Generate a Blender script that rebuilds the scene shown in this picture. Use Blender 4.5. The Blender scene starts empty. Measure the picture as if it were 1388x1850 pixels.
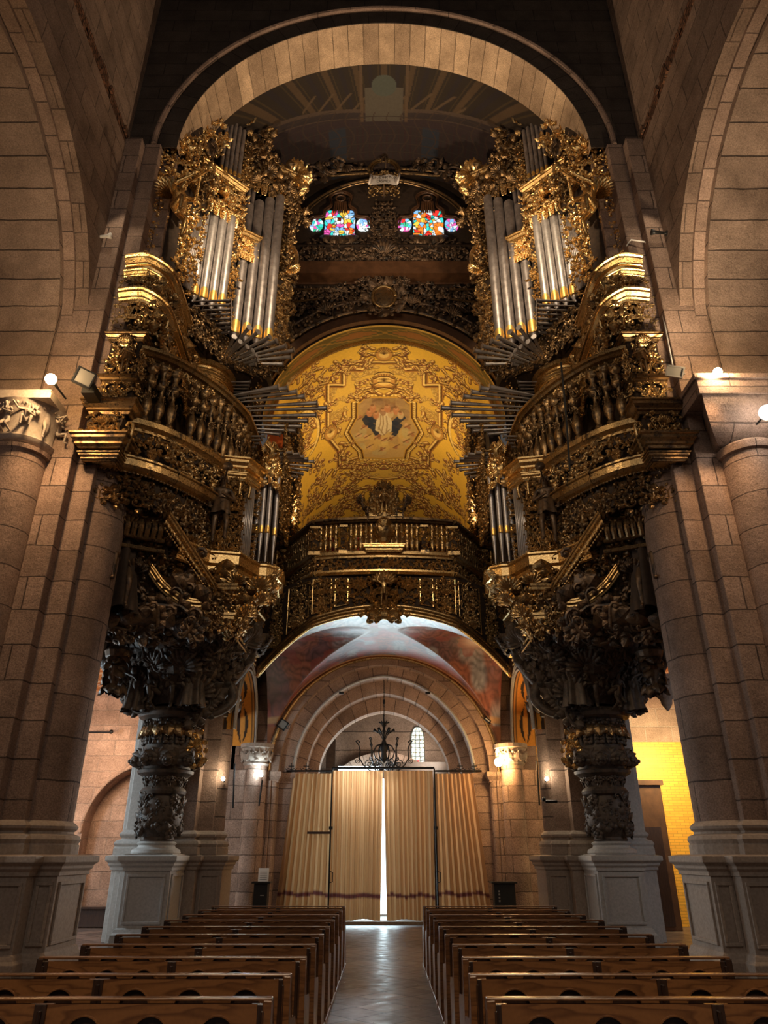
import bpy, math, random
import numpy as np
from mathutils import Vector, Matrix
PI = math.pi
sin, cos = math.sin, math.cos
rnd = random.Random(7)
COL = bpy.context.scene.collection
F_PX, PITCH, CAMZ = 1283.0, math.radians(25.8), 1.65

def ray(px, py):
    x = (px-694)/F_PX; y = (925-py)/F_PX
    d = cos(PITCH)-y*sin(PITCH)
    return x/d, (sin(PITCH)+y*cos(PITCH))/d
def proj(p):
    x, y, z = p[0], p[1], p[2]-CAMZ; d = y*cos(PITCH)+z*sin(PITCH)
    return 694+F_PX*x/d, 925-F_PX*(z*cos(PITCH)-y*sin(PITCH))/d
def P(px, py, Y):
    a, b = ray(px, py)
    return np.array([a*Y, Y, CAMZ+b*Y])

# ---------------------------------------------------------------- mesh builder
class MB:
    def __init__(s): s.V = []; s.F4 = []; s.F3 = []; s.U = []; s.n = 0; s.hasuv = False; s.C = []
    def add(s, V, F, uv=None, col=None):
        V = np.asarray(V, float).reshape(-1, 3)
        F = np.asarray(F, int)
        if F.size:
            (s.F4 if F.shape[1] == 4 else s.F3).append(F+s.n)
        s.V.append(V); s.n += len(V)
        if uv is None: s.U.append(np.full((len(V), 2), np.nan))
        else: s.U.append(np.asarray(uv, float).reshape(-1, 2)); s.hasuv = True
        return s
    def more(s, F):        # faces indexing the last added vertices
        F = np.asarray(F, int); b = s.n-len(s.V[-1])
        (s.F4 if F.shape[1] == 4 else s.F3).append(F+b)
    def grid(s, Pn, uv=None, flip=False, closed=False):
        Pn = np.asarray(Pn, float); a, b = Pn.shape[:2]
        i = np.arange(a-1)[:, None]; j = np.arange(b-1)[None, :]
        q = np.stack([i*b+j, (i+1)*b+j, (i+1)*b+j+1, i*b+j+1], -1).reshape(-1, 4)
        if closed:
            ii = np.arange(a-1)
            q = np.concatenate([q, np.stack([ii*b+b-1, (ii+1)*b+b-1, (ii+1)*b, ii*b], -1)])
        if flip: q = q[:, ::-1]
        return s.add(Pn, q, None if uv is None else np.asarray(uv).reshape(-1, 2))
    def box(s, x0, x1, y0, y1, z0, z1, R=None, c=None):
        V = np.array([[x, y, z] for x in (x0, x1) for y in (y0, y1) for z in (z0, z1)], float)
        if R is not None: V = V@np.asarray(R).T
        if c is not None: V = V+np.asarray(c)
        return s.add(V, [[0, 1, 3, 2], [4, 6, 7, 5], [0, 4, 5, 1], [2, 3, 7, 6], [0, 2, 6, 4], [1, 5, 7, 3]])
    def lathe(s, prof, c=(0, 0, 0), seg=16, a0=0, a1=2*PI, R=None):
        prof = np.asarray(prof, float); full = abs(a1-a0-2*PI) < 1e-6
        an = np.linspace(a0, a1, seg+1)
        r = prof[:, 0][:, None]; z = prof[:, 1][:, None]
        G = np.stack([r*np.cos(an), r*np.sin(an), z+0*an], -1)
        L = np.concatenate([[0], np.cumsum(np.hypot(*np.diff(prof, axis=0).T))])
        rm = max(prof[:, 0].max(), .01)
        uv = np.stack([np.broadcast_to(an*rm, r.shape[:1]+an.shape), np.broadcast_to(prof[:, 1][:, None], r.shape[:1]+an.shape)], -1)
        if R is not None: G = G@np.asarray(R).T
        return s.grid(G+np.asarray(c), uv, flip=True)
    def tube(s, pts, rad, seg=6, cap=True):
        V, F = tube_np(pts, rad, seg)
        return s.add(V, F)
    def sweep(s, prof, path, closed=False, up=(0, 0, 1), caps=True, side=1):
        """profile of (out, up) points carried along a horizontal-ish polyline; out = right of travel * side"""
        path = np.asarray(path, float); n = len(path); up = np.asarray(up, float)
        prof = np.asarray(prof, float); rows = []
        for i in range(n):
            a = path[i]-path[i-1] if (i > 0 or closed) else None
            b = path[(i+1) % n]-path[i] if (i < n-1 or closed) else None
            if a is None: a = b
            if b is None: b = a
            a = a/np.linalg.norm(a); b = b/np.linalg.norm(b)
            na = np.cross(a, up); nb = np.cross(b, up)
            na /= np.linalg.norm(na); nb /= np.linalg.norm(nb)
            m = na+nb; m /= np.linalg.norm(m); k = 1/max(.35, float(m@na))
            rows.append(path[i]+np.outer(prof[:, 0]*side*k, m)+np.outer(prof[:, 1], up))
        if closed: rows.append(rows[0])
        G = np.array(rows)
        s.grid(G, flip=(side > 0))
        if caps and not closed:
            for e in (0, -1):
                c = G[e].mean(0); m_ = len(prof); V = np.vstack([G[e], c])
                s.add(V, [[i, i+1, m_] for i in range(m_-1)])
        return s
    def stamp(s, proto, pos, xax, nrm, sc=1.0, flip=False, sz=None):
        V, F = proto
        x = np.asarray(xax, float); z = np.asarray(nrm, float)
        z = z/np.linalg.norm(z); x = x-z*(x@z); x /= (np.linalg.norm(x)+1e-9); y = np.cross(z, x)
        if flip: y = -y
        k = np.array([sc, sc, sz if sz else sc])
        W = (V*k)@np.array([x, y, z])+np.asarray(pos)
        return s.add(W, F[:, ::-1] if flip else F)
    def merge(s, o):
        for V, U in zip(o.V, o.U): pass
        b = s.n
        s.V += o.V; s.U += o.U; s.n += o.n
        s.F4 += [f+b for f in o.F4]; s.F3 += [f+b for f in o.F3]; s.hasuv |= o.hasuv
        return s
    def build(s, name, mat, parent=None, smooth=False, loc=None, mirror=None, bevel=0, angle=None):
        V = np.concatenate(s.V); U = np.concatenate(s.U)
        F4 = np.concatenate(s.F4) if s.F4 else np.zeros((0, 4), int)
        F3 = np.concatenate(s.F3) if s.F3 else np.zeros((0, 3), int)
        if loc is None:
            if parent is not None: loc = WLOC[parent.name]
            else: loc = ((V[:, 0].min()+V[:, 0].max())/2, (V[:, 1].min()+V[:, 1].max())/2, V[:, 2].min())
        loc = np.asarray(loc, float)
        me = bpy.data.meshes.new(name)
        nl = F4.size+F3.size; nf = len(F4)+len(F3)
        me.vertices.add(len(V)); me.vertices.foreach_set('co', (V-loc).astype('f').ravel())
        me.loops.add(nl); li = np.concatenate([F4.ravel(), F3.ravel()]).astype('i'); me.loops.foreach_set('vertex_index', li)
        me.polygons.add(nf)
        st = np.concatenate([np.arange(len(F4))*4, F4.size+np.arange(len(F3))*3]).astype('i')
        me.polygons.foreach_set('loop_start', st)
        me.polygons.foreach_set('loop_total', np.concatenate([np.full(len(F4), 4), np.full(len(F3), 3)]).astype('i'))
        # box-projected uv in metres where none was given
        uvl = U[li]
        bad = np.isnan(uvl[:, 0])
        if bad.any():
            nn = []
            for Fk in (F4, F3):
                if len(Fk):
                    a = V[Fk[:, 0]]; b = V[Fk[:, 1]]; c = V[Fk[:, 2]]; d = V[Fk[:, -1]]
                    nr = np.cross(b-d, c-a) if Fk.shape[1] == 4 else np.cross(b-a, c-a)
                    nn.append(np.repeat(np.argmax(np.abs(nr), 1), Fk.shape[1]))
            ax = np.concatenate(nn); X = V[li]
            u = np.where(ax == 0, X[:, 1], X[:, 0]); v = np.where(ax == 2, X[:, 1], X[:, 2])
            uvl[bad, 0] = u[bad]; uvl[bad, 1] = v[bad]
        uvlay = me.uv_layers.new(name='UVMap'); uvlay.data.foreach_set('uv', uvl.astype('f').ravel())
        me.polygons.foreach_set('use_smooth', np.full(nf, bool(smooth)))
        me.update(calc_edges=True); me.validate()
        if smooth and angle: 
            try: me.set_sharp_from_angle(angle=math.radians(angle))
            except Exception: pass
        me.materials.append(mat)
        o = bpy.data.objects.new(name, me); COL.objects.link(o)
        if parent is not None:
            o.parent = parent; o.location = loc-WLOC[parent.name]
        else: o.location = loc
        WLOC[o.name] = loc
        if bevel:
            b = o.modifiers.new('bevel', 'BEVEL'); b.width = bevel; b.segments = 2; b.limit_method = 'ANGLE'
        return o
WLOC = {}

def frames(pts):
    pts = np.asarray(pts, float); t = np.gradient(pts, axis=0)
    t /= (np.linalg.norm(t, axis=1)[:, None]+1e-12)
    n = np.zeros_like(t); a = np.array([0, 0, 1.]) if abs(t[0][2]) < .9 else np.array([1., 0, 0])
    v = a-t[0]*(a@t[0]); v /= np.linalg.norm(v); n[0] = v
    for i in range(1, len(t)):
        v = n[i-1]-t[i]*(n[i-1]@t[i]); L = np.linalg.norm(v); n[i] = v/L if L > 1e-6 else n[i-1]
    return t, n, np.cross(t, n)
def tube_np(pts, rad, seg=6, flat=1.0):
    pts = np.asarray(pts, float); rad = np.broadcast_to(np.asarray(rad, float), (len(pts),))
    t, n, b = frames(pts); an = np.arange(seg)/seg*2*PI
    G = pts[:, None]+rad[:, None, None]*(np.cos(an)[None, :, None]*n[:, None]*flat+np.sin(an)[None, :, None]*b[:, None])
    a = len(pts); i = np.arange(a-1)[:, None]; j = np.arange(seg)[None, :]; jn = (j+1) % seg
    q = np.stack([i*seg+j, i*seg+jn, (i+1)*seg+jn, (i+1)*seg+j], -1).reshape(-1, 4)
    caps = []
    if seg >= 4:
        for base, rev in ((0, True), ((a-1)*seg, False)):
            for k in range(1, seg-1, 2):
                f = [base, base+k, base+k+1, base+(k+2) % seg] if k+2 <= seg else [base, base+k, base+k+1, base+k+1]
                if len(set(f)) < 4:
                    f = [base, base+k, base+k+1, base+k+1]
                caps.append(f[::-1] if rev else f)
        caps = [c for c in caps if len(set(c)) == 4]
    if caps: q = np.vstack([q, np.array(caps)])
    return G.reshape(-1, 3), q
def join(parts):
    V = []; F = []; n = 0
    for v, f in parts:
        if f.shape[1] == 3: f = np.hstack([f, f[:, 2:3]])
        V.append(v); F.append(f+n); n += len(v)
    return np.concatenate(V), np.concatenate(F)
def xf(p, t=(0, 0, 0), rz=0, s=1, m=False):
    V, F = p; V = V*np.asarray(s)
    c, d = cos(rz), sin(rz); R = np.array([[c, -d, 0], [d, c, 0], [0, 0, 1]])
    V = V@R.T+np.asarray(t)
    if m: V = V*np.array([1, -1, 1]); F = F[:, ::-1]
    return V, F
def gridq(G, flip=False):
    a, b = G.shape[:2]; i = np.arange(a-1)[:, None]; j = np.arange(b-1)[None, :]
    q = np.stack([i*b+j, (i+1)*b+j, (i+1)*b+j+1, i*b+j+1], -1).reshape(-1, 4)
    return G.reshape(-1, 3), (q[:, ::-1] if flip else q)
def ball(r=1, n=8, m=6, sq=(1, 1, 1)):
    th = np.linspace(0.02, PI-.02, m+1)[:, None]; ph = np.linspace(0, 2*PI, n+1)[None, :]
    G = np.stack([np.sin(th)*np.cos(ph), np.sin(th)*np.sin(ph), np.cos(th)+0*ph], -1)*r*np.array(sq)
    return gridq(G)

# ---------------------------------------------------------------- carving prototypes (x along, y across, z out of the ground)
def p_leaf(n=9, m=5, w=.36, h=.28, lobes=3, curl=.25):
    t = np.linspace(0, 1, n)[:, None]; s = np.linspace(-1, 1, m)[None, :]
    wid = w*np.sin(PI*np.clip(t, .03, .99)**.75)*(1+.3*np.abs(np.sin(lobes*PI*t)))
    x = t+.18*np.abs(s)*t*(1-t)*2; y = s*wid
    z = h*np.sin(PI*t*.9)*(1-.75*s*s)+curl*t**4*(1-.3*s*s)-.05*np.abs(np.sin(lobes*PI*t))*np.abs(s)
    return gridq(np.stack([x+0*s, y, z], -1))
def spiral(turns=1.4, n=22, r0=.5, tail=.9, k=2.6):
    t = np.linspace(0, 1, n); a = t*turns*2*PI; r = r0*np.exp(-k*t)
    x = r*np.sin(a)*1.0; y = -r*np.cos(a)+r0
    x0 = np.linspace(-tail, 0, 7)[:-1]; y0 = .22*np.sin((x0/tail)*PI)**2*-.6
    return np.concatenate([x0, x]), np.concatenate([y0, y])
def p_scroll(seg=5, n=18, turns=1.3, leaves=3, r=.085):
    x, y = spiral(turns, n); z = np.full_like(x, .07); z[-6:] += np.linspace(0, .12, 6)
    rad = np.concatenate([np.linspace(.03, r, 6), np.linspace(r, .05, len(x)-6)])
    parts = [tube_np(np.stack([x, y, z], 1), rad, seg), xf(ball(.13, 7, 5), (x[-1], y[-1], .14))]
    lf = p_leaf(7, 5, .4, .3, 2, .3)
    spots = [(0.0, 0.0, -.5, .5), (.46, .35, .3, .42), (-.45, -.05, 2.7, .5), (-.3, -.05, -1.0, .42), (.1, 1.0, 1.6, .36)][:leaves+1]
    for (a, b, g, s) in spots: parts.append(xf(lf, (a, b, .02), g, s))
    V, F = join(parts); V = V-np.array([-.1, .35, 0]); return V, F
def p_shell(ribs=9, span=2.7, n=6):
    a = np.linspace(-span/2, span/2, ribs*4+1)[None, :]; t = np.linspace(.08, 1, n)[:, None]
    rid = np.abs(np.cos(a/span*ribs*PI))
    rr = t*(1-.12*(1-rid)*t)*(.85+.15*np.cos(a))
    z = .38*np.sin(t*PI*.62)+.11*rid*t-.1*t**5+.02
    return join([gridq(np.stack([rr*np.cos(a), rr*np.sin(a), z+0*a], -1), True), xf(ball(.14, 8, 5), (.02, 0, .1))])
def p_flower(k=6):
    lf = p_leaf(5, 5, .42, .35, 1, .1); parts = [xf(lf, (0, 0, .02), i*2*PI/k, .55) for i in range(k)]
    return join(parts+[xf(ball(.17, 8, 5), (0, 0, .18))])
def p_cherub():
    parts = [xf(ball(.3, 12, 9, (1, .9, 1.0)), (0, 0, .3)), xf(ball(.1, 6, 5), (0, .02, .6)), xf(ball(.12, 6, 4), (-.03, .13, .5)),
             xf(ball(.12, 6, 4), (-.03, -.13, .5)), xf(ball(.08, 6, 4, (.6, 1.2, 1)), (-.14, 0, .53))]
    for sgn in (1, -1):
        for i, (a, s) in enumerate(((.35, .9), (.75, .75), (-.1, .8))):
            l = xf(p_leaf(6, 5, .22, .14, 4, .05), (.0, .2, .08), PI/2-a, s)
            parts.append(l if sgn > 0 else xf(l, m=True))
    for i in range(7): parts.append(xf(ball(.11, 5, 4), (.22*cos(.5*(i-3)), .26*sin(.5*(i-3)), .38)))
    return join(parts)
def p_drop(n=7):
    r = random.Random(3); parts = []
    for i in range(n):
        w = .24*(1-i/n*.75)
        for k in range(3): parts.append(xf(ball(.11*(1-.4*i/n), 6, 4), (-i*.16, (r.random()-.5)*2*w, .08+.1*r.random())))
        parts.append(xf(p_leaf(5, 5, .4, .3, 1, .2), (-i*.16, w*.4, .04), PI-.7, .3)); parts.append(xf(p_leaf(5, 5, .4, .3, 1, .2), (-i*.16, -w*.4, .04), PI+.7, .3))
    return join(parts)
def p_cscroll(seg=6):
    t = np.linspace(0, 1, 12); a = t*1.5*2*PI; r = .26*np.exp(-2.2*t)
    ex = .5+r*np.sin(a); ey = .26-r*np.cos(a)
    x = np.concatenate([-ex[::-1], ex]); y = np.concatenate([ey[::-1], ey]); z = np.full_like(x, .07)
    rad = np.concatenate([np.linspace(.04, .09, 12), np.linspace(.09, .04, 12)])
    lf = p_leaf(6, 5, .42, .3, 2, .25)
    return join([tube_np(np.stack([x, y, z], 1), rad, seg), xf(lf, (0, 0, .03), -PI/2, .5), xf(lf, (.2, 0, .03), -.9, .45), xf(lf, (-.2, 0, .03), PI+.9, .45),
                 xf(ball(.09, 6, 4), (ex[-1], ey[-1], .1)), xf(ball(.09, 6, 4), (-ex[-1], ey[-1], .1))])
SCROLL, SCROLL2 = p_scroll(), p_scroll(5, 14, .95, 4, .1)
LEAF, LEAF2 = p_leaf(), p_leaf(8, 5, .5, .35, 4, .4)
SHELL, FLOWER, CHERUB, DROP, CSC = p_shell(), p_flower(), p_cherub(), p_drop(), p_cscroll()
EGG = join([xf(ball(.42, 7, 5, (.8, .62, .6)), (0, 0, .05))])
NP = lambda *a: np.array(a, float)

def carve(mb, O, U, V, N, w, h, s=.25, dens=1.0, centre=None, sym=True, seed=1, relief=1.0, lift=0.0, curve=None):
    """fills the rectangle O + [-w/2..w/2]U + [0..h]V with mirrored scrollwork standing out along N"""
    r = random.Random(seed); U = np.asarray(U, float); V = np.asarray(V, float); N = np.asarray(N, float)
    U = U/np.linalg.norm(U); V = V/np.linalg.norm(V); N = N/np.linalg.norm(N); O = np.asarray(O, float)
    def put(pr, u, v, ang, sc, fl):
        d = U*cos(ang)+V*sin(ang); p = O+U*u+V*v+N*lift; nn = N
        if curve:
            p, uu, vv, nn = curve(u, v); d = uu*cos(ang)+vv*sin(ang)
        mb.stamp(pr, p, d, nn, sc, fl, sz=sc*relief)
    pts = []; n = int(w*h/(s*s)*1.5*dens*(.5 if sym else 1)); tries = 0
    while len(pts) < n and tries < n*12:
        tries += 1
        u = r.uniform(0.0 if sym else -w/2, w/2-.1*s) if sym else r.uniform(-w/2+.2*s, w/2-.2*s); v = r.uniform(.15*s, max(.16*s, h-.15*s))
        if all((u-a)**2+(v-b)**2 > (s*.52)**2 for a, b in pts[-120:]): pts.append((u, v))
    for (u, v) in pts:
        k = r.random(); pr = SCROLL if k < .42 else SCROLL2 if k < .62 else LEAF2 if k < .76 else CSC if k < .86 else FLOWER if k < .93 else SHELL
        sc = s*r.uniform(.6, 1.05)*(1.15 if (pr is SCROLL or pr is SCROLL2 or pr is CSC) else .6); a = r.uniform(0, 2*PI); fl = r.random() < .5
        if pr is SHELL: a = PI/2+r.uniform(-.5, .5)
        put(pr, u, v, a, sc, fl)
        if sym and u > .12*s: put(pr, -u, v, PI-a, sc, not fl)
    if centre is not None: put(centre[0], 0, h*centre[2] if len(centre) > 2 else h*.5, PI/2, centre[1], False)

def carve_line(mb, path, N, s, step, protos, up=None, jitter=0.0, seed=2, ang=0.0):
    """protos repeated along a polyline"""
    r = random.Random(seed); path = np.asarray(path, float); d = np.diff(path, axis=0); L = np.linalg.norm(d, axis=1); T = L.sum(); n = max(1, int(T/step)); c = np.concatenate([[0], np.cumsum(L)])
    for i in range(n):
        q = (i+.5)*T/n; k = min(len(L)-1, int(np.searchsorted(c, q)-1)); p = path[k]+d[k]*(q-c[k])/L[k]; t = d[k]/L[k]
        nn = N(p, t) if callable(N) else np.asarray(N, float)
        y = np.cross(nn, t); a = ang+(r.uniform(-jitter, jitter)); pr = protos[i % len(protos)]
        mb.stamp(pr, p, t*cos(a)+y*sin(a), nn, s*r.uniform(1-.2*bool(jitter), 1+.1*bool(jitter)), (i % 2 == 1) and jitter > 0)

# ---------------------------------------------------------------- naming helpers
def tag(o, label=None, cat=None, group=None, kind=None):
    if label: o['label'] = label
    if cat: o['category'] = cat
    if group: o['group'] = group
    if kind: o['kind'] = kind
    return o
def thing(name, loc, label, cat, group=None, parent=None):
    o = bpy.data.objects.new(name, None); COL.objects.link(o); o.location = loc; o.empty_display_size = .1
    WLOC[o.name] = np.asarray(loc, float); tag(o, label, cat, group)
    return o
def sub(name, parent, world):
    o = bpy.data.objects.new(name, None); COL.objects.link(o); o.parent = parent; o.location = np.asarray(world, float)-WLOC[parent.name]
    WLOC[o.name] = np.asarray(world, float); return o
def struct(o): o['kind'] = 'structure'; return o
def copy_tree(o, parent=None):
    c = o.copy(); COL.objects.link(c)
    if parent is not None: c.parent = parent
    for ch in [x for x in bpy.data.objects if x.parent == o]: copy_tree(ch, c)
    return c
def mirror_copy(o, label, dx=0.0):
    c = copy_tree(o); c.location.x = -o.location.x+dx; c.scale.x = -c.scale.x
    r = c.rotation_euler; r.y = -r.y; r.z = -r.z
    c['label'] = label; return c
def dup(o, loc, rz=None, label=None, sc=None):
    c = copy_tree(o); c.location = loc
    if rz is not None: c.rotation_euler = (0, 0, rz)
    if label: c['label'] = label
    if sc: c.scale = sc if hasattr(sc, '__len__') else (sc, sc, sc)
    return c
# ---------------------------------------------------------------- materials
class NT:
    def __init__(s, name):
        s.m = bpy.data.materials.new(name); s.m.use_nodes = True; s.t = s.m.node_tree; s.t.nodes.clear()
        s.out = s.n('ShaderNodeOutputMaterial'); s.b = s.n('ShaderNodeBsdfPrincipled'); s.l(s.b, 'BSDF', s.out, 'Surface')
    def n(s, t, **k):
        x = s.t.nodes.new(t)
        for a, b in k.items(): setattr(x, a, b)
        return x
    def l(s, a, ao, b, bi): s.t.links.new(a.outputs[ao], b.inputs[bi])
    def val(s, nd, **k):
        for a, b in k.items(): nd.inputs[a.replace('_', ' ')].default_value = b
        return nd
    def coord(s, kind='Object'):
        c = s.n('ShaderNodeTexCoord'); return c, kind
    def noise(s, scale, detail=4, rough=.6, kind='Object', dim=None):
        c = s.n('ShaderNodeTexCoord'); x = s.n('ShaderNodeTexNoise'); s.val(x, Scale=scale, Detail=detail, Roughness=rough); s.l(c, kind, x, 'Vector'); return x
    def ramp(s, src, out, stops):
        r = s.n('ShaderNodeValToRGB'); e = r.color_ramp.elements
        while len(e) < len(stops): e.new(.5)
        for q, (p, c) in zip(e, stops): q.position = p; q.color = (*c, 1) if len(c) == 3 else c
        s.l(src, out, r, 'Fac'); return r
    def mix(s, a, b, fac, mode='MIX'):
        x = s.n('ShaderNodeMix', data_type='RGBA', blend_type=mode)
        for i, v in ((6, a), (7, b), (0, fac)):
            if isinstance(v, tuple) and hasattr(v[0], 'outputs'): s.t.links.new(v[0].outputs[v[1]], x.inputs[i])
            else: x.inputs[i].default_value = (*v, 1) if isinstance(v, (tuple, list)) else v
        return x
    def bump(s, src, out, st=.3, dist=.02, prev=None):
        b = s.n('ShaderNodeBump'); b.inputs['Strength'].default_value = st; b.inputs['Distance'].default_value = dist
        s.l(src, out, b, 'Height')
        if prev: s.l(prev, 'Normal', b, 'Normal')
        s.l(b, 'Normal', s.b, 'Normal'); return b
def simple(name, col, rough=.6, metal=0.0, ns=None, amt=.3, bump=0.0, coat=0):
    t = NT(name); t.val(t.b, Roughness=rough, Metallic=metal)
    if ns:
        n = t.noise(ns); lo = tuple(c*(1-amt) for c in col); hi = tuple(min(1, c*(1+amt)) for c in col)
        r = t.ramp(n, 'Fac', [(.3, lo), (.7, hi)]); t.l(r, 'Color', t.b, 'Base Color')
        if bump: t.bump(n, 'Fac', bump, .01)
    else: t.b.inputs['Base Color'].default_value = (*col, 1)
    if coat: t.b.inputs['Coat Weight'].default_value = coat
    return t.m
def stone(name, c1, c2, mortar, bw=1.0, bh=.55, msz=.012, grain=1.0, rough=.85, offs=.5, rot=False, bumpd=.02):
    t = NT(name); uv = t.n('ShaderNodeTexCoord'); mp = t.n('ShaderNodeMapping')
    if rot: mp.inputs['Rotation'].default_value = (0, 0, PI/2)
    t.l(uv, 'UV', mp, 'Vector')
    # slight wobble of the joints
    wn = t.n('ShaderNodeTexNoise'); t.val(wn, Scale=2.5, Detail=3.0); t.l(mp, 'Vector', wn, 'Vector')
    wm = t.n('ShaderNodeVectorMath', operation='MULTIPLY_ADD'); wm.inputs[1].default_value = (.05, .05, 0); t.l(wn, 'Color', wm, 0); t.l(mp, 'Vector', wm, 2)
    br = t.n('ShaderNodeTexBrick', offset=offs); t.l(wm, 'Vector', br, 'Vector')
    t.val(br, Scale=1.0, Mortar_Size=msz, Brick_Width=bw, Row_Height=bh, Mortar_Smooth=.4, Bias=0.0)
    br.inputs['Color1'].default_value = (*c1, 1); br.inputs['Color2'].default_value = (*c2, 1); br.inputs['Mortar'].default_value = (*mortar, 1)
    g = t.noise(38, 6, .8); g2 = t.noise(1.3, 5, .65); g3 = t.noise(9, 6, .7)
    r1 = t.ramp(g, 'Fac', [(.36, (.42, .40, .38)), (.60, (1.25, 1.22, 1.2))]); r2 = t.ramp(g2, 'Fac', [(.3, (.55, .53, .51)), (.7, (1.25, 1.25, 1.25))])
    m1 = t.mix((br, 'Color'), (r1, 'Color'), .75*grain, 'MULTIPLY'); m2 = t.mix((m1, 2), (r2, 'Color'), .8, 'MULTIPLY')
    t.l(m2, 2, t.b, 'Base Color'); t.val(t.b, Roughness=rough); t.b.inputs['Specular IOR Level'].default_value = .25
    inv = t.n('ShaderNodeMath', operation='SUBTRACT'); inv.inputs[0].default_value = 1; t.l(br, 'Fac', inv, 1)
    b1 = t.bump(g3, 'Fac', .8, bumpd*1.8); b2 = t.bump(g, 'Fac', .7*grain, .014, b1); t.bump(inv, 0, .9, bumpd, b2)
    return t.m
def gilt(name, gold, dark, amount=.5, rough=(.22, .5), scale=7.0, metal=1.0):
    t = NT(name); n = t.noise(scale, 5, .7); n2 = t.noise(40, 3, .6)
    ga = tuple(gold); a = .62-amount*.35
    r = t.ramp(n, 'Fac', [(a-.07, dark), (a+.07, ga)]); t.l(r, 'Color', t.b, 'Base Color')
    m = t.ramp(n, 'Fac', [(a-.07, (metal*.35,)*3), (a+.07, (metal,)*3)]); t.l(m, 'Color', t.b, 'Metallic')
    rr = t.ramp(n2, 'Fac', [(.35, (rough[0],)*3), (.65, (rough[1],)*3)]); t.l(rr, 'Color', t.b, 'Roughness')
    t.bump(n2, 'Fac', .25, .01); return t.m
def vcol(name, rough=.7, metal=0, bump=0.0, spec=.3):
    t = NT(name); a = t.n('ShaderNodeVertexColor'); a.layer_name = 'Col'; n = t.noise(14, 4, .7)
    r = t.ramp(n, 'Fac', [(.3, (.82, .8, .76)), (.7, (1.1, 1.1, 1.1))]); m = t.mix((a, 'Color'), (r, 'Color'), .6, 'MULTIPLY')
    t.l(m, 2, t.b, 'Base Color'); t.val(t.b, Roughness=rough, Metallic=metal); t.b.inputs['Specular IOR Level'].default_value = spec
    if bump: t.bump(n, 'Fac', bump, .01)
    return t.m
def emit(name, col, st):
    t = NT(name); t.b.inputs['Base Color'].default_value = (*col, 1); t.b.inputs['Emission Color'].default_value = (*col, 1); t.b.inputs['Emission Strength'].default_value = st; return t.m
def wood(name, c1, c2, rough=.35, scale=1.0, coat=.3, axis='X'):
    t = NT(name); c = t.n('ShaderNodeTexCoord'); mp = t.n('ShaderNodeMapping')
    mp.inputs['Scale'].default_value = {'X': (.35*scale, 3*scale, 3*scale), 'Z': (3*scale, 3*scale, .3*scale)}[axis]; t.l(c, 'Object', mp, 'Vector')
    n = t.n('ShaderNodeTexNoise'); t.val(n, Scale=1.6, Detail=3.0, Distortion=.6); t.l(mp, 'Vector', n, 'Vector')
    mm = t.n('ShaderNodeMath', operation='MULTIPLY'); mm.inputs[1].default_value = 14; t.l(n, 'Fac', mm, 0)
    fr = t.n('ShaderNodeMath', operation='FRACT'); t.l(mm, 0, fr, 0)
    r = t.ramp(fr, 0, [(0, c1), (.45, c2), (.85, c2), (1, c1)]); f = t.noise(40, 3); r2 = t.ramp(f, 'Fac', [(.3, (.8,)*3), (.7, (1.1,)*3)])
    m = t.mix((r, 'Color'), (r2, 'Color'), .6, 'MULTIPLY'); t.l(m, 2, t.b, 'Base Color'); t.val(t.b, Roughness=rough); t.b.inputs['Coat Weight'].default_value = coat; t.b.inputs['Coat Roughness'].default_value = .25
    t.bump(fr, 0, .06, .004); return t.m
M = {}
M['pier'] = stone('granite_pier', (.31, .215, .165), (.42, .295, .23), (.12, .085, .07), 1.6, .62, .014)
M['pier2'] = stone('granite_pier_offset', (.35, .24, .185), (.27, .19, .15), (.12, .085, .07), 1.9, .7, .014)
M['wall'] = stone('granite_wall', (.36, .25, .185), (.27, .19, .145), (.15, .105, .08), 1.1, .6, .014)
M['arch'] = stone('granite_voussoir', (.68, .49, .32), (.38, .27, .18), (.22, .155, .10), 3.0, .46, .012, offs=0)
M['arch2'] = stone('granite_arcade_voussoir', (.36, .26, .20), (.25, .18, .14), (.07, .05, .04), 3.0, .62, .016, offs=0)
M['dark_wall'] = stone('shade_dark_stone', (.085, .065, .052), (.065, .05, .042), (.035, .028, .024), 1.1, .5, .012)  # unlit shade over the great arch, put into the stone colour
M['aisle'] = stone('aisle_stone', (.52, .33, .24), (.38, .235, .17), (.42, .28, .21), .8, .42, .02)
M['aisle_pale'] = stone('aisle_pale_stone', (.62, .46, .38), (.5, .35, .28), (.62, .5, .43), .75, .5, .02)
M['door_stone'] = stone('door_stone', (.50, .35, .27), (.34, .235, .18), (.20, .14, .11), .9, .42, .014)
M['ped'] = simple('dressed_granite', (.36, .29, .235), .8, 0, 22, .18, .35)
M['ped_pale'] = simple('pale_dressed_granite', (.46, .44, .41), .75, 0, 22, .14, .3)
M['gold'] = gilt('gilt_bright', (.80, .53, .22), (.16, .085, .03), .85, (.22, .45))
M['gold_mid'] = gilt('gilt_worn', (.50, .33, .145), (.05, .028, .014), .62, (.22, .5), 6)
M['gold_dark'] = gilt('gilt_dark', (.30, .19, .09), (.035, .02, .012), .5, (.25, .55), 5)
M['bronze'] = gilt('dark_carved_wood', (.16, .10, .058), (.026, .018, .013), .45, (.32, .6), 5, .6)
M['black_wood'] = gilt('blackened_carved_wood', (.095, .066, .046), (.030, .022, .016), .5, (.45, .7), 6, .2)
M['ground'] = simple('dark_case_wood', (.035, .019, .010), .85, 0, 9, .4)
M['tin'] = simple('pipe_tin', (.50, .46, .44), .42, .7, 6, .25, .05)
M['tin_dark'] = simple('old_pipe_tin', (.33, .29, .275), .45, .7, 6, .3, .05)
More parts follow.
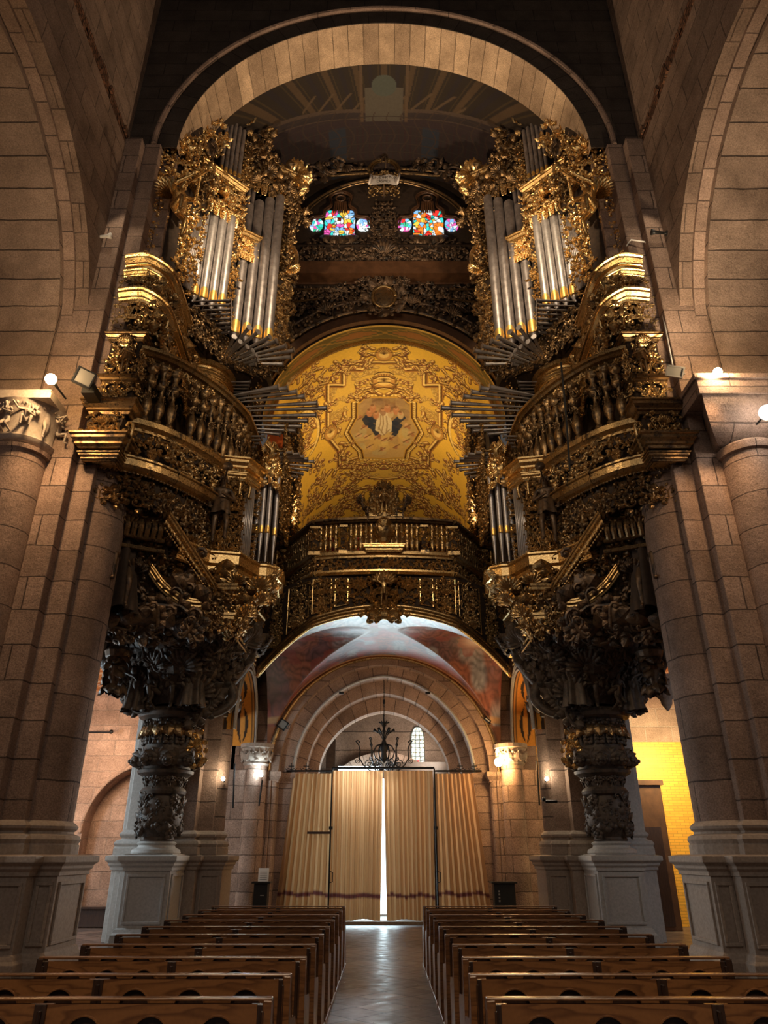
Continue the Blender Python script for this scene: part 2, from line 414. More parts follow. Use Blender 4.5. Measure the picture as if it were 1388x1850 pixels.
M['mouth'] = simple('gilded_pipe_mouth', (.95, .58, .15), .35, .75)
M['pew'] = wood('pew_wood', (.13, .05, .017), (.25, .105, .036), .32, 1.0, .5)
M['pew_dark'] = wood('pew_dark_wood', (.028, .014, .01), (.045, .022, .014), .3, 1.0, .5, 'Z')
M['iron'] = simple('wrought_iron', (.012, .012, .013), .5, .6)
M['black'] = simple('black_paint', (.012, .012, .012), .45)
M['grey_metal'] = simple('grey_metal', (.35, .33, .3), .4, .5)
M['white_plastic'] = simple('white_plastic', (.75, .72, .68), .4)
M['cable'] = simple('white_cable', (.7, .66, .6), .5)
M['glass_grey'] = simple('lamp_glass', (.22, .21, .19), .12, .0)
M['paper'] = simple('paper', (.8, .74, .68), .7)
M['box_wood'] = simple('brown_panel_wood', (.10, .045, .02), .45, 0, 5, .3)
M['red'] = simple('red_cloth', (.55, .03, .03), .8)
M['roof'] = simple('dark_timber', (.03, .02, .016), .7, 0, 4, .4)
M['rubble'] = stone('brick_rubble', (.32, .15, .08), (.2, .1, .06), (.1, .06, .04), .16, .12, .02)
M['door_wood'] = simple('dark_door_wood', (.05, .03, .02), .5, 0, 7, .4)
def curtain_mat():
    t = NT('curtain_cloth'); a = t.n('ShaderNodeVertexColor'); a.layer_name = 'Col'; t.val(t.b, Roughness=.85); t.l(a, 'Color', t.b, 'Base Color')
    tr = t.n('ShaderNodeBsdfTranslucent'); ms = t.n('ShaderNodeMixShader'); ms.inputs[0].default_value = .33; t.l(a, 'Color', tr, 'Color')
    t.l(t.b, 'BSDF', ms, 1); t.l(tr, 'BSDF', ms, 2); t.l(ms, 'Shader', t.out, 'Surface'); return t.m
M['curtain'] = curtain_mat()
def floor_mat():
    t = NT('floor_slabs'); c = t.n('ShaderNodeTexCoord'); mp = t.n('ShaderNodeMapping'); mp.inputs['Rotation'].default_value = (0, 0, PI/4); t.l(c, 'Object', mp, 'Vector')
    br = t.n('ShaderNodeTexBrick', offset=0.0); t.val(br, Scale=1.0, Mortar_Size=.013, Brick_Width=.5, Row_Height=.5, Mortar_Smooth=.2); t.l(mp, 'Vector', br, 'Vector')
    br.inputs['Color1'].default_value = (.20, .14, .115, 1); br.inputs['Color2'].default_value = (.085, .062, .055, 1); br.inputs['Mortar'].default_value = (.018, .014, .012, 1)
    n = t.noise(5, 5, .6); r = t.ramp(n, 'Fac', [(.3, (.7,)*3), (.7, (1.2,)*3)]); m = t.mix((br, 'Color'), (r, 'Color'), .8, 'MULTIPLY'); t.l(m, 2, t.b, 'Base Color')
    rr = t.ramp(n, 'Fac', [(.3, (.26,)*3), (.7, (.5,)*3)]); t.l(rr, 'Color', t.b, 'Roughness'); t.b.inputs['Specular IOR Level'].default_value = .6
    inv = t.n('ShaderNodeMath', operation='SUBTRACT'); inv.inputs[0].default_value = 1; t.l(br, 'Fac', inv, 1)
    n2 = t.noise(7, 3); b = t.bump(n2, 'Fac', .25, .01); t.bump(inv, 0, .6, .006, b); return t.m
M['floor'] = floor_mat()
def yellow_brick():
    t = NT('yellow_glazed_brick'); uv = t.n('ShaderNodeTexCoord'); br = t.n('ShaderNodeTexBrick'); t.l(uv, 'UV', br, 'Vector')
    t.val(br, Scale=1.0, Mortar_Size=.006, Brick_Width=.24, Row_Height=.07)
    br.inputs['Color1'].default_value = (.92, .50, .06, 1); br.inputs['Color2'].default_value = (.80, .40, .045, 1); br.inputs['Mortar'].default_value = (.5, .26, .05, 1)
    t.l(br, 'Color', t.b, 'Base Color'); t.val(t.b, Roughness=.5); return t.m
M['yellow_brick'] = yellow_brick()
M['vc'] = vcol('painted_vault'); M['vc_gold'] = vcol('painted_gold_vault', .45, .25); M['vc_gloss'] = vcol('painted_narthex', .32, 0, .15, .5)
def vglass(name, st):
    t = NT(name); a = t.n('ShaderNodeVertexColor'); a.layer_name = 'Col'; t.l(a, 'Color', t.b, 'Base Color'); t.l(a, 'Color', t.b, 'Emission Color')
    t.b.inputs['Emission Strength'].default_value = st; t.val(t.b, Roughness=.2); return t.m
M['stained'] = vglass('stained_glass', 1.15); M['lancet'] = vglass('lancet_glass', .9)
M['bulb_warm'] = emit('bulb_warm', (1, .62, .25), 160); M['bulb_pale'] = emit('bulb_pale', (1, .86, .6), 90); M['bulb_cool'] = emit('bulb_cool', (.85, .95, 1), 60)
M['bulb_white'] = emit('bulb_white', (1, .9, .78), 40)
M['daylight'] = emit('daylight_panel', (.72, .93, 1.0), 5)
def set_cols(o, rgb):
    """per-vertex colours of a painted surface"""
    me = o.data; a = me.color_attributes.new(name='Col', type='FLOAT_COLOR', domain='POINT')
    a.data.foreach_set('color', np.hstack([rgb, np.ones((len(rgb), 1))]).astype('f').ravel())
# ================================================================ THE SETTING
def arch_pts(hw, rise=None, n=28, pointed=0.0):
    """(u, dz) from -hw to hw over an arch springing at dz=0"""
    if pointed:
        R = hw+pointed; a1 = math.acos(pointed/R); a = np.linspace(0, a1, n//2+1)
        x = pointed-R*np.cos(a); z = R*np.sin(a); x = -np.abs(x)
        P1 = np.stack([x, z], 1); P2 = P1[::-1][1:]*np.array([-1, 1]); Q = np.vstack([P1, P2])
    else:
        a = np.linspace(PI, 0, n+1); Q = np.stack([hw*np.cos(a), hw*np.sin(a)], 1)
    if rise: Q[:, 1] *= rise/Q[:, 1].max()
    return Q
def arch_wall(mb, axis, w0, w1, u0, u1, z0, z1, cu, hw, zs, rise=None, pointed=0.0, n=28, face=True, soffit=True, back=True, jamb0=None):
    """wall slab between planes w0 and w1 (axis 'y': planes of constant y, u=x; 'x': u=y) with an arched opening"""
    Q = arch_pts(hw, rise, n, pointed)+np.array([cu, zs]); jz = z0 if jamb0 is None else jamb0
    def pt(w, u, z): return (u, w, z) if axis == 'y' else (w, u, z)
    for w, f in ((w0, face), (w1, back)):
        if not f: continue
        G = [[pt(w, u, z), pt(w, u, z1)] for u, z in Q]; mb.grid(G)
        if u0 < Q[0, 0]-1e-6: mb.grid([[pt(w, u0, jz), pt(w, u0, z1)], [pt(w, Q[0, 0], jz), pt(w, Q[0, 0], z1)]])
        if u1 > Q[-1, 0]+1e-6: mb.grid([[pt(w, Q[-1, 0], jz), pt(w, Q[-1, 0], z1)], [pt(w, u1, jz), pt(w, u1, z1)]])
    if soffit:
        C = np.vstack([[Q[0, 0], jz], Q, [Q[-1, 0], jz]]) if jz < zs-1e-6 else Q
        L = np.concatenate([[0], np.cumsum(np.hypot(*np.diff(C, axis=0).T))])
        G = [[pt(w0, u, z), pt(w1, u, z)] for u, z in C]
        uv = [[(w0, l), (w1, l)] for l in L]; mb.grid(G, uv)
def ring(mb, axis, w0, w1, cu, zs, r0, r1, n=36, a0=0, a1=PI, pointed=0):
    a = np.linspace(PI-a0, PI-a1, n+1)
    def pt(w, r, t): u = cu+r*cos(t); z = zs+r*sin(t); return (u, w, z) if axis == 'y' else (w, u, z)
    for (wa, ra, wb, rb) in ((w0, r0, w0, r1), (w0, r0, w1, r0), (w0, r1, w1, r1), (w1, r0, w1, r1)):
        G = [[pt(wa, ra, t), pt(wb, rb, t)] for t in a]
        radial = ra != rb
        uv = [[(0 if radial else wa, (PI-t)*r0), ((rb-ra) if radial else wb, (PI-t)*r0)] for t in a]
        mb.grid(G, uv)
def arc_path(axis, w, cu, zs, r, n=40, a0=0, a1=PI, hw=None, rise=None):
    a = np.linspace(PI-a0, PI-a1, n+1)
    return np.array([(cu+r*cos(t), w, zs+r*sin(t)) if axis == 'y' else (w, cu+r*cos(t), zs+r*sin(t)) for t in a])

# floor and roof
mb = MB(); mb.grid([[(x, y, 0) for y in np.linspace(-3, 30, 12)] for x in np.linspace(-12, 12, 12)], flip=True); struct(mb.build('floor', M['floor']))
mb = MB(); mb.box(-6.7, 6.7, -3, 12.6, 25.3, 25.5)
for y in np.arange(-2.5, 12.4, 1.25): mb.box(-6.6, 6.6, y, y+.22, 25.0, 25.3)
struct(mb.build('ceiling', M['roof']))

# nave side walls with the arcade arch
for sx, nm in ((-1, 'left'), (1, 'right')):
    mb = MB(); X = 6.5*sx
    arch_wall(mb, 'x', X, X+.28*sx, 3.6, 12.35, 9.9, 17.75, 8.0, 4.2, 11.4, n=36, back=False)
    mb.grid([[(X, -3, 0), (X, -3, 17.75)], [(X, 3.6, 0), (X, 3.6, 17.75)]])
    mb.grid([[(X+.1*sx, -3, 18.1), (X+.1*sx, -3, 25.4)], [(X+.1*sx, 12.4, 18.1), (X+.1*sx, 12.4, 25.4)]])
    mb.grid([[(X, 3.6, 0), (X, 3.6, 9.9)], [(X+1.6*sx, 3.6, 0), (X+1.6*sx, 3.6, 9.9)]])
    struct(mb.build('wall_'+nm, M['wall']))
    mb = MB(); r = random.Random(5)
    for i, y in enumerate(np.arange(-2.9, 12.3, .17)):
        o = r.uniform(-.03, .04)
        for k, z in enumerate((17.75, 17.93)):
            mb.box(X-(.02+o)*sx if sx > 0 else X, X if sx > 0 else X+(.02+o), y+.004+.05*k, y+.158+.05*k, z+.005, z+.168) if r.random() < .9 else None
    mb.grid([[(X+.03*sx, -3, 17.7), (X+.03*sx, -3, 18.15)], [(X+.03*sx, 12.35, 17.7), (X+.03*sx, 12.35, 18.15)]])
    struct(mb.build('trim_%d' % (1 if sx < 0 else 2), M['rubble']))
    # outer wall of the aisle, and its roof
    mb = MB(); X2 = 10.6*sx
    mb.grid([[(X2, -3, 0), (X2, -3, 12)], [(X2, 21, 0), (X2, 21, 12)]]); mb.grid([[(X, -3, 15.9), (X2, -3, 15.9)], [(X, 13.8, 15.9), (X2, 13.8, 15.9)]])
    mb.grid([[(X2, -3, 12), (X2, -3, 15.9)], [(X2, 13.8, 12), (X2, 13.8, 15.9)]])
    struct(mb.build('wall_aisle_'+nm, M['aisle']))
# the arcade arch itself: two stepped orders
def arcade_arch(sx, label):
    t = thing('arcade_arch', (7.0*sx, 8.0, 9.9), label, 'arch', 'arcade arches of the nave')
    mb = MB(); arch_wall(mb, 'x', 6.78*sx, 7.05*sx, 3.6, 12.3, 9.9, 16, 8.0, 4.12, 11.4, n=36, back=False); mb.build('outer_order', M['pier'], t)
    mb = MB(); arch_wall(mb, 'x', 7.02*sx, 8.35*sx, 3.6, 12.3, 9.9, 16, 8.0, 3.95, 11.4, n=36); mb.build('inner_order', M['arch2'], t)
    return t
arcade_arch(-1, 'grey stone arch springing from the figured capital, left of the nave')
arcade_arch(1, 'grey stone arch springing from the plain block beside the bright lamp, right of the nave')

# great transverse arch: wall over it in shade-darkened stone, lit voussoirs beneath
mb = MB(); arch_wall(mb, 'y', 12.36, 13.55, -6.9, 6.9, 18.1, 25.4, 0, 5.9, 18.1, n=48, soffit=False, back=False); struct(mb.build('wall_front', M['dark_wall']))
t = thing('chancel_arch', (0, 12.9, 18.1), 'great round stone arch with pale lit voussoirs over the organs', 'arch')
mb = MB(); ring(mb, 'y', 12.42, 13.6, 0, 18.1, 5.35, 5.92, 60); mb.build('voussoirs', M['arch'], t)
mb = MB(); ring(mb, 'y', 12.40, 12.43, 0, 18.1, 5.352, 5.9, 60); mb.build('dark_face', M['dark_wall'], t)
mb = MB(); mb.tube(arc_path('y', 12.34, 0, 18.1, 5.93, 60), .075, 8); mb.build('roll_moulding', M['pier2'], t)

# ---------------------------------------------------------------- stone piers between nave and organs
def cornice(mb, x0, x1, y0, y1, prof):
    """prof (out, z) swept round a rectangle"""
    mb.sweep([(o, z) for o, z in prof], [(x0, y0, 0), (x1, y0, 0), (x1, y1, 0), (x0, y1, 0)], closed=True)
PEDCAP = [(0, 1.36), (.03, 1.36), (.03, 1.42), (.07, 1.46), (.07, 1.50), (.13, 1.55), (.13, 1.64), (0, 1.66)]
PEDBASE = [(0, .34), (.03, .32), (.05, .26), (.09, .22), (.09, 0), (0, 0)]
COLBASE = [(.16, 1.66), (.16, 1.80), (.14, 1.82), (.17, 1.88), (.14, 1.94), (.05, 1.97), (.04, 2.0), (.09, 2.04), (.10, 2.08), (.06, 2.12), (0, 2.16)]
def block(mb, x0, x1, y0, y1, z0, z1): mb.box(x0, x1, y0, y1, z0, z1)
def panel(mb, axis, w, u0, u1, z0, z1, d=.035, b=.05):
    """recessed frame drawn as a raised border on a face"""
    for (a, c, e, f) in ((u0, u1, z1-b, z1), (u0, u1, z0, z0+b), (u0, u0+b, z0+b, z1-b), (u1-b, u1, z0+b, z1-b)):
        if axis == 'y': mb.box(a, c, w-d, w, e, f)
        else: mb.box(w, w+d, a, c, e, f)
def pier(label):
    t = thing('stone_pier', (-6.1, 12.9, 0), label, 'pier', 'stone piers of the nave')
    mb = MB(); mb.box(-7.7, -6.11, 12.05, 13.95, 1.66, 18.0); mb.box(-6.13, -5.73, 12.3, 13.75, 1.66, 18.1); mb.box(-5.75, -5.37, 12.62, 13.55, 8.6, 18.1)
    mb.build('shaft', M['pier'], t, bevel=.02)
    mb = MB(); mb.lathe([(.56, 2.1), (.56, 8.75), (.62, 8.8), (.62, 8.9)], (-5.82, 13.0, 0), 28); mb.build('half_column', M['pier2'], t, smooth=True, angle=40)
    mb = MB(); mb.lathe([(.5, 2.1), (.5, 8.55), (.56, 8.58), (.58, 8.66), (.5, 8.7)], (-7.08, 12.0, 0), 28); mb.build('half_column', M['pier2'], t, smooth=True, angle=40)
    mb = MB()
    for c, rr in (((-5.82, 13.0, 0), .56), ((-7.08, 12.0, 0), .5)): mb.lathe([(rr+o, z) for o, z in COLBASE], c, 28)
    for (x0, x1, y0, y1) in ((-7.7, -6.11, 12.05, 13.95), (-6.13, -5.73, 12.3, 13.75)): cornice(mb, x0, x1, y0, y1, COLBASE)
    mb.build('base_moulding', M['ped'], t)
    mb = MB()
    for (x0, x1, y0, y1) in ((-6.4, -5.08, 12.42, 13.62), (-6.35, -5.42, 12.12, 13.7), (-7.8, -6.0, 11.85, 13.95), (-7.75, -6.4, 11.35, 12.3)):
        mb.box(x0, x1, y0, y1, 0, 1.62); cornice(mb, x0, x1, y0, y1, PEDCAP); cornice(mb, x0, x1, y0, y1, PEDBASE)
    panel(mb, 'y', 12.42, -5.38, -5.12, .42, 1.28); panel(mb, 'y', 12.12, -5.97, -5.46, .42, 1.28); panel(mb, 'y', 11.85, -6.36, -6.03, .42, 1.28); panel(mb, 'x', -5.08, 12.52, 13.52, .42, 1.28)
    mb.build('pedestal', M['ped'], t, bevel=.008)
    return t
pl = pier('tall grey stone pier left of the pews, figured capital on its near column')
pr = mirror_copy(pl, 'tall grey stone pier right of the pews, plain block impost on its near side'); WLOC[pr.name] = WLOC[pl.name]
mb = MB(); mb.box(-8.1, -6.05, 11.25, 12.9, 9.62, 9.95); mb.box(-8.12, -6.0, 11.2, 12.95, 9.95, 10.05)
n = 12; G = []
for i in range(n+1): a = i/n*PI/2; G.append([(-8.1+.0*i, 11.28+.72*(1-cos(a)), 9.62-.85*sin(a)), (-6.1-.5*(1-cos(a)), 11.28+.72*(1-cos(a)), 9.62-.85*sin(a))])
mb.grid(G); mb.grid([[(-6.1-.5*(1-cos(i/n*PI/2)), 11.28+.72*(1-cos(i/n*PI/2)), 9.62-.85*sin(i/n*PI/2)), (-6.6, 12.4, 9.62-.85*sin(i/n*PI/2))] for i in range(n+1)])
mb.lathe([(.56, 8.6), (.58, 8.72), (.52, 8.78)], (-7.08, 12.0, 0), 24)
mb.build('impost_block', M['pier2'], pr)

# ---------------------------------------------------------------- organ bay: side walls, painted vault, end wall
for sx, nm in ((-1, 'left'), (1, 'right')):
    mb = MB(); mb.box(min(6.15*sx, 6.5*sx), max(6.15*sx, 6.5*sx), 13.55, 17.6, 7.6, 19.0); struct(mb.build('wall_organ_'+nm, M['wall']))
def vault_colors(o, fn): 
    V = np.array([v.co[:] for v in o.data.vertices])+WLOC[o.name]; set_cols(o, fn(V))
# painted architecture vault over the organ bay
nu, nv = 520, 300
mb = MB(); A = np.linspace(0.02, PI-.02, nu); Y = np.linspace(13.55, 17.55, nv)
G = np.stack([np.broadcast_to(-5.38*np.cos(A)[:, None], (nu, nv)), np.broadcast_to(Y[None], (nu, nv)), np.broadcast_to(18.1+5.38*np.sin(A)[:, None], (nu, nv))], -1)
mb.grid(G); o = struct(mb.build('ceiling_painted', M['vc'], smooth=True))
def dome_paint(V):
    x = V[:, 0]; y = V[:, 1]; C = np.tile(np.array([.045, .03, .028]), (len(V), 1))
    an = np.arctan2(x, 19.2-y); s = np.abs(((an/.16)+.5) % 1-.5)
    yy = y+.35*np.abs(x)*.35
    k = (yy < 15.15); C[k] = [.034, .022, .014]; C[k & (s < .10)] = [.10, .06, .03]; C[k & (np.abs(s-.2) < .02)] = [.07, .045, .02]; C[k & (s > .42)] = [.03, .02, .02]
    e = (np.abs(yy-15.2) < .06) | (np.abs(yy-15.5) < .035); C[e] = [.10, .065, .045]
    k = (yy > 15.5) & (yy < 15.8); C[k] = [.05, .03, .03]
    k = (yy > 15.8) & (np.abs(x) < 4.5); f = np.abs((x*5) % 1-.5); C[k & (f < .13)] = [.05, .025, .025]
    k = (np.abs(x) < .62) & (y > 14.35) & (y < 15.5); C[k] = [.12, .10, .075]; k2 = (x**2/.16+(y-14.3)**2/.12 < 1); C[k2] = [.10, .11, .09]
    k = (np.abs(np.abs(x)-.72) < .06) & (y < 15.5); C[k] = [.13, .08, .045]
    k = (np.abs(np.abs(x)-1.55) < .28) & (y > 15.6); C[k] = [.035, .04, .055]
    k = (yy > 15.2) & (yy < 17.6); f2 = np.abs((x*2.2+.3*np.sin(y*5)) % 1-.5); C[k & (f2 < .04)] = [.075, .045, .03]; f3 = np.abs((y*3.1) % 1-.5); C[k & (f3 < .05)] = [.06, .04, .03]
    k = (np.abs(x) > .62) & (np.abs(x) < 2.6) & (yy > 14.6) & (yy < 15.15); C[k & (np.abs(((x+y)*1.6) % 1-.5) < .08)] = [.12, .075, .04]
    return C*.62
vault_colors(o, dome_paint)

# end wall of the organ bay over the choir arch (Y=17.5)
mb = MB(); arch_wall(mb, 'y', 17.5, 18.2, -6.2, 6.2, 8.4, 24.0, 0, 3.55, 13.05, n=40, back=False, soffit=False)
struct(mb.build('wall_end', M['ground']))
mb = MB(); ring(mb, 'y', 18.15, 18.22, 0, 13.05, 3.43, 3.58, 60); mb2 = mb; struct(mb.build('trim_8', M['gold']))
# painted band under the arch and the gold vault behind it
nu, nv = 200, 16; mb = MB(); A = np.linspace(0, PI, nu); Y = np.linspace(17.48, 18.2, nv)
G = np.stack([np.broadcast_to(-3.55*np.cos(A)[:, None], (nu, nv)), np.broadcast_to(Y[None], (nu, nv)), np.broadcast_to(13.05+3.55*np.sin(A)[:, None], (nu, nv))], -1)
mb.grid(G); o = struct(mb.build('trim_3', M['vc_gold'], smooth=True))
def band(V):
    a = np.arctan2(V[:, 2]-13.05, V[:, 0])*3.55; q = (V[:, 1]-17.84)/.34; C = np.tile(np.array([.14, .10, .03]), (len(V), 1))
    w = .55*np.abs(np.sin(a*1.7))+.15; C[np.abs(q) < w] = [.34, .19, .045]; C[np.abs(q) < w-.16] = [.10, .09, .035]; C[np.abs(q) < w-.3] = [.30, .13, .04]
    C[np.abs(q) > .88] = [.7, .45, .12]; return C
vault_colors(o, band)
# ---------------------------------------------------------------- the painted gold vault (colours per vertex, drawn in unrolled metres)
VR, VZ, VY0, VY1 = 3.45, 13.05, 18.2, 33.0
def vpix(px, py):
    """where the sight line of a pixel meets the barrel, as (s along the arc, y)"""
    a, b = ray(px, py); c0 = CAMZ-VZ
    A = a*a+b*b; B = 2*b*c0; Cc = c0*c0-VR*VR; y = (-B+math.sqrt(max(0, B*B-4*A*Cc)))/(2*A)
    return math.atan2(a*y, CAMZ+b*y-VZ)*VR, y
nu, nv = 620, 1250
S = np.linspace(-PI/2*VR, PI/2*VR, nu); Yv = np.linspace(VY0, VY1, nv)
SS, YY = np.meshgrid(S, Yv, indexing='ij'); ds = S[1]-S[0]; dy = Yv[1]-Yv[0]
nz = np.zeros((nu, nv)); rg = np.random.default_rng(4)
for sc, am in ((8, 1.), (20, .5)):
    q = rg.random((sc+2, sc+2)); u = (SS-S[0])/(S[-1]-S[0])*sc; v = (YY-VY0)/(VY1-VY0)*sc; i = u.astype(int); j = v.astype(int); fu = u-i; fv = v-j
    nz += am*(q[i, j]*(1-fu)*(1-fv)+q[i+1, j]*fu*(1-fv)+q[i, j+1]*(1-fu)*fv+q[i+1, j+1]*fu*fv)
nz /= 1.5
CV = np.array([.86, .55, .09])*(.82+.3*nz[..., None])
def blend(mask, col, a=1.0):
    m = (mask*a)[..., None] if mask.dtype != bool else (mask.astype(float)*a)[..., None]
    CV[:] = CV*(1-m)+np.array(col)*m
def stroke(pts, w, col, a=1.0, mirror=True):
    """polyline in (s, y) metres with width"""
    pts = np.asarray(pts, float); w = np.broadcast_to(np.asarray(w, float), (len(pts),))
    for sg in ((1, -1) if mirror else (1,)):
        for k in range(len(pts)-1):
            p, q = pts[k]*[sg, 1], pts[k+1]*[sg, 1]; wm = max(w[k], w[k+1])+.02
            i0 = int((min(p[0], q[0])-wm-S[0])/ds); i1 = int((max(p[0], q[0])+wm-S[0])/ds)+2; j0 = int((min(p[1], q[1])-wm-VY0)/dy); j1 = int((max(p[1], q[1])+wm-VY0)/dy)+2
            i0, i1, j0, j1 = max(i0, 0), min(i1, nu), max(j0, 0), min(j1, nv)
            if i0 >= i1 or j0 >= j1: continue
            X = SS[i0:i1, j0:j1]; Yy = YY[i0:i1, j0:j1]; d = q-p; L = d@d+1e-9
            t = np.clip(((X-p[0])*d[0]+(Yy-p[1])*d[1])/L, 0, 1); D = np.hypot(X-p[0]-t*d[0], Yy-p[1]-t*d[1])
            m = np.clip((w[k]+(w[k+1]-w[k])*t-D)/.012+.5, 0, 1)*a
            CV[i0:i1, j0:j1] = CV[i0:i1, j0:j1]*(1-m[..., None])+np.array(col)*m[..., None]
def pol(px): return np.array([vpix(*p) for p in px])
INK = (.11, .05, .02); OCH = (.36, .17, .055); HI = (.98, .72, .26); ROSE = (.42, .16, .10)
def acan(c, ang, s, turn=1, depth=2):
    """painted acanthus scroll"""
    x, y = spiral(1.25, 20, .42, .8, 2.2); P0 = np.stack([x+.8, y*turn], 1)*s; R = np.array([[cos(ang), -sin(ang)], [sin(ang), cos(ang)]]); Q = P0@R.T+np.asarray(c)
    s *= 1.12; w = np.linspace(.15, .05, len(Q))*s
    stroke(Q+[.025*s, .03*s], w*1.25, INK, .9); stroke(Q, w, OCH, .9); stroke(Q-[.015*s, .02*s], w*.4, HI, .8)
    for k in (3, 6, 9, 12):
        d = Q[min(k+1, len(Q)-1)]-Q[k-1]; n = np.array([d[1], -d[0]])*turn; n /= np.linalg.norm(n)+1e-9; d /= np.linalg.norm(d)+1e-9
        L = s*.26*(1-.04*k); lf = np.array([Q[k], Q[k]+(n*.6+d*.5)*L, Q[k]+(n*.9+d*1.3)*L]); stroke(lf, [.09*s, .10*s, .03*s], INK, .9); stroke(lf-[.01, .015], [.045*s, .055*s, .012*s], HI if k % 2 else ROSE, .7)
    if depth > 1: acan(Q[5], ang-turn*.9, s*.55, -turn, depth-1)
r6 = random.Random(17)
for i in range(64):
    x_, y_ = 694+r6.uniform(6, 100), r6.uniform(650, 862)
    if abs(x_-694) < 62 and 708 < y_ < 838: continue
    acan(vpix(x_, y_), r6.uniform(-.6, 2.2), r6.uniform(.26, .42), r6.choice((1, -1)), 1)
for i in range(26): acan(vpix(r6.uniform(800, 850), r6.uniform(690, 870)), r6.uniform(0, 6), r6.uniform(.35, .5), r6.choice((1, -1)), 2)
# stepped outer frame
FR = [(694, 655), (720, 655), (735, 668), (768, 668), (768, 697), (796, 697), (796, 735), (796, 790), (775, 815), (775, 845), (750, 845), (750, 866), (694, 866)]
fr = pol(FR)
def inside(poly):
    m = np.zeros(SS.shape, bool); x, y = np.abs(SS), YY; n = len(poly)
    for i in range(n):
        x1, y1 = poly[i]; x2, y2 = poly[(i+1) % n]
        c = ((y1 > y) != (y2 > y)) & (x < (x2-x1)*(y-y1)/(y2-y1+1e-12)+x1); m ^= c
    return m
blend(inside(np.vstack([fr, [0, fr[-1][1]], [0, fr[0][1]]])), (.60, .40, .11), .55)
for off, w, c in ((.0, .12, OCH), (.03, .04, INK), (-.04, .035, HI)): stroke(fr+[off, off*.5], w, c, .9)
# inner picture frame and picture
IN = [(694, 715), (730, 715), (741, 726), (748, 727), (748, 755), (762, 782), (748, 805), (738, 815), (735, 830), (694, 832)]
fi = pol(IN); ins = inside(np.vstack([fi, [0, fi[-1][1]], [0, fi[0][1]]]))
cy = (fi[0][1]+fi[-1][1])/2; h = fi[-1][1]-fi[0][1]; q = (YY-fi[0][1])/h
pic = np.stack([.50-.25*(1-q)+.25*nz, .33-.17*(1-q)+.18*nz, .16-.06*(1-q)+.03*nz], -1)
k = ins.astype(float)[..., None]; CV[:] = CV*(1-k)+np.clip(pic, .03, 1)*k
def blob(px, rx, ry, col, a=1.0, mirror=False):
    s0, y0 = vpix(*px)
    for sg in ((1, -1) if mirror else (1,)):
        d = ((SS-s0*sg)/rx)**2+((YY-y0)/ry)**2; m = np.clip((1.0-d)*3, 0, 1)*a; CV[:] = CV*(1-m[..., None])+np.array(col)*m[..., None]
r4 = random.Random(11)
pp_ = lambda *q: pol(q)
for i in range(60): blob((694+r4.uniform(-46, 46), 722+r4.uniform(0, 34)), r4.uniform(.1, .3), r4.uniform(.1, .4), r4.choice([(.26, .14, .08), (.42, .27, .15), (.16, .10, .07), (.50, .33, .16)]), .45)
for i in range(30): blob((694+r4.uniform(-50, 50), 775+r4.uniform(0, 44)), r4.uniform(.12, .35), r4.uniform(.15, .5), r4.choice([(.78, .58, .20), (.55, .50, .28), (.70, .45, .15)]), .4)
NAVY, CREAM, FLESH = (.035, .045, .075), (.74, .62, .42), (.58, .33, .18)
for q, w in (((( 662, 757), (668, 768), (680, 774)), .16), (((664, 752), (672, 760), (684, 764)), .12), (((676, 776), (682, 786), (690, 782)), .10), (((704, 772), (714, 764), (726, 754)), .15), (((706, 778), (716, 776), (722, 768)), .12), (((712, 786), (716, 780), (710, 772)), .10)): stroke(pp_(*q), w, NAVY, .95, False)
for q, w in ((((690, 748), (686, 762), (684, 776)), .13), (((694, 748), (694, 764), (692, 782)), .15), (((699, 750), (703, 764), (702, 778)), .12)): stroke(pp_(*q), w, CREAM, .95, False)
for q in (((688, 750), (688, 764), (684, 776)), ((692, 750), (693, 766), (689, 782)), ((698, 752), (700, 766), (698, 782)), ((684, 772), (694, 786), (704, 776))): stroke(pp_(*q), .025, (.34, .22, .12), .8, False)
for q in ((668, 742), (680, 746), (692, 740), (706, 744), (716, 738), (724, 746), (700, 734), (674, 734)):
    blob((q[0], q[1]+4), .13, .3, r4.choice([(.55, .25, .13), (.36, .2, .12), (.62, .45, .25)]), .9); blob(q, .075, .14, FLESH, .95); blob((q[0]-1, q[1]-2), .07, .08, (.2, .1, .05), .8)
for q in ((658, 772), (664, 788), (736, 770), (742, 784), (734, 796), (694, 794), (682, 790), (706, 792), (650, 756), (668, 806), (716, 806), (690, 812), (648, 786)):
    for k in range(3): blob((q[0]+r4.uniform(-4, 4), q[1]+r4.uniform(-3, 3)), .08, .13, r4.choice([FLESH, (.42, .2, .1), (.66, .42, .22)]), .9)
    stroke(pp_((q[0]-5, q[1]+3), (q[0], q[1]), (q[0]+6, q[1]-3)), .035, (.25, .12, .06), .8, False)
for off, w, c in ((.0, .15, (.62, .36, .07)), (.08, .035, INK), (-.08, .035, INK), (.02, .045, HI)): stroke(fi+[off, 0], w, c, .95)
for k in range(len(fi)-1):
    L = np.linalg.norm(fi[k+1]-fi[k])
    for j in range(int(L/.13)): 
        p = fi[k]+(fi[k+1]-fi[k])*(j+.5)/max(1, int(L/.13)); stroke([p, p+[.001, .05]], .03, INK, .6)
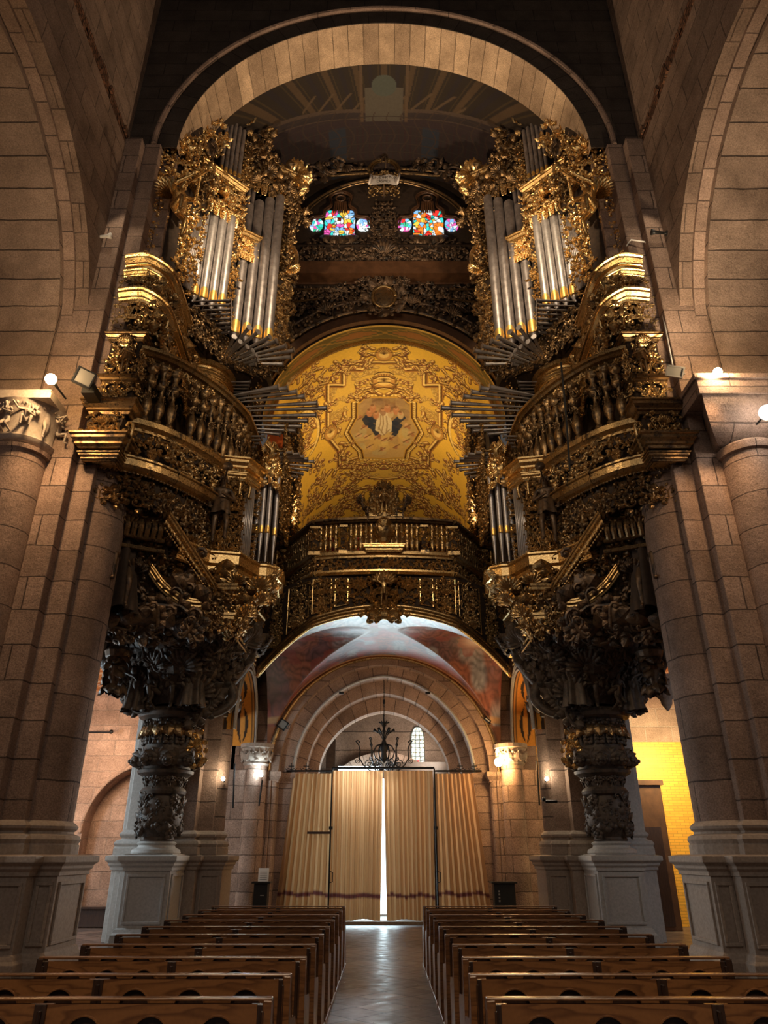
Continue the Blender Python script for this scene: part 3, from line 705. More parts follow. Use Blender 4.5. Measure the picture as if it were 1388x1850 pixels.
# scroll groups, in photo positions
for (x, y, an, s, tn) in ((700, 712, -.4, .5, 1), (706, 700, -1.4, .55, -1), (720, 700, -.2, .45, -1), (735, 708, .9, .4, 1), (742, 718, -.3, .35, 1),
    (765, 745, 1.2, .5, -1), (770, 760, .7, .5, 1), (776, 780, -1.0, .55, 1), (772, 800, 2.0, .55, -1), (785, 770, .2, .5, 1), (768, 815, 1.5, .5, 1), (790, 742, -1.2, .45, -1),
    (700, 835, .3, .6, 1), (720, 838, .9, .5, -1), (740, 835, -.4, .5, 1), (712, 850, .2, .5, 1), (700, 870, 1.0, .6, -1), (724, 880, .2, .8, 1), (745, 870, .6, .8, -1), (770, 868, 1.2, .8, 1), (790, 850, .3, .7, -1), (800, 880, .9, .8, 1), (735, 895, .4, .9, -1), (765, 900, 1.0, .9, 1), (712, 905, .5, .8, 1), (810, 820, 1.1, .6, 1), (818, 800, -.6, .6, -1),
    (706, 640, .1, .5, 1), (715, 648, .7, .45, -1), (735, 652, .3, .4, 1), (752, 662, .5, .35, -1), (712, 630, -.2, .4, 1),
    (800, 668, 1.0, .45, 1), (806, 664, -.7, .45, -1), (812, 684, 1.6, .42, -1), (795, 690, .3, .35, 1), (826, 690, .9, .4, 1), (806, 712, .4, .45, 1), (815, 735, 1.2, .5, -1), (800, 728, 2.2, .4, 1)):
    acan(vpix(x, y), an, s, tn)
# crown cartouche, top and shells
for (px, rx, ry) in (((694, 688), .42, .5), ((694, 640), .3, .35), ((790, 782), .3, .5)):
    m_ = abs(px[0]-694) > 5; blob(px, rx*1.12, ry*1.12, INK, .9, m_); blob(px, rx, ry, (.62, .34, .1), .95, m_); blob(px, rx*.62, ry*.62, HI, .7, m_)
    s0, y0 = vpix(*px)
    for i in range(9): a = -1.2+i*.3; stroke([(s0, y0), (s0+rx*sin(a), y0+(-ry)*cos(a))], .015, INK, .8, m_)
for y in (672, 680, 690, 700): stroke(pol([(694, y), (704, y+1), (711, y+4)]), .035, INK, .8); stroke(pol([(694, y+2), (704, y+3), (710, y+6)]), .02, HI, .8)
s0, y0 = vpix(838, 790); th = np.linspace(-1.4, 1.4, 14); stroke(np.stack([s0-.75*np.cos(th), y0+1.4*np.sin(th)], 1), .09, INK, .8); stroke(np.stack([s0-.72*np.cos(th), y0+1.4*np.sin(th)], 1), .055, HI, .8)
r5 = random.Random(3)
for i in range(120):
    s_ = r5.uniform(.4, 5.2); y_ = r5.uniform(25.2, 32.3); acan((s_, y_), r5.uniform(0, 6.2), r5.uniform(.35, .7), r5.choice((1, -1)), 1)
CV = np.clip(CV, .01, 1)
mb = MB(); G = np.stack([VR*np.sin(SS/VR), YY, VZ+VR*np.cos(SS/VR)], -1); mb.grid(G); o = struct(mb.build('ceiling_gilded', M['vc_gold'], smooth=True)); set_cols(o, CV.reshape(-1, 3))
# choir room below the vault
mb = MB()
for sx in (-1, 1): mb.grid([[(3.45*sx, 18.2, 8.5), (3.45*sx, 18.2, 13.1)], [(3.45*sx, 33.0, 8.5), (3.45*sx, 33.0, 13.1)]])
mb.grid([[(-3.6, 33.0, 8.5), (-3.6, 33.0, 17)], [(3.6, 33.0, 8.5), (3.6, 33.0, 17)]]); struct(mb.build('wall_choir', M['box_wood']))
mb = MB(); mb.box(-6.1, 6.1, 18.7, 33.0, 8.2, 8.5); struct(mb.build('floor_choir', M['ground']))
# ---------------------------------------------------------------- narthex under the choir, door wall, porch, aisles
nx, ny = 260, 150; X = np.linspace(-1, 1, nx); T_ = np.linspace(0, 1, ny); XX, TT = np.meshgrid(X, T_, indexing='ij'); Y0_ = np.interp(np.abs(XX)*3.6, [0, 1.8, 3.3, 3.7], [17.06, 17.2, 18.75, 18.9]); YY = Y0_+(21-Y0_)*TT
K_ = (21-YY)/3.9; WW_ = 3.32+.4*K_; HH_ = 3.22+.72*K_; UU_ = XX; XX = XX*WW_; zb = 3.75+HH_*np.sqrt(np.clip(1-UU_**2, 0, 1)); zc = 3.75+(HH_-.02)*np.sqrt(np.clip(1-((YY-19.25)/1.8)**2, 0, 1))
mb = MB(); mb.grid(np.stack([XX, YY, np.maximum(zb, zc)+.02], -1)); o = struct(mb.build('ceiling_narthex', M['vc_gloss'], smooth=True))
rg = np.random.default_rng(9)
def vnoise(U, V, sc, seed=0):
    g = np.random.default_rng(seed).random((64, 64)); u = np.abs(U*sc) % 62; v = np.abs(V*sc) % 62; i = u.astype(int); j = v.astype(int); a = u-i; b = v-j; a = a*a*(3-2*a); b = b*b*(3-2*b)
    return g[i, j]*(1-a)*(1-b)+g[i+1, j]*a*(1-b)+g[i, j+1]*(1-a)*b+g[i+1, j+1]*a*b
n1 = vnoise(XX+40, YY, 1.2, 1)*.5+vnoise(XX+40, YY, 3.5, 2)*.3+vnoise(XX+9, YY, 9, 3)*.2
n2 = vnoise(XX+5, YY, 2.2, 5); n3 = np.abs(np.sin((n1*9+YY*3)*3))
C = np.zeros((nx, ny, 3)); C[:] = [.30, .10, .055]; f = np.clip((n1-.42)*6, 0, 1)[..., None]; C = C*(1-f)+np.array([.17, .08, .085])*f
f = np.clip((n2-.62)*5, 0, 1)[..., None]; C = C*(1-f)+np.array([.30, .28, .30])*f; C *= (.7+.45*n3)[..., None]
f = np.clip((.9-np.hypot(XX*.42, (YY-17.8)*.45))*1.6, 0, 1)[..., None]*.85; C = C*(1-f)+np.array([.50, .50, .50])*f*(.7+.5*n3[..., None])  # pale crown patch: daylight glare painted into the vault colours
hs = vnoise(XX*1.0+30, YY*1.0, .9, 11)*.5+vnoise(XX+30, YY, 4, 12)*.5; ln = np.abs(np.sin(hs*14+YY*16)); C *= (.55+.6*ln)[..., None]; red = vnoise(XX+3, YY*2, 2.6, 15) > .66; C[red] = C[red]*.4+np.array([.34, .07, .05])*.6
groin = np.abs(zb-zc) < .02; C[groin] = [.25, .16, .13]; edge = (YY > 20.92) | (TT < .004); C[edge] = [.30, .12, .06]; C[(YY > 20.86) & (YY < 20.9)] = [.5, .3, .15]
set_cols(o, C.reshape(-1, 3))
# door wall: stepped orders of arches
ORD = [(21.0, 21.32, 2.95, 3.0, 0), (21.32, 21.95, 2.55, 2.72, .22), (21.95, 22.6, 2.28, 2.36, .22), (22.6, 23.1, 1.98, 1.95, .22)]
t = thing('portal_arch', (0, 21.5, 0), 'wide stepped stone arch framing the curtained door', 'arch')
for i, (y0, y1, hw, rise, pt_) in enumerate(ORD):
    mb = MB(); prev = ORD[i-1][2]+.35 if i else 4.3
    Q0 = arch_pts(hw, rise, 36, pt_)+[0, 3.75]; top = 7.1 if i == 0 else None
    if i == 0: arch_wall(mb, 'y', y0, y1, -4.3, 4.3, 0, 7.1, 0, hw, 3.75, rise, pt_, 36)
    else:
        Q1 = arch_pts(prev, ORD[i-1][3]+.4, 36, pt_)+[0, 3.75]
        Q0 = np.vstack([[Q0[0, 0], 0], Q0, [Q0[-1, 0], 0]]); Q1 = np.vstack([[Q1[0, 0], 0], Q1, [Q1[-1, 0], 0]])
        L = np.concatenate([[0], np.cumsum(np.hypot(*np.diff(Q0, axis=0).T))])
        mb.grid([[(a[0], y0, a[1]), (b[0], y0, b[1])] for a, b in zip(Q0, Q1)], [[(0, l), (.6, l)] for l in L])
        mb.grid([[(a[0], y0, a[1]), (a[0], y1, a[1])] for a in Q0], [[(y0, l), (y1, l)] for l in L])
    mb.build('arch_order', M['door_stone'], t)
mb = MB(); p0 = arch_pts(2.57, 2.74, 36, .22)+[0, 3.75]; mb.tube([(a, 21.31, b) for a, b in p0], .035, 8); mb.build('arch_fillet', M['ped_pale'], t)
mb = MB(); mb.tube([(a, 20.98, b) for a, b in arch_pts(3.22, 3.22, 40)+[0, 3.75]], .05, 8)
mb.build('arch_moulding', M['gold_mid'], t)
for sx in (-1, 1):
    mb = MB()
    for (x0, x1, y0) in ((2.55, 2.95, 21.3), (2.95, 3.5, 20.95)):
        a, b = sorted((x0*sx, x1*sx)); mb.sweep([(0, 3.45), (.03, 3.47), (.03, 3.52), (.1, 3.62), (.1, 3.75), (0, 3.76)], [(a, y0, 0), (b, y0, 0), (b, y0+.3, 0), (a, y0+.3, 0)], closed=True)
    mb.tube([(3.05*sx, 20.98, 0), (3.05*sx, 20.98, 3.5)], .09, 10); mb.tube([(3.3*sx, 20.98, 0), (3.3*sx, 20.98, 3.5)], .07, 10)
    mb.build('impost', M['door_stone'], t)
# porch behind
mb = MB(); mb.grid([[(-4, 25.8, 0), (-4, 25.8, 8)], [(4, 25.8, 0), (4, 25.8, 8)]])
for sx in (-1, 1): mb.grid([[(2.9*sx, 23.1, 0), (2.9*sx, 23.1, 8)], [(2.9*sx, 25.8, 0), (2.9*sx, 25.8, 8)]])
mb.grid([[(-3, 23.1, 7.2), (-3, 25.8, 7.2)], [(3, 23.1, 7.2), (3, 25.8, 7.2)]])
struct(mb.build('wall_porch', M['arch2']))
mb = MB(); ring(mb, 'y', 25.2, 25.78, 0, 2.5, 2.0, 2.3, 30); struct(mb.build('trim_4', M['door_stone']))
# lancet window in the porch
mb = MB(); nyy, nxx = 60, 24; zz = np.linspace(-.72, .70, nyy); G = np.zeros((nyy, nxx, 3)); C = np.zeros((nyy, nxx, 3)); rr = random.Random(2)
for i, z in enumerate(zz):
    hw = .24 if z < .25 else .24*math.sqrt(max(.0, 1-((z-.25)/.46)**2))+.004
    for j in range(nxx):
        u = -1+2*j/(nxx-1); G[i, j] = (1.17+u*hw, 25.7, 5.0+z)
        c = [.80, .92, .90]; 
        if (abs(((z*7.2) % 1)-.5) > .42) or abs(u) > .9 or abs(abs(u)-.33) < .05: c = [.06, .07, .06]
        elif rr.random() < .28: c = rr.choice([[.3, .35, .3], [.65, .5, .25], [.35, .3, .25]])
        if -.58 < z < -.40 and abs(u) < .2: c = [.75, .05, .06]
        C[i, j] = c
mb.grid(G); o = struct(mb.build('window_1', M['lancet'])); set_cols(o, C.reshape(-1, 3))
# bright glazed door leaf with daylight behind, seen past the curtains
mb = MB(); mb.box(-1.75, .42, 24.6, 24.65, .05, 3.9); mb.box(-1.5, -.15, 24.6, 24.65, 3.9, 4.28); struct(mb.build('window_2', M['daylight']))
mb = MB(); mb.box(-1.9, -1.72, 24.5, 24.7, 0, 4.3); mb.box(.42, .6, 24.5, 24.7, 0, 4.0); mb.box(.4, 2.5, 24.5, 24.7, 0, 4.4); mb.box(-1.9, -1.6, 24.45, 24.5, 4.2, 5.1)
struct(mb.build('door_1', M['door_wood']))
mb = MB(); mb.box(-2.55, 2.55, 21.6, 22.0, 0, .07); struct(mb.build('trim_5', M['ped']))
# corner piers and side arches of the narthex, built left then mirrored
def narthex_side(label):
    t = thing('narthex_pier', (-4.4, 18.3, 0), label, 'pier', 'dark piers under the choir')
    mb = MB(); mb.box(-5.5, -3.95, 17.9, 18.75, 1.66, 8.2); mb.box(-5.2, -4.3, 17.6, 17.95, 1.66, 6.4); mb.build('shaft', M['pier2'], t, bevel=.015)
    mb = MB(); mb.lathe([(.24, 2.1), (.23, 4.7)], (-3.98, 18.2, 0), 18); mb.build('column_shaft', M['pier'], t, smooth=True)
    mb = MB(); mb.lathe([(.23, 4.7), (.27, 4.74), (.25, 4.8), (.36, 5.15), (.38, 5.18), (.38, 5.28)], (-3.98, 18.2, 0), 16)
    for i in range(8): a = -PI+i*PI/4; mb.stamp(LEAF2, (-3.98+.27*cos(a), 18.2+.27*sin(a), 4.8), (0, 0, 1), (cos(a), sin(a), 0), .33)
    mb.build('column_capital', M['bronze'], t)
    mb = MB(); cornice(mb, -5.5, -3.95, 17.9, 18.75, COLBASE); mb.lathe([(.24+o*.8, z) for o, z in COLBASE], (-3.98, 18.2, 0), 18)
    cornice(mb, -5.2, -4.3, 17.6, 17.95, COLBASE); mb.build('base_moulding', M['ped'], t)
    mb = MB(); mb.box(-5.6, -3.62, 17.8, 18.9, 0, 1.62); cornice(mb, -5.6, -3.62, 17.8, 18.9, PEDCAP); cornice(mb, -5.6, -3.62, 17.8, 18.9, PEDBASE); mb.box(-5.3, -4.15, 17.5, 17.8, 0, 1.62); cornice(mb, -5.3, -4.15, 17.5, 17.8, PEDCAP)
    panel(mb, 'y', 17.8, -4.1, -3.68, .42, 1.28); mb.build('pedestal', M['ped'], t, bevel=.008)
    return t
a = narthex_side('shadowed stone pier with a small lamp, left of the door aisle, behind the carved console')
b = mirror_copy(a, 'shadowed stone pier with a small lamp, right of the door aisle, behind the carved console')
def door_column(label):
    t = thing('stone_column', (-3.5, 20.6, 0), label, 'column', 'stone columns flanking the portal')
    mb = MB(); mb.lathe([(.33, .34), (.31, 3.88)], (-3.52, 20.62, 0), 24); mb.build('shaft', M['door_stone'], t, smooth=True)
    mb = MB(); mb.lathe([(.42, 0), (.42, .14), (.44, .2), (.38, .26), (.36, .3), (.33, .36)], (-3.52, 20.62, 0), 24); mb.build('base', M['ped'], t, smooth=True, angle=40)
    mb = MB(); mb.lathe([(.31, 3.85), (.36, 3.9), (.33, 3.95), (.42, 4.3), (.46, 4.32), (.46, 4.42)], (-3.52, 20.62, 0), 20)
    for k in range(2):
        for i in range(10): q = i*PI/5+k*.3; mb.stamp(LEAF2 if k == 0 else SCROLL2, (-3.52+.36*cos(q), 20.62+.36*sin(q), 3.95+.2*k), (0, 0, 1), (cos(q), sin(q), .1), .26)
    mb.build('capital', M['ped'], t)
    mb = MB(); mb.box(-4.3, -3.55, 20.4, 21.0, 0, 3.75); mb.box(-3.35, -3.1, 20.8, 21.0, 0, 3.5); mb.build('pilaster', M['door_stone'], t, bevel=.02)
    return t
a = door_column('stone column with a carved capital and hanging lamps, left of the curtained door'); b = mirror_copy(a, 'stone column with a carved capital beside the bright warm lamp, right of the door')
def side_arch(label):
    t = thing('painted_arch', (-3.8, 19.4, 4.5), label, 'arch', 'painted side arches of the narthex')
    nA, nW = 120, 30; A = np.linspace(0, PI, nA); W = np.linspace(-4.35, -3.68, nW)
    AA, WW = np.meshgrid(A, W, indexing='ij'); mb = MB(); mb.grid(np.stack([WW, 19.4+1.45*np.cos(AA), 4.42+1.75*np.sin(AA)], -1)); 
    o = mb.build('painted_soffit', M['vc'], t, smooth=True)
    q = (WW+4.02)/.33; a_ = AA*1.6*2.2; C = np.zeros((nA, nW, 3)); C[:] = [.80, .34, .05]; w = .5*np.abs(np.sin(a_*1.3))
    C[(np.abs(q) < w)] = [.05, .03, .02]; C[(np.abs(q) < w*.45)] = [.8, .36, .07]; C[(np.abs(q) > .8)] = [.55, .25, .06]; C[(np.abs(np.abs(q)-.8) < .04)] = [.04, .03, .02]
    set_cols(o, C.reshape(-1, 3))
    mb = MB(); path = np.array([(-3.66, 19.4+1.47*cos(x), 4.42+1.78*sin(x)) for x in np.linspace(0, PI, 30)])
    for k, (d, rr_) in enumerate(((0, .03), (.07, .02), (.12, .02))): mb.tube(path*[1, 1, 1]+np.array([.02, 0, 0])+(path-np.array([-3.66, 19.4, 4.42]))*d, rr_, 6)
    mb.build('arch_moulding', M['ped_pale'], t)
    mb = MB(); arch_wall(mb, 'x', -3.68, -3.66, 17.9, 21.0, 4.42, 7.2, 19.4, 1.45, 4.42, 1.75, back=False, soffit=False); mb.build('spandrel', M['box_wood'], t)
    return t
a = side_arch('orange and black painted arch on the left side of the narthex'); b = mirror_copy(a, 'orange and black painted arch on the right side of the narthex')

# aisle ends
def aisle_vault(sx, nm):
    nx, ny = 90, 90; X = np.linspace(4.3, 10.5, nx)*sx; Y = np.linspace(17.0, 21.0, ny); XX, YY = np.meshgrid(X, Y, indexing='ij')
    zb = 4.0+2.1*np.sqrt(np.clip(1-((np.abs(XX)-7.2)/3.35)**2, 0, 1))+(21-YY)*.14; zc = zb-1
    mb = MB(); mb.grid(np.stack([XX, YY, np.maximum(zb, zc)], -1)); o = struct(mb.build(nm, M['vc'], smooth=True))
    n1 = vnoise(XX+40, YY, 2.2, 1)*.6+vnoise(XX+40, YY, 6, 2)*.4; C = np.zeros((nx, ny, 3)); C[:] = [.62, .26, .08]; st = np.abs(np.sin(n1*26)); C[st < .4] = [.42, .13, .05]; C[st > .93] = [.75, .6, .5]; C[np.abs(zb-zc) < .06] = [.8, .5, .2]
    set_cols(o, C.reshape(-1, 3))
aisle_vault(-1, 'ceiling_aisle_left'); aisle_vault(1, 'ceiling_aisle_right')
mb = MB(); arch_wall(mb, 'y', 21.0, 21.5, -10.6, -4.2, 0, 7.4, -6.4, 1.75, 2.2, 1.75, n=24); mb.grid([[(-8.3, 21.5, 0), (-8.3, 21.5, 4.2)], [(-4.5, 21.5, 0), (-4.5, 21.5, 4.2)]])
struct(mb.build('wall_back_left', M['aisle']))
mb = MB(); mb.tube([(a, 20.98, b) for a, b in arch_pts(1.8, 1.8, 24)+[-6.4, 2.2]], .05, 8); struct(mb.build('trim_6', M['aisle']))
mb = MB(); mb.box(-6.6, -6.35, 21.42, 21.5, 1.6, 2.6); struct(mb.build('window_3', M['black']))
mb = MB(); mb.grid([[(4.2, 21.0, 4.55), (4.2, 21.0, 7.4)], [(10.6, 21.0, 4.55), (10.6, 21.0, 7.4)]]); struct(mb.build('wall_back_right', M['aisle_pale']))
mb = MB(); mb.box(4.3, 10.6, 21.0, 21.2, 0, 4.55); struct(mb.build('wall_yellow', M['yellow_brick']))
t = thing('wooden_lobby', (7.0, 20.6, 0), 'dark brown wooden door lobby standing before the glowing yellow brick wall', 'cabinet')
mb = MB(); mb.box(6.1, 7.22, 19.8, 20.98, 0, 3.3); mb.build('body', M['box_wood'], t, bevel=.02)
mb = MB(); mb.box(6.06, 7.28, 19.74, 20.98, 3.3, 3.42); mb.build('cornice', M['box_wood'], t)
mb = MB(); mb.box(6.3, 7.05, 19.77, 19.8, .1, 2.3); mb.build('door', M['pew_dark'], t)
# upper aisle wall above arches so nothing is open to the void
mb = MB()
for sx in (-1, 1):
    mb.grid([[(6.3*sx, 16.9, 6.7), (6.3*sx, 16.9, 16)], [(10.6*sx, 16.9, 6.7), (10.6*sx, 16.9, 16)]])
struct(mb.build('wall_aisle_end', M['aisle']))
t = thing('wooden_bench', (-7.9, 20.7, 0), 'small dark chest against the aisle wall, behind the left pier', 'chest')
mb = MB(); mb.box(-8.0, -7.0, 20.6, 21, 0.03, .42); mb.build('body', M['pew_dark'], t, bevel=.01); mb = MB(); mb.box(-8.05, -6.95, 20.55, 21, .42, .47); mb.build('lid', M['pew_dark'], t)

# ---------------------------------------------------------------- curtains
def curtain(x0t, x1t, x0b, x1b, zt, zb, folds, seed, label, y=21.2, band_z=.80):
    r = random.Random(seed); nx, nz = folds*14, 70; mb = MB(); G = np.zeros((nx+1, nz+1, 3)); C = np.zeros((nx+1, nz+1, 3)); ph = [r.uniform(0, 6) for _ in range(4)]
    for i in range(nx+1):
        u = i/nx
        for k in range(nz+1):
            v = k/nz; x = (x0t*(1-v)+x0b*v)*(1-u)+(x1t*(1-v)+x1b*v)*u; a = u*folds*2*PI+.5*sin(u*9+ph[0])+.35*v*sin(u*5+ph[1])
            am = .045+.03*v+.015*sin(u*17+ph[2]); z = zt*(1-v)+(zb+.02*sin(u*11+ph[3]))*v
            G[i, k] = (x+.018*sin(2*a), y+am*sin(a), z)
            c = np.array([.60, .36, .175]) if sin(a*.5+ph[0]) > -.3 else np.array([.54, .315, .145])  # darker stripes paint fold shading into the cloth
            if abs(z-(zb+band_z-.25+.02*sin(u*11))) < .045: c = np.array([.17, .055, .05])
            C[i, k] = c
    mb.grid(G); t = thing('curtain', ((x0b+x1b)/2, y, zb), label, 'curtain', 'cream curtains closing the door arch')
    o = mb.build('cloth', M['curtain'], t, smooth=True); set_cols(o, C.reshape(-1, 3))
    return t
curtain(-2.55, -1.44, -2.86, -1.43, 3.72, .18, 9, 1, 'leftmost cream curtain, outer panel left of the dark post')
curtain(-1.45, -.045, -1.42, -.10, 3.80, .14, 11, 2, 'tall cream curtain just left of the bright gap')
curtain(-.02, 1.38, .06, 1.34, 3.80, .14, 11, 3, 'tall cream curtain just right of the bright gap')
curtain(1.41, 2.5, 1.41, 2.84, 3.72, .18, 9, 4, 'rightmost cream curtain, outer panel right of the dark post')
t = thing('curtain_rail', (0, 21.2, 3.85), 'black iron rail with small crosses above the curtains', 'rail')
mb = MB(); mb.tube([(-2.75, 21.2, 3.79), (-1.47, 21.2, 3.79)], .025, 8); mb.tube([(-1.47, 21.2, 3.87), (1.42, 21.2, 3.87)], .03, 8); mb.tube([(1.42, 21.2, 3.79), (2.75, 21.2, 3.79)], .025, 8); mb.build('rod', M['iron'], t)
for x in (-2.62, -2.2, 2.15, 2.55):
    mb = MB(); mb.tube([(x, 21.2, 3.8), (x, 21.2, 4.0)], .012, 6); mb.tube([(x-.08, 21.2, 3.92), (x+.08, 21.2, 3.92)], .012, 6)
    for s in (-1, 1): mb.tube([(x, 21.2, 3.82), (x+s*.09, 21.2, 3.86), (x+s*.13, 21.2, 3.82), (x+s*.17, 21.2, 3.86)], .01, 6)
    mb.build('cross_finial', M['iron'], t)
for x, lb in ((-1.45, 'black iron post between the two left curtains'), (1.41, 'black iron post between the two right curtains')):
    t = thing('iron_post', (x, 21.22, 0), lb, 'post', 'iron posts of the curtained lobby'); mb = MB(); mb.box(x-.02, x+.02, 21.06, 21.12, 0, 3.85); mb.build('upright', M['iron'], t)
    mb = MB(); mb.tube([(x+.02, 21.18, 1.0), (x+.09, 21.1, 1.02), (x+.09, 21.1, 1.24), (x+.02, 21.18, 1.26)], .012, 6); mb.build('handle', M['iron'], t)
    mb = MB(); mb.box(x-.05, x+.05, 21.15, 21.21, 2.28, 2.36); mb.build('hinge', M['iron'], t)
mb = MB(); mb.box(-2.08, -1.46, 21.06, 21.1, 2.17, 2.23); tag(mb.build('crossbar', M['pew_dark']), 'short dark bar fixed across the leftmost curtain at the black post', 'bar')
# lectern stands by the door
for sx, x, lb in ((-1, -3.05, 'black lectern box with a paper on top, left of the door'), (1, 2.98, 'black box stand with pale lettering, right of the door')):
    t = thing('donation_box', (x, 20.0, 0), lb, 'box', None); w = .17 if sx < 0 else .26
    mb = MB(); mb.box(x-w, x+w, 19.85, 20.2, 0.0, 1.02); mb.build('body', M['black'], t, bevel=.01)
    mb = MB(); mb.box(x-w-.06, x+w+.06, 19.8, 20.25, 1.02, 1.06); mb.build('top', M['black'], t, bevel=.005)
    if sx < 0:
        mb = MB(); mb.box(-.13, .13, -.005, .005, 0, .3, c=(x+.02, 20.05, 1.06)); tag(mb.build('notice', M['paper']), 'pink-white printed notice standing on the black lectern box', 'notice')
        mb = MB(); [mb.box(x-.07, x+.11, 20.042, 20.044, 1.1+.04*k, 1.115+.04*k) for k in range(5)]; mb.build('printed_lines', M['grey_metal'], bpy.data.objects['notice'])
        mb = MB(); mb.box(x+.0, x+.1, 19.84, 19.85, .75, .77); mb.build('slot', M['grey_metal'], t)
    else:
        mb = MB(); [mb.box(x-.16, x-.12, 19.84, 19.85, .62+.07*k, .66+.07*k) for k in range(4)]; mb.build('lettering', M['grey_metal'], t)
# ================================================================ CARVED FIGURES (one continuous skinned body each)
def body_mesh(J, chains, R, name='body'):
    """J joints, chains of joint names, R radii -> evaluated mesh"""
    names = list(J); idx = {k: i for i, k in enumerate(names)}
    me = bpy.data.meshes.new(name); E = []
    for ch in chains:
        for a, b in zip(ch, ch[1:]):
            if (idx[a], idx[b]) not in E: E.append((idx[a], idx[b]))
    me.from_pydata([J[k] for k in names], E, []); ob = bpy.data.objects.new('tmp', me); COL.objects.link(ob)
    sk = ob.modifiers.new('s', 'SKIN'); sk.use_smooth_shade = True; sub_ = ob.modifiers.new('u', 'SUBSURF'); sub_.levels = 2; sub_.render_levels = 2
    L = me.skin_vertices[0].data
    for k, i in idx.items():
        r = R[k]; L[i].radius = r if hasattr(r, '__len__') else (r, r)
    L[idx['pel']].use_root = True
    dg = bpy.context.evaluated_depsgraph_get(); ev = ob.evaluated_get(dg); m2 = bpy.data.meshes.new_from_object(ev); bpy.data.objects.remove(ob)
    return m2
BR = dict(pel=(.15, .12), wai=(.12, .10), che=(.16, .12), nec=.055, hea=(.095, .105), cro=.075, nos=.03,
          shl=.065, ell=.05, wrl=.036, hal=.035, fl1=.012, fl2=.011, fl3=.011, fl4=.01, fl5=.012, hpl=.09, knl=.065, anl=.042, tol=.035)
def pose(kind):
    B = dict(pel=(0, 0, .95), wai=(0, 0, 1.12), che=(0, .0, 1.36), nec=(0, 0, 1.52), hea=(0, -.02, 1.66), cro=(0, 0, 1.75), nos=(0, -.13, 1.64))
    arm = {'down': ((.19, 0, 1.44), (.30, .02, 1.18), (.28, -.12, .96)), 'up': ((.19, 0, 1.46), (.38, 0, 1.62), (.26, -.02, 1.92)), 'out': ((.19, 0, 1.44), (.40, -.12, 1.36), (.56, -.3, 1.48)),
           'mouth': ((.19, 0, 1.44), (.30, -.22, 1.34), (.12, -.46, 1.56)), 'fold': ((.19, 0, 1.44), (.30, -.06, 1.16), (.06, -.24, 1.2))}
    leg = {'stand': ((.10, 0, .88), (.13, -.04, .48), (.12, .03, .08), (.13, -.14, .03)), 'sit': ((.10, -.05, .90), (.19, -.46, .92), (.17, -.42, .48), (.18, -.58, .43)), 'kneel': ((.10, 0, .86), (.16, -.28, .55), (.15, .12, .42), (.15, .26, .36)),
           'stride': ((.10, 0, .88), (.14, -.22, .55), (.14, -.16, .12), (.15, -.30, .05)), 'crouch': ((.11, 0, .88), (.30, -.36, 1.0), (.24, -.14, .58), (.28, -.32, .5)), 'back': ((.10, 0, .88), (.12, .10, .5), (.12, .3, .14), (.12, .2, .06))}
    aL, aR, lL, lR = kind
    for s, a, l in (('l', aL, lL), ('r', aR, lR)):
        g = -1 if s == 'l' else 1; A = arm[a]; Lg = leg[l]
        f = lambda p: (p[0]*g, p[1], p[2])
        B['sh'+s], B['el'+s], B['wr'+s] = map(f, A); w = np.array(A[2]); e = np.array(A[1]); d = (w-e)/np.linalg.norm(w-e); B['ha'+s] = f(w+d*.07)
        sd = np.cross(d, (0, 1, .3)); sd /= np.linalg.norm(sd)
        for i, o in enumerate((-.035, -.012, .012, .033)): B['f%d%s' % (i+1, s)] = f(w+d*(.15-.008*abs(i-1.3)*2)+sd*o+np.array([0, -.02, 0]))
        B['f5'+s] = f(w+d*.09+sd*-.07)
        for n, p in zip(('hp', 'kn', 'an', 'to'), Lg): B[n+s] = f(p)
    return B
def R_for():
    R = {}
    for k, v in BR.items():
        R[k] = v
        if k[-1] == 'l' and k != 'pel': R[k[:-1]+'r'] = v
        if k[:2] == 'fl': R['f%sl' % k[2]] = v; R['f%sr' % k[2]] = v
    return R
def figure_mesh(kind, bend=0):
    J = pose(kind); ch = [['pel', 'wai', 'che', 'nec', 'hea', 'cro'], ['hea', 'nos']]
    for s in 'lr':
        ch += [['che', 'sh'+s, 'el'+s, 'wr'+s, 'ha'+s], ['pel', 'hp'+s, 'kn'+s, 'an'+s, 'to'+s]]+[['ha'+s, 'f%d%s' % (i, s)] for i in (1, 2, 3, 4, 5)]
    if bend: J = {k: (p[0], p[1]-max(0, p[2]-.95)**1.0*bend, p[2]-max(0, p[2]-.95)*abs(bend)*.15) for k, p in J.items()}
    return body_mesh(J, ch, R_for())
FIG = {}
def fig_base(key, kind, bend=0):
    if key not in FIG: FIG[key] = figure_mesh(kind, bend)
    return FIG[key]
KINDS = dict(trumpet=(('mouth', 'mouth', 'sit', 'stride'), .12), atlas=(('up', 'up', 'crouch', 'crouch'), .15), stand=(('down', 'fold', 'stand', 'stride'), 0), putto=(('out', 'fold', 'sit', 'sit'), .1), wave=(('up', 'out', 'stride', 'back'), 0), recline=(('out', 'down', 'sit', 'stride'), -.35), kneel=(('fold', 'fold', 'kneel', 'kneel'), .3))
def hair_mesh(seed=1):
    r = random.Random(seed); mb = MB()
    for i in range(34):
        a = r.uniform(0, 2*PI); e = r.uniform(-.1, 1.5); x, y, z = .105*cos(e)*cos(a), .11*cos(e)*sin(a), .10*sin(e)
        if y < -.05 and e < .75: continue
        v, f = ball(r.uniform(.03, .045), 6, 4); mb.add(v+np.array([x, y, z]), f)
    return mb
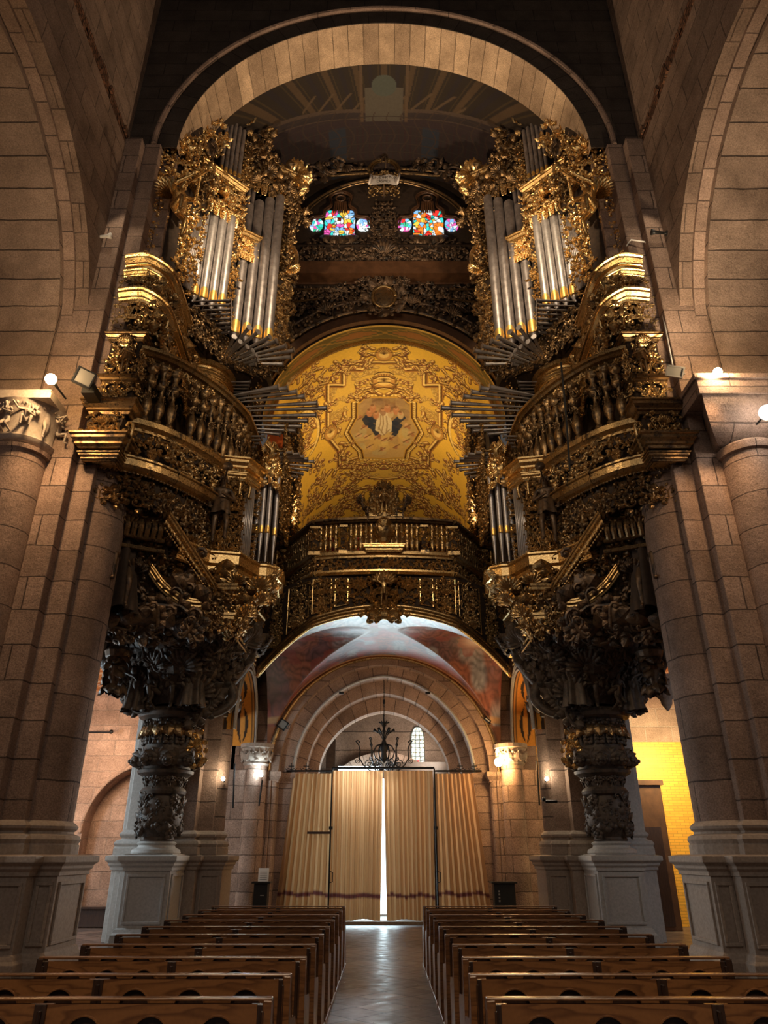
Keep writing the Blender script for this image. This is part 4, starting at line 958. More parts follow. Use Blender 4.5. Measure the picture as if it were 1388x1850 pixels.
def drape_mb(kind='skirt', seed=1):
    r = random.Random(seed); mb = MB(); n = 36; prof = [(.17, .16, 1.12), (.19, .17, 1.0), (.22, .2, .8), (.26, .24, .5), (.30, .27, .2), (.33, .3, .04)] if kind == 'skirt' else [(.2, .17, 1.16), (.2, .2, 1.0), (.22, .23, .86), (.24, .24, .76)]
    if kind == 'robe': prof = [(.12, .12, 1.5), (.21, .17, 1.42), (.22, .19, 1.2), (.2, .18, 1.0), (.24, .21, .7), (.29, .25, .3), (.34, .3, .03)]
    G = []; 
    for k, (rx, ry, z) in enumerate(prof): G.append([((rx+.035*k/2.5*sin(a*7+1.3*sin(a*2+k*.3)))*cos(a), (ry+.035*k/2.5*sin(a*7+1.3*sin(a*2+k*.3)))*sin(a), z+.02*sin(a*3)) for a in np.linspace(0, 2*PI, n+1)])
    mb.grid(G, flip=True); return mb
def wing_mb():
    mb = MB()
    for sg in (-1, 1):
        for i in range(9):
            q = i/8; a = 1.35-1.75*q; L = .62-.28*q; v, f = xf(p_leaf(8, 5, .13, .05, 5, .05), (0, 0, 0), a, L)
            V = np.stack([v[:, 0]*1.0+.05, .10+v[:, 2]*.6+.05*q+v[:, 0]*.35, v[:, 1]+1.36], 1); V[:, 0] *= sg; mb.add(V, f if sg < 0 else f[:, ::-1])
            mb.add(V+np.array([0, .012, 0]), f[:, ::-1] if sg < 0 else f)
    return mb
def horn_mb(L=.95, tilt=-.1, r=.022):
    mb = MB(); p0 = np.array([0, -.17, 1.60]); d = np.array([0, -1, tilt]); d /= np.linalg.norm(d); t = np.linspace(0, 1, 12)
    mb.tube([p0+d*L*x for x in t], [r*(.7+.5*x)+(.09*max(0, (x-.82)/.18)**2) for x in t], 12); return mb
def figure(name, key, loc, rz, sc, mat, label, cat='statue', group=None, wings=False, drape=None, horn=False, tilt=0, hair=True, drmat=None, basez=0.0):
    kind, bend = KINDS[key]; t = thing(name, loc, label, cat, group); t.rotation_euler = (tilt, 0, rz); t.scale = (sc, sc, sc)
    me = fig_base(key, kind, bend); o = bpy.data.objects.new('body', me.copy() if False else me); COL.objects.link(o); o.parent = t
    if not me.materials: me.materials.append(mat)
    for s in o.material_slots: s.link = 'OBJECT'; s.material = mat
    zs = -basez; o.location = (0, 0, zs)
    loc0 = (0, 0, 0)
    def child(mb, nm, m, dz=0):
        W = WLOC[t.name]; WLOC[t.name] = np.zeros(3); c = mb.build(nm, m, t, smooth=True); c.location = (0, 0, zs) if False else (c.location.x, c.location.y, c.location.z); WLOC[t.name] = W
        c.data.transform(Matrix.Translation((0, 0, zs+dz))); return c
    if hair:
        mb = hair_mesh(hash(name) % 7); by = -bend*.72; 
        for V in mb.V: V += np.array([0, by+.0, 1.685-abs(bend)*.1])
        child(mb, 'hair', mat)
    if wings: child(wing_mb(), 'wings', mat)
    if drape: child(drape_mb(drape), 'drapery', drmat or mat)
    if horn: child(horn_mb(), 'trumpet', drmat or mat)
    return t

def add_fig(mb, key, loc, rz, sc, basez=0.0):
    """adds a carved body to a relief mesh"""
    kind, bend = KINDS[key]; me = fig_base(key, kind, bend); V = np.array([v.co[:] for v in me.vertices]); F = np.array([list(p.vertices) for p in me.polygons if len(p.vertices) == 4])
    V = (V-[0, 0, basez])*sc; c, d = cos(rz), sin(rz); mb.add(V@np.array([[c, d, 0], [-d, c, 0], [0, 0, 1]])+np.asarray(loc), F)
# figured capital of the left pier
mb = MB(); mb.lathe([(.52, 8.7), (.57, 8.74), (.60, 8.82), (.54, 8.88), (.56, 9.1), (.64, 9.4), (.74, 9.55)], (-7.08, 12.0, 0), 24)
mb.box(-7.85, -6.4, 11.3, 12.5, 9.55, 9.66); mb.box(-7.8, -6.45, 11.36, 12.5, 9.66, 9.78)
for a, k in ((-2.35, 'putto'), (-1.75, 'kneel'), (-1.15, 'putto'), (-.55, 'wave'), (.05, 'putto')): add_fig(mb, k, (-7.08+.60*cos(a), 12.0+.60*sin(a), 8.92), a+PI/2, .44, .42 if k != 'wave' else .25)
for i in range(9): a = -2.8+i*.4; mb.stamp(SCROLL2, (-7.08+.66*cos(a), 12+.66*sin(a), 9.44), (0, 0, 1), (cos(a), sin(a), .2), .22, i % 2)
mb.build('capital', M['ped'], pl, smooth=True, angle=50)
# ================================================================ PEWS
def pew(name, L, loc, label, group):
    """bench facing away from the camera; local x from 0 (aisle end) to L"""
    t = thing(name, (0, 0, 0), label, 'pew', group)
    H = .885; mb = MB(); n = max(1, int(round(L/1.15))); seg = (L-.1)/n
    for k in range(n):
        x0 = .05+k*seg; m = 3; w = (seg-.14)/m
        for j in range(m):
            u0 = x0+.07+j*w; u1 = u0+w; cu = (u0+u1)/2
            arch_wall(mb, 'y', 0, .028, u0, u1, .50, H-.02, cu, .105, .70, n=14, jamb0=.50)
            mb.tube([(a, -.003, b) for a, b in arch_pts(.108, None, 14)+[cu, .70]], .007, 6)
        for (a, b) in ((x0, x0+.07), (x0+seg-.07, x0+seg)): mb.box(a, b, 0, .028, .5, H-.02)
    mb.build('pierced_back', M['pew'], t)
    mb = MB(); mb.box(.04, L-.04, .03, .045, .46, H-.03); mb.build('back_board', M['pew_dark'], t)
    mb = MB(); mb.box(0, L, -.008, .055, H-.004, H+.012); mb.box(.02, L-.02, -.005, .05, .44, .50); mb.build('top_rail', M['pew'], t, bevel=.006)
    mb = MB(); mb.box(.02, L-.02, .05, .42, .42, .45); mb.build('seat', M['pew'], t, bevel=.006)
    mb = MB(); mb.box(.03, L-.03, -.34, -.12, .16, .19); mb.build('kneeler', M['pew_dark'], t, bevel=.006)
    for x in (0, L-.05):
        mb = MB(); P_ = [(-.03, 0), (-.03, H), (.06, H), (.09, .75), (.14, .62), (.40, .58), (.45, .52), (.45, 0)]
        V = [(x+dx, a, b) for dx in (0, .05) for a, b in P_]; m_ = len(P_)
        mb.add(V, [[i, (i+1) % m_, m_+(i+1) % m_, m_+i] for i in range(m_)]); mb.more([[0, 1, 2, 3], [0, 3, 4, 7], [4, 5, 6, 7], [m_+3, m_+2, m_+1, m_], [m_+7, m_+4, m_+3, m_], [m_+7, m_+6, m_+5, m_+4]])
        mb.box(x-.01, x+.06, -.36, .48, 0, .05)
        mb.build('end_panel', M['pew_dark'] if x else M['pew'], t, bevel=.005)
    for k in range(n+1):
        x = .05+k*seg; mb = MB(); mb.box(x-.035, x+.035, -.014, 0, .48, H-.02); mb.tube([(x, -.02, .5), (x, -.02, H-.05)], .014, 6); mb.build('post', M['pew_dark'], t, bevel=.003)
    return t
ordn = ['nearest', 'second', 'third', 'fourth', 'fifth', 'sixth', 'seventh', 'eighth', 'ninth', 'farthest']
def place_pews():
    lg = pew('wooden_pew', 4.0, None, '', 'wooden pews'); sh = pew('wooden_pew', 2.2, None, '', 'wooden pews'); used = {id(lg): 0, id(sh): 0}
    for side, nm in ((-1, 'left'), (1, 'right')):
        for i in range(10):
            src = lg if i < 2 else sh; y = 5.0+i*.93
            o = src if not used[id(src)] else copy_tree(src); used[id(src)] = 1
            x = (-.655 if i < 2 else -.64) if side < 0 else (.60 if i < 2 else .645)
            o.location = (x, y, 0); o.scale = (side, 1, 1)
            tone = 'long brown' if i < 2 else 'short dark brown'
            o['label'] = '%s wooden pew with arched cut-outs, %s from the camera in the %s block' % (tone, ordn[i] if i else 'nearest', nm)
            if i == 0: o['label'] = 'long brown wooden pew with arched cut-outs, nearest of the %s block' % nm
            if i == 9: o['label'] = 'dark wooden pew farthest from the camera in the %s block, before the curtains' % nm
            o['group'] = 'wooden pews with arched backs'
place_pews()

# ================================================================ LAMPS AND FITTINGS
def spot(name, loc, target, power, col, size=60, blend=.6, rad=.12):
    l = bpy.data.lights.new(name, 'SPOT'); l.energy = power; l.color = col; l.spot_size = math.radians(size); l.spot_blend = blend; l.shadow_soft_size = rad
    o = bpy.data.objects.new(name, l); COL.objects.link(o); o.location = loc; o.rotation_euler = (Vector(target)-Vector(loc)).to_track_quat('-Z', 'Y').to_euler(); return o
def point(name, loc, power, col, rad=.08):
    l = bpy.data.lights.new(name, 'POINT'); l.energy = power; l.color = col; l.shadow_soft_size = rad; o = bpy.data.objects.new(name, l); COL.objects.link(o); o.location = loc; return o
def area(name, loc, target, power, col, sx, sy):
    l = bpy.data.lights.new(name, 'AREA'); l.shape = 'RECTANGLE'; l.size = sx; l.size_y = sy; l.energy = power; l.color = col
    o = bpy.data.objects.new(name, l); COL.objects.link(o); o.location = loc; o.rotation_euler = (Vector(target)-Vector(loc)).to_track_quat('-Z', 'Y').to_euler(); return o
def bulb_lamp(name, loc, r, mat, label, power, col, arm=(0, .25, 0), group=None, off=(0, -.14, 0)):
    t = thing(name, loc, label, 'lamp', group); L = np.array(loc, float)
    mb = MB(); v, f = ball(r, 14, 10); mb.add(v+L, f); mb.build('bulb', mat, t, smooth=True)
    mb = MB(); mb.tube([L+np.array(arm), L+np.array(arm)*.35], .02, 8); mb.tube([L+np.array(arm)*.5, L+np.array(arm)*.12], [.02, .05], 8); mb.build('bracket', M['black'], t)
    if power: point(name+'_light', tuple(L+np.array(off)), power, col, r)
    return t
def flood(name, loc, size, rot, body, label, glass='glass_grey', arm=None):
    t = thing(name, loc, label, 'floodlight', None); W = WLOC[t.name]; WLOC[t.name] = np.zeros(3); w, h, d = size
    mb = MB(); mb.box(-w/2, w/2, -.0, d, -h/2, h/2); mb.build('housing', M[body], t, bevel=.012)
    mb = MB()
    for (a, b, c, e) in ((-w/2, w/2, h/2-.03, h/2), (-w/2, w/2, -h/2, -h/2+.03), (-w/2, -w/2+.03, -h/2, h/2), (w/2-.03, w/2, -h/2, h/2)): mb.box(a, b, -.02, 0, c, e)
    mb.build('frame', M[body], t); mb = MB(); mb.box(-w/2+.03, w/2-.03, -.008, 0, -h/2+.03, h/2-.03); mb.build('glass', M[glass], t)
    mb = MB(); mb.tube([(-w/2-.02, d*.5, 0), (-w/2-.02, d+.1, 0), (w/2+.02, d+.1, 0), (w/2+.02, d*.5, 0)], .014, 6)
    if arm: mb.tube([(0, d+.1, 0), arm], .02, 6)
    mb.build('bracket', M[body], t); WLOC[t.name] = W; t.rotation_euler = rot; return t
p = P(92, 685, 11.05); bulb_lamp('wall_lamp', tuple(p), .105, M['bulb_warm'], 'glowing round warm lamp above the figured capital, left pier', 150, (1, .66, .34), arm=(.1, .5, -.1))
p = P(1297, 672, 11.2); bulb_lamp('wall_lamp', tuple(p), .085, M['bulb_warm'], 'glowing round warm lamp on the block impost, right pier', 130, (1, .72, .42), arm=(-.05, .3, -.12))
p = P(1386, 745, 11.0); bulb_lamp('wall_lamp', tuple(p), .14, M['bulb_white'], 'bright white lamp at the right edge, below the impost block', 25, (1, .9, .75), arm=(0, .4, 0))
flood('floodlight', tuple(P(152, 682, 11.3)), (.36, .34, .1), (.35, .25, .5), 'black', 'black square floodlight on a bracket, turned to the organ, left pier', arm=(.1, .6, -.1))
p = P(163, 708, 11.7); mb = MB(); mb.box(-.13, .13, -.1, .25, -.09, .09, c=p); mb.tube([p+[0, .2, 0], p+[0, .6, -.1]], .03, 6); tag(mb.build('junction_box', M['black']), 'small black junction box just below the black floodlight', 'box')
flood('floodlight', tuple(P(1220, 671, 11.5)), (.34, .22, .12), (.5, .35, -.2), 'grey_metal', 'pale grey floodlight with a white cable, on the right pier', arm=(0, .6, 0))
cab = [P(x, y, Y) for x, y, Y in ((1216, 662, 11.6), (1200, 580, 12.15), (1185, 500, 12.2), (1176, 446, 12.2), (1165, 437, 12.2), (1140, 433, 12.22), (1132, 445, 12.3))]
mb = MB(); mb.tube(cab, .018, 6); tag(mb.build('cable', M['cable']), 'white cable climbing the right pier above the grey floodlight', 'cable')
def wall_spot(loc, dirx, mat, label):
    t = thing('small_spotlight', loc, label, 'spotlight', None); L = np.array(loc, float); d = np.array([dirx, -.1, 0])
    mb = MB(); mb.tube([L, L+d*.2, L+d*.3], [.03, .04, .075], 12); mb.build('head', mat, t, smooth=True)
    mb = MB(); mb.tube([L-d*.05, L-d*.15], [.07, .07], 12); mb.tube([L, L-d*.1], .02, 8); mb.build('mount', mat, t); return t
wall_spot(tuple(P(178, 428, 11.9)), 1, M['white_plastic'], 'small white spotlight high on the left wall')
wall_spot(tuple(P(1200, 421, 11.9)), -1, M['black'], 'small black double-ended spotlight high on the right wall')
for px, lb, m, Y in ((403, 'small glowing lamp on the dark pier, left of the door', 'bulb_pale', 17.8), (988, 'small glowing lamp on the dark pier, right of the door', 'bulb_pale', 17.8)):
    p = P(px, 1407, Y); bulb_lamp('pier_lamp', tuple(p), .045, M[m], lb, 14, (1, .85, .6), arm=(0, .15, -.05), off=(0, -.06, .1))
bulb_lamp('wall_lamp', tuple(P(472, 1400, 20.2)), .05, M['bulb_cool'], 'small cold white lamp beside the left column capital', 16, (.75, .92, 1), arm=(0, .2, 0), off=(0, -.06, .12))
bulb_lamp('wall_lamp', tuple(P(901, 1377, 20.2)), .11, M['bulb_warm'], 'large glowing orange lamp on the arch, right of the curtains', 85, (1, .55, .22), arm=(0, .4, 0))
bulb_lamp('wall_lamp', tuple(P(899, 1358, 20.5)), .045, M['bulb_warm'], 'tiny warm lamp just above the large orange one', 0, (1, .6, .3), arm=(0, .3, 0))
flood('floodlight', tuple(P(511, 1309, 20.7)), (.26, .26, .08), (0, .6, 0), 'black', 'black-framed square floodlight on the arch, upper left of the curtains', arm=(0, .25, 0))
flood('floodlight', tuple(P(881, 1301, 20.7)), (.20, .1, .06), (0, .7, 0), 'black', 'small oblong lamp with white face, upper right of the curtains', 'white_plastic', arm=(0, .25, 0))
for (x0, y0, x1, y1, Y, lb) in ((424, 1380, 421, 1460, 19.6, 'thin black rod hanging left of the left door column'), (474, 1410, 468, 1456, 20.1, 'thin black rod hanging below the cold white lamp'), (970, 1375, 975, 1455, 19.6, 'thin black rod hanging beside the right door column')):
    mb = MB(); mb.tube([P(x0, y0, Y), P(x1, y1, Y)], .022, 8); tag(mb.build('hanging_rod', M['iron']), lb, 'rod')
mb = MB(); mb.tube([P(985, 1448, 17.4), P(1007, 1448, 17.4)], .03, 8); v, f = ball(.05, 8, 6); mb.add(v+P(983, 1444, 17.4), f); tag(mb.build('wall_bracket', M['iron']), 'short black iron bracket on the dark pier, right of the door', 'bracket')
for sx, lb in ((-1, 'small black sensor on the left side of the portal arch'), (1, 'small black sensor on the right side of the portal arch')):
    p = P(617 if sx < 0 else 773, 1252, 21.2); mb = MB(); mb.box(-.07, .07, -.04, .03, -.03, .03, c=p); tag(mb.build('sensor', M['black']), lb, 'sensor')

# wrought iron chandelier
def chandelier():
    C = np.array([0.0, 21.75, 4.95]); t = thing('chandelier', tuple(C), 'black wrought-iron chandelier with curling arms hanging before the porch', 'chandelier')
    def arm(name, pts, r): mb = MB(); mb.tube(pts, r, 6); return mb.build(name, M['iron'], t, smooth=True)
    mb = MB(); z = 6.35
    mb.tube([(0, 21.75, 6.72), (0, 21.75, 5.45)], .011, 6)
    for k in range(14): q = 6.4-.068*k; mb.tube([(.02*(k % 2), 21.75+.02*((k+1) % 2), q), (-.02*(k % 2), 21.75-.02*((k+1) % 2), q)], .012, 5)
    v, f = ball(.04, 8, 6, (1, 1, 2)); mb.add(v+np.array([0, 21.75, 6.05]), f); mb.build('chain', M['iron'], t)
    mb = MB(); mb.lathe([(.015, 5.5), (.05, 5.42), (.02, 5.38), (.03, 5.25), (.06, 5.2), (.02, 5.1), (.03, 5.0), (.09, 4.82), (.12, 4.7), (.07, 4.6), (.09, 4.45), (.05, 4.35), (0, 4.3)], (0, 21.75, 0), 14); mb.build('stem', M['iron'], t, smooth=True)
    n = 6
    for k in range(n):
        a = k*2*PI/n; u = np.array([cos(a), sin(a)*.9]); 
        pt = lambda x, z: (u[0]*x, 21.75+u[1]*x, z)
        th = np.linspace(0, 2.0*PI, 16); s1 = [pt(.80+.08*np.exp(-.12*q)*0+.09*(1-q/8)*cos(q+PI), 4.86+.09*(1-q/8)*sin(q)) for q in th[::-1]]
        arm('arm', [pt(.05, 4.12), pt(.25, 4.05), pt(.45, 4.12), pt(.6, 4.25), pt(.72, 4.45), pt(.70, 4.66), pt(.74, 4.8)]+s1[-6:], .017)
        th = np.linspace(0, 3*PI, 22); arm('scroll', [pt(.42+.13*(1-q/11)*cos(q), 4.28+.13*(1-q/11)*sin(q)) for q in th], .013)
        arm('scroll', [pt(.20+.14*(1-q/12)*cos(q+1), 4.18+.14*(1-q/12)*sin(q+1)) for q in th], .013); arm('scroll', [pt(.78+.08*(1-q/11)*cos(q+2), 4.36+.08*(1-q/11)*sin(q+2)) for q in th], .011)
        arm('basket_band', [pt(.03, 4.85), pt(.22, 4.78), pt(.31, 4.62), pt(.26, 4.45), pt(.1, 4.36)], .02)
        arm('horn', [pt(.03, 4.95), pt(.12, 5.12), pt(.26, 5.22), pt(.31, 5.24)], [.01, .015, .03, .05]); arm('horn', [pt(.02, 5.3), pt(.08, 5.42), pt(.15, 5.46)], [.01, .012, .025])
    t.location.z -= .24
    return t
chandelier()
# ================================================================ ORGANS (left one built, right one mirrored)
def ccw(path): return [(a, b, 0) for a, b in path]
def at(path, z): return np.array([(a, b, z) for a, b in path], float)
def resample(path, step):
    path = np.asarray(path, float); d = np.linalg.norm(np.diff(path, axis=0), axis=1); c = np.concatenate([[0], np.cumsum(d)]); n = max(2, int(round(c[-1]/step))+1)
    q = np.linspace(0, c[-1], n); return np.stack([np.interp(q, c, path[:, k]) for k in range(path.shape[1])], 1)
def smoothp(path, n=5):
    path = np.asarray(path, float); out = []
    for i in range(len(path)-1):
        p0 = path[max(i-1, 0)]; p1 = path[i]; p2 = path[i+1]; p3 = path[min(i+2, len(path)-1)]
        for t in np.linspace(0, 1, n, endpoint=False): out.append(.5*((2*p1)+(-p0+p2)*t+(2*p0-5*p1+4*p2-p3)*t*t+(-p0+3*p1-3*p2+p3)*t**3))
    out.append(path[-1]); return np.array(out)
def prism(mb, poly, z0, z1, sc1=1.0):
    P0 = np.array(poly, float); c = P0.mean(0); n = len(P0); P1 = c+(P0-c)*sc1
    V = np.vstack([np.c_[P0, np.full(n, z0)], np.c_[P1, np.full(n, z1)], [[c[0], c[1], z0]], [[c[0], c[1], z1]]])
    mb.add(V, [[i, (i+1) % n, n+(i+1) % n, n+i] for i in range(n)]); mb.more([[(i+1) % n, i, 2*n] for i in range(n)]); mb.more([[n+i, n+(i+1) % n, 2*n+1] for i in range(n)])
def outn(p, q):       # horizontal normal to the right of travel p->q
    d = np.array(q[:2], float)-np.array(p[:2], float); d /= np.linalg.norm(d)+1e-9; return np.array([d[1], -d[0], 0])
def carve_band(mb, path, z0, z1, s, dens=1.0, seed=1, relief=1.0, centre=None, lift=.0, maxw=2.0):
    path = np.asarray(path, float)[:, :2]
    for i in range(len(path)-1):
        p, q = path[i], path[i+1]; w = np.linalg.norm(q-p)
        if w < .12: continue
        n = outn(p, q); m = (p+q)/2; carve(mb, (m[0], m[1], z0), (q[0]-p[0], q[1]-p[1], 0), (0, 0, 1), n, w, z1-z0, s, dens, centre, True, seed+i, relief, lift)
CORN = [(0, -.16), (.03, -.15), (.05, -.10), (.09, -.08), (.09, -.03), (.16, .03), (.16, .09), (.20, .11), (.20, .15), (0, .17)]
CORN_S = [(a*.6, b*.6) for a, b in CORN]
RAIL = [(-.10, 0), (-.10, .05), (-.04, .10), (.05, .10), (.10, .14), (.16, .16), (.16, .24), (.10, .27), (-.12, .27), (-.12, 0)]
def eggs(mb, path, z, s=.12, tilt=-.35):
    path = np.asarray(path, float); 
    if path.shape[1] == 2: path = np.c_[path, np.full(len(path), z)]
    def N(p, t): n = np.array([t[1], -t[0], 0.]); n /= np.linalg.norm(n)+1e-9; return n+np.array([0, 0, tilt])
    carve_line(mb, path, N, s, s*.8, [EGG])
def organ_pipe(t, x, y, z0, h, r, nrm, mat, mouth=True, foot=.0, name='facade_pipe'):
    """tapered foot, gilt arched mouth, long cylinder"""
    mb = MB(); f = foot or h*.16; mb.lathe([(r*.25, z0), (r*.97, z0+f), (r, z0+f+.02), (r, z0+h), (r*.9, z0+h), (r*.9, z0+h-.1)], (x, y, 0), 18)
    o = mb.build(name, mat, t, smooth=True, angle=40)
    if mouth:
        a0 = math.atan2(nrm[1], nrm[0]); w = 1.35; n = 11; G = []; hm = min(.45, r*3.0)
        for i in range(n): 
            a = a0-w*.72+i/(n-1)*w*1.44; zt = hm*(.62+.38*math.sqrt(max(0, 1-((i/(n-1))*2-1)**2))); G.append([(x+cos(a)*r*1.04, y+sin(a)*r*1.04, z0+f+.01), (x+cos(a)*r*1.04, y+sin(a)*r*1.04, z0+f+zt*.5), (x+cos(a)*r*1.04, y+sin(a)*r*1.04, z0+f+zt)])
        m = MB(); m.grid(G); m.box(-r*.8, r*.8, -.012, .012, -.01, .02, R=[[-sin(a0), cos(a0), 0], [cos(a0), sin(a0), 0], [0, 0, 1]], c=(x+cos(a0)*r, y+sin(a0)*r, z0+f)); m.build('pipe_mouth', M['mouth'], o, smooth=True)
    return o
def pipe_row(t, p, q, n, z0, hs, mat, r=None, foot=0):
    p = np.array(p, float); q = np.array(q, float); L = np.linalg.norm(q-p); nr = outn(p, q); r = r or L/n*.46
    for i in range(n):
        c = p+(q-p)*(i+.5)/n; h = hs(i/(n-1) if n > 1 else 0) if callable(hs) else hs; organ_pipe(t, c[0], c[1], z0, h, r, nr, mat, foot=foot)
def trumpet(t, a, b, r=.05, mat=None):
    a = np.array(a, float); b = np.array(b, float); q = np.linspace(0, 1, 9); mb = MB()
    rad = np.array([.014, .018, .022, .028, .034, .04, .046, .052, .06])/.06*r; mb.tube([a+(b-a)*x for x in q], rad, 12)
    d = (b-a)/np.linalg.norm(b-a); mb.tube([b-d*.012, b+d*.004, b+d*.02], [r*1.05, r*1.38, r*1.42], 14)
    return mb.build('trumpet_pipe', mat or M['tin'], t, smooth=True, angle=45)
def on_z(px, py, z):
    a, b = ray(px, py); Y = (z-CAMZ)/b; return np.array([a*Y, Y, z])

GP = smoothp([(-5.75, 12.35), (-5.25, 12.45), (-4.75, 12.75), (-4.38, 13.15)], 4); GP2 = smoothp([(-4.38, 13.15), (-3.98, 13.75), (-3.68, 14.4), (-3.5, 14.95)], 4); GP3 = np.array([(-3.5, 14.95), (-3.46, 15.6), (-3.46, 17.4)])
GALL = np.vstack([GP[:-1], GP2[:-1], GP3])
def build_case():
    t = thing('organ_case', (-5.0, 15.2, 9.8), 'towering gilded organ case with silver pipes and jutting trumpets, left of the nave', 'organ', 'facing organs')
    body = [(-6.1, 12.75), (-5.3, 12.75), (-5.05, 13.1), (-5.0, 13.7), (-4.35, 14.6), (-4.3, 15.1), (-3.2, 15.85), (-3.15, 16.4), (-3.7, 17.4), (-6.1, 17.4)]
    mb = MB(); prism(mb, body, 13.3, 20.3); prism(mb, [(-6.1, 13.6), (-5.5, 13.8), (-5.1, 15.2), (-4.5, 16.0), (-4.1, 17.4), (-6.1, 17.4)], 9.5, 13.4)
    prism(mb, [(-6.1, 12.6), (-5.3, 12.6), (-5.1, 13.3), (-5.05, 15.2), (-4.5, 15.6), (-4.4, 16.2), (-4.7, 16.6), (-6.1, 16.6)], 11.9, 13.1)
    mb.build('case_body', M['ground'], t)
    # flowing gold cornices at the foot of the tower
    cp = smoothp([(-5.95, 12.33), (-5.45, 12.33), (-5.1, 12.55), (-4.98, 13.0), (-4.95, 14.0), (-4.95, 15.1)], 5)
    zz = np.interp(np.arange(len(cp)), [0, 5, 10, 15, len(cp)-1], [13.95, 14.0, 13.85, 13.6, 13.2])
    p3 = np.c_[cp, zz]; mb = MB(); mb.sweep(CORN, p3); mb.sweep(CORN_S, p3-[0, 0, .32]); mb.build('gilt_cornice', M['gold'], t)
    mb = MB(); mb.sweep(CORN, p3-[0, 0, 1.0]); mb.build('gilt_cornice', M['gold'], t)
    mb = MB(); pb = smoothp([(-4.95, 15.0), (-4.55, 15.1), (-4.25, 15.45), (-4.2, 15.9), (-4.4, 16.4)], 5); mb.sweep(CORN, at(pb, 13.25)); mb.sweep(CORN_S, at(pb, 12.95)); mb.build('gilt_cornice', M['gold'], t)
    mb = MB(); q = resample(cp, .5)
    for k, (a, b) in enumerate(zip(q, q[1:])):
        zc = np.interp(k/len(q), [0, .4, 1], [13.2, 13.0, 12.3]); m = (a+b)/2; n = outn(a, b); carve(mb, (m[0], m[1], zc-.25), (b[0]-a[0], b[1]-a[1], 0), (0, 0, 1), n, np.linalg.norm(b-a), .75, .22, 1.6, (SHELL, .2), True, 40+k, 1.1)
        carve(mb, (m[0], m[1], zc-1.1), (b[0]-a[0], b[1]-a[1], 0), (0, 0, 1), n, np.linalg.norm(b-a), .8, .24, 1.5, None, True, 60+k, 1.1)
    carve_band(mb, resample(pb, .4), 12.1, 12.9, .22, 1.6, 77); mb.build('carved_frieze', M['gold_mid'], t)
    mb = MB(); fr_ = lambda p, t_: np.array([t_[1], -t_[0], -.25])
    for dz, s_ in ((-.52, .30), (-.78, .26), (-1.35, .30), (-1.7, .28)): carve_line(mb, p3[4:]+[.06, 0, dz], fr_, s_, .17, [SCROLL, LEAF2, CSC, SCROLL2, SHELL], jitter=1.5, seed=int(-dz*100))
    mb.build('cornice_foliage', M['gold_mid'], t)
    # pipe fields
    mb = MB(); carve_band(mb, [(-5.0, 13.65), (-4.35, 14.55), (-4.28, 15.05), (-3.15, 15.8)], 13.2, 14.05, .24, 1.8, 700, 1.4); mb.build('carved_plinth', M['gold_dark'], t)
    pipe_row(t, (-4.92, 13.7), (-4.1, 14.2), 4, 14.15, lambda u: 3.2+.15*u, M['tin'], .116, .2)
    pipe_row(t, (-4.68, 13.85), (-4.12, 14.2), 5, 18.75, lambda u: 2.6-.2*u, M['tin_dark'], .058, .35)
    pipe_row(t, (-4.12, 14.88), (-3.02, 15.35), 4, 13.95, lambda u: 4.95+.75*u, M['tin_dark'], .142, .15)
    pipe_row(t, (-4.2, 14.78), (-3.84, 15.02), 3, 17.35, lambda u: 2.3, M['tin_dark'], .06, .4)
    # flat narrow pipes at the near corner
    mb = MB(); 
    for k in range(7): mb.tube([(-4.98+.028*k, 13.38+.045*k, 14.35), (-4.98+.028*k, 13.38+.045*k, 17.0+.05*k)], .03, 8)
    mb.build('narrow_pipes', M['tin_dark'], t, smooth=True)
    # columns of carving between the pipe fields
    for k, (x, y, z0, z1, w, s) in enumerate(((-4.88, 13.62, 14.2, 19.0, .16, .17), (-4.2, 14.55, 14.2, 21.2, .22, .22), (-3.1, 15.75, 14.0, 20.4, .4, .3), (-5.15, 13.05, 14.1, 16.8, .45, .26), (-5.0, 13.4, 17.0, 20.0, .5, .3))):
        mb = MB(); mb.box(x-w/2, x+w/2, y-.02, y+.14, z0, z1); mb.build('pilaster', M['ground'], t)
        mb = MB(); carve(mb, (x, y-.02, z0), (1, 0.15, 0), (0, 0, 1), (.25, -1, 0), w*1.5, z1-z0, s, 1.7, None, True, 90+k, 1.3); mb.build('pilaster_carving', M['gold_mid' if k in (2, 4) else 'gold'], t)
    # entablature over the lower pipes with canopies
    for k, (p, q, z, hh, s) in enumerate((((-5.0, 13.5), (-4.15, 14.35), 17.65, 1.05, .30), ((-4.2, 14.75), (-3.75, 15.05), 16.95, .55, .2), ((-4.2, 14.9), (-2.95, 15.55), 19.95, .8, .32))):
        n = outn(p, q); pa = [np.array(p)-n[:2]*.2, np.array(p)+n[:2]*.12, np.array(q)+n[:2]*.12, np.array(q)-n[:2]*.2]
        mb = MB(); mb.sweep([(a*.8, b*.8) for a, b in CORN], at(pa, z+hh)); mb.build('gilt_cornice', M['gold' if k < 2 else 'gold_mid'], t)
        mb = MB(); m = (np.array(p)+np.array(q))/2+n[:2]*.1; d = np.array(q)-np.array(p); carve(mb, (m[0], m[1], z-.1), (d[0], d[1], 0), (0, 0, 1), n, np.linalg.norm(d)+.1, hh, s, 2.1, (CHERUB if k != 1 else SHELL, s*1.3), True, 120+k, 1.5)
        for i in range(6): f = (i+.5)/6; c = np.array(p)+d*f+n[:2]*.12; mb.stamp(DROP, (c[0], c[1], z-.05), (0, 0, 1), n, s*1.1, i % 2, sz=s*1.4)
        mb.build('pipe_canopy', M['gold' if k < 2 else 'gold_mid'], t)
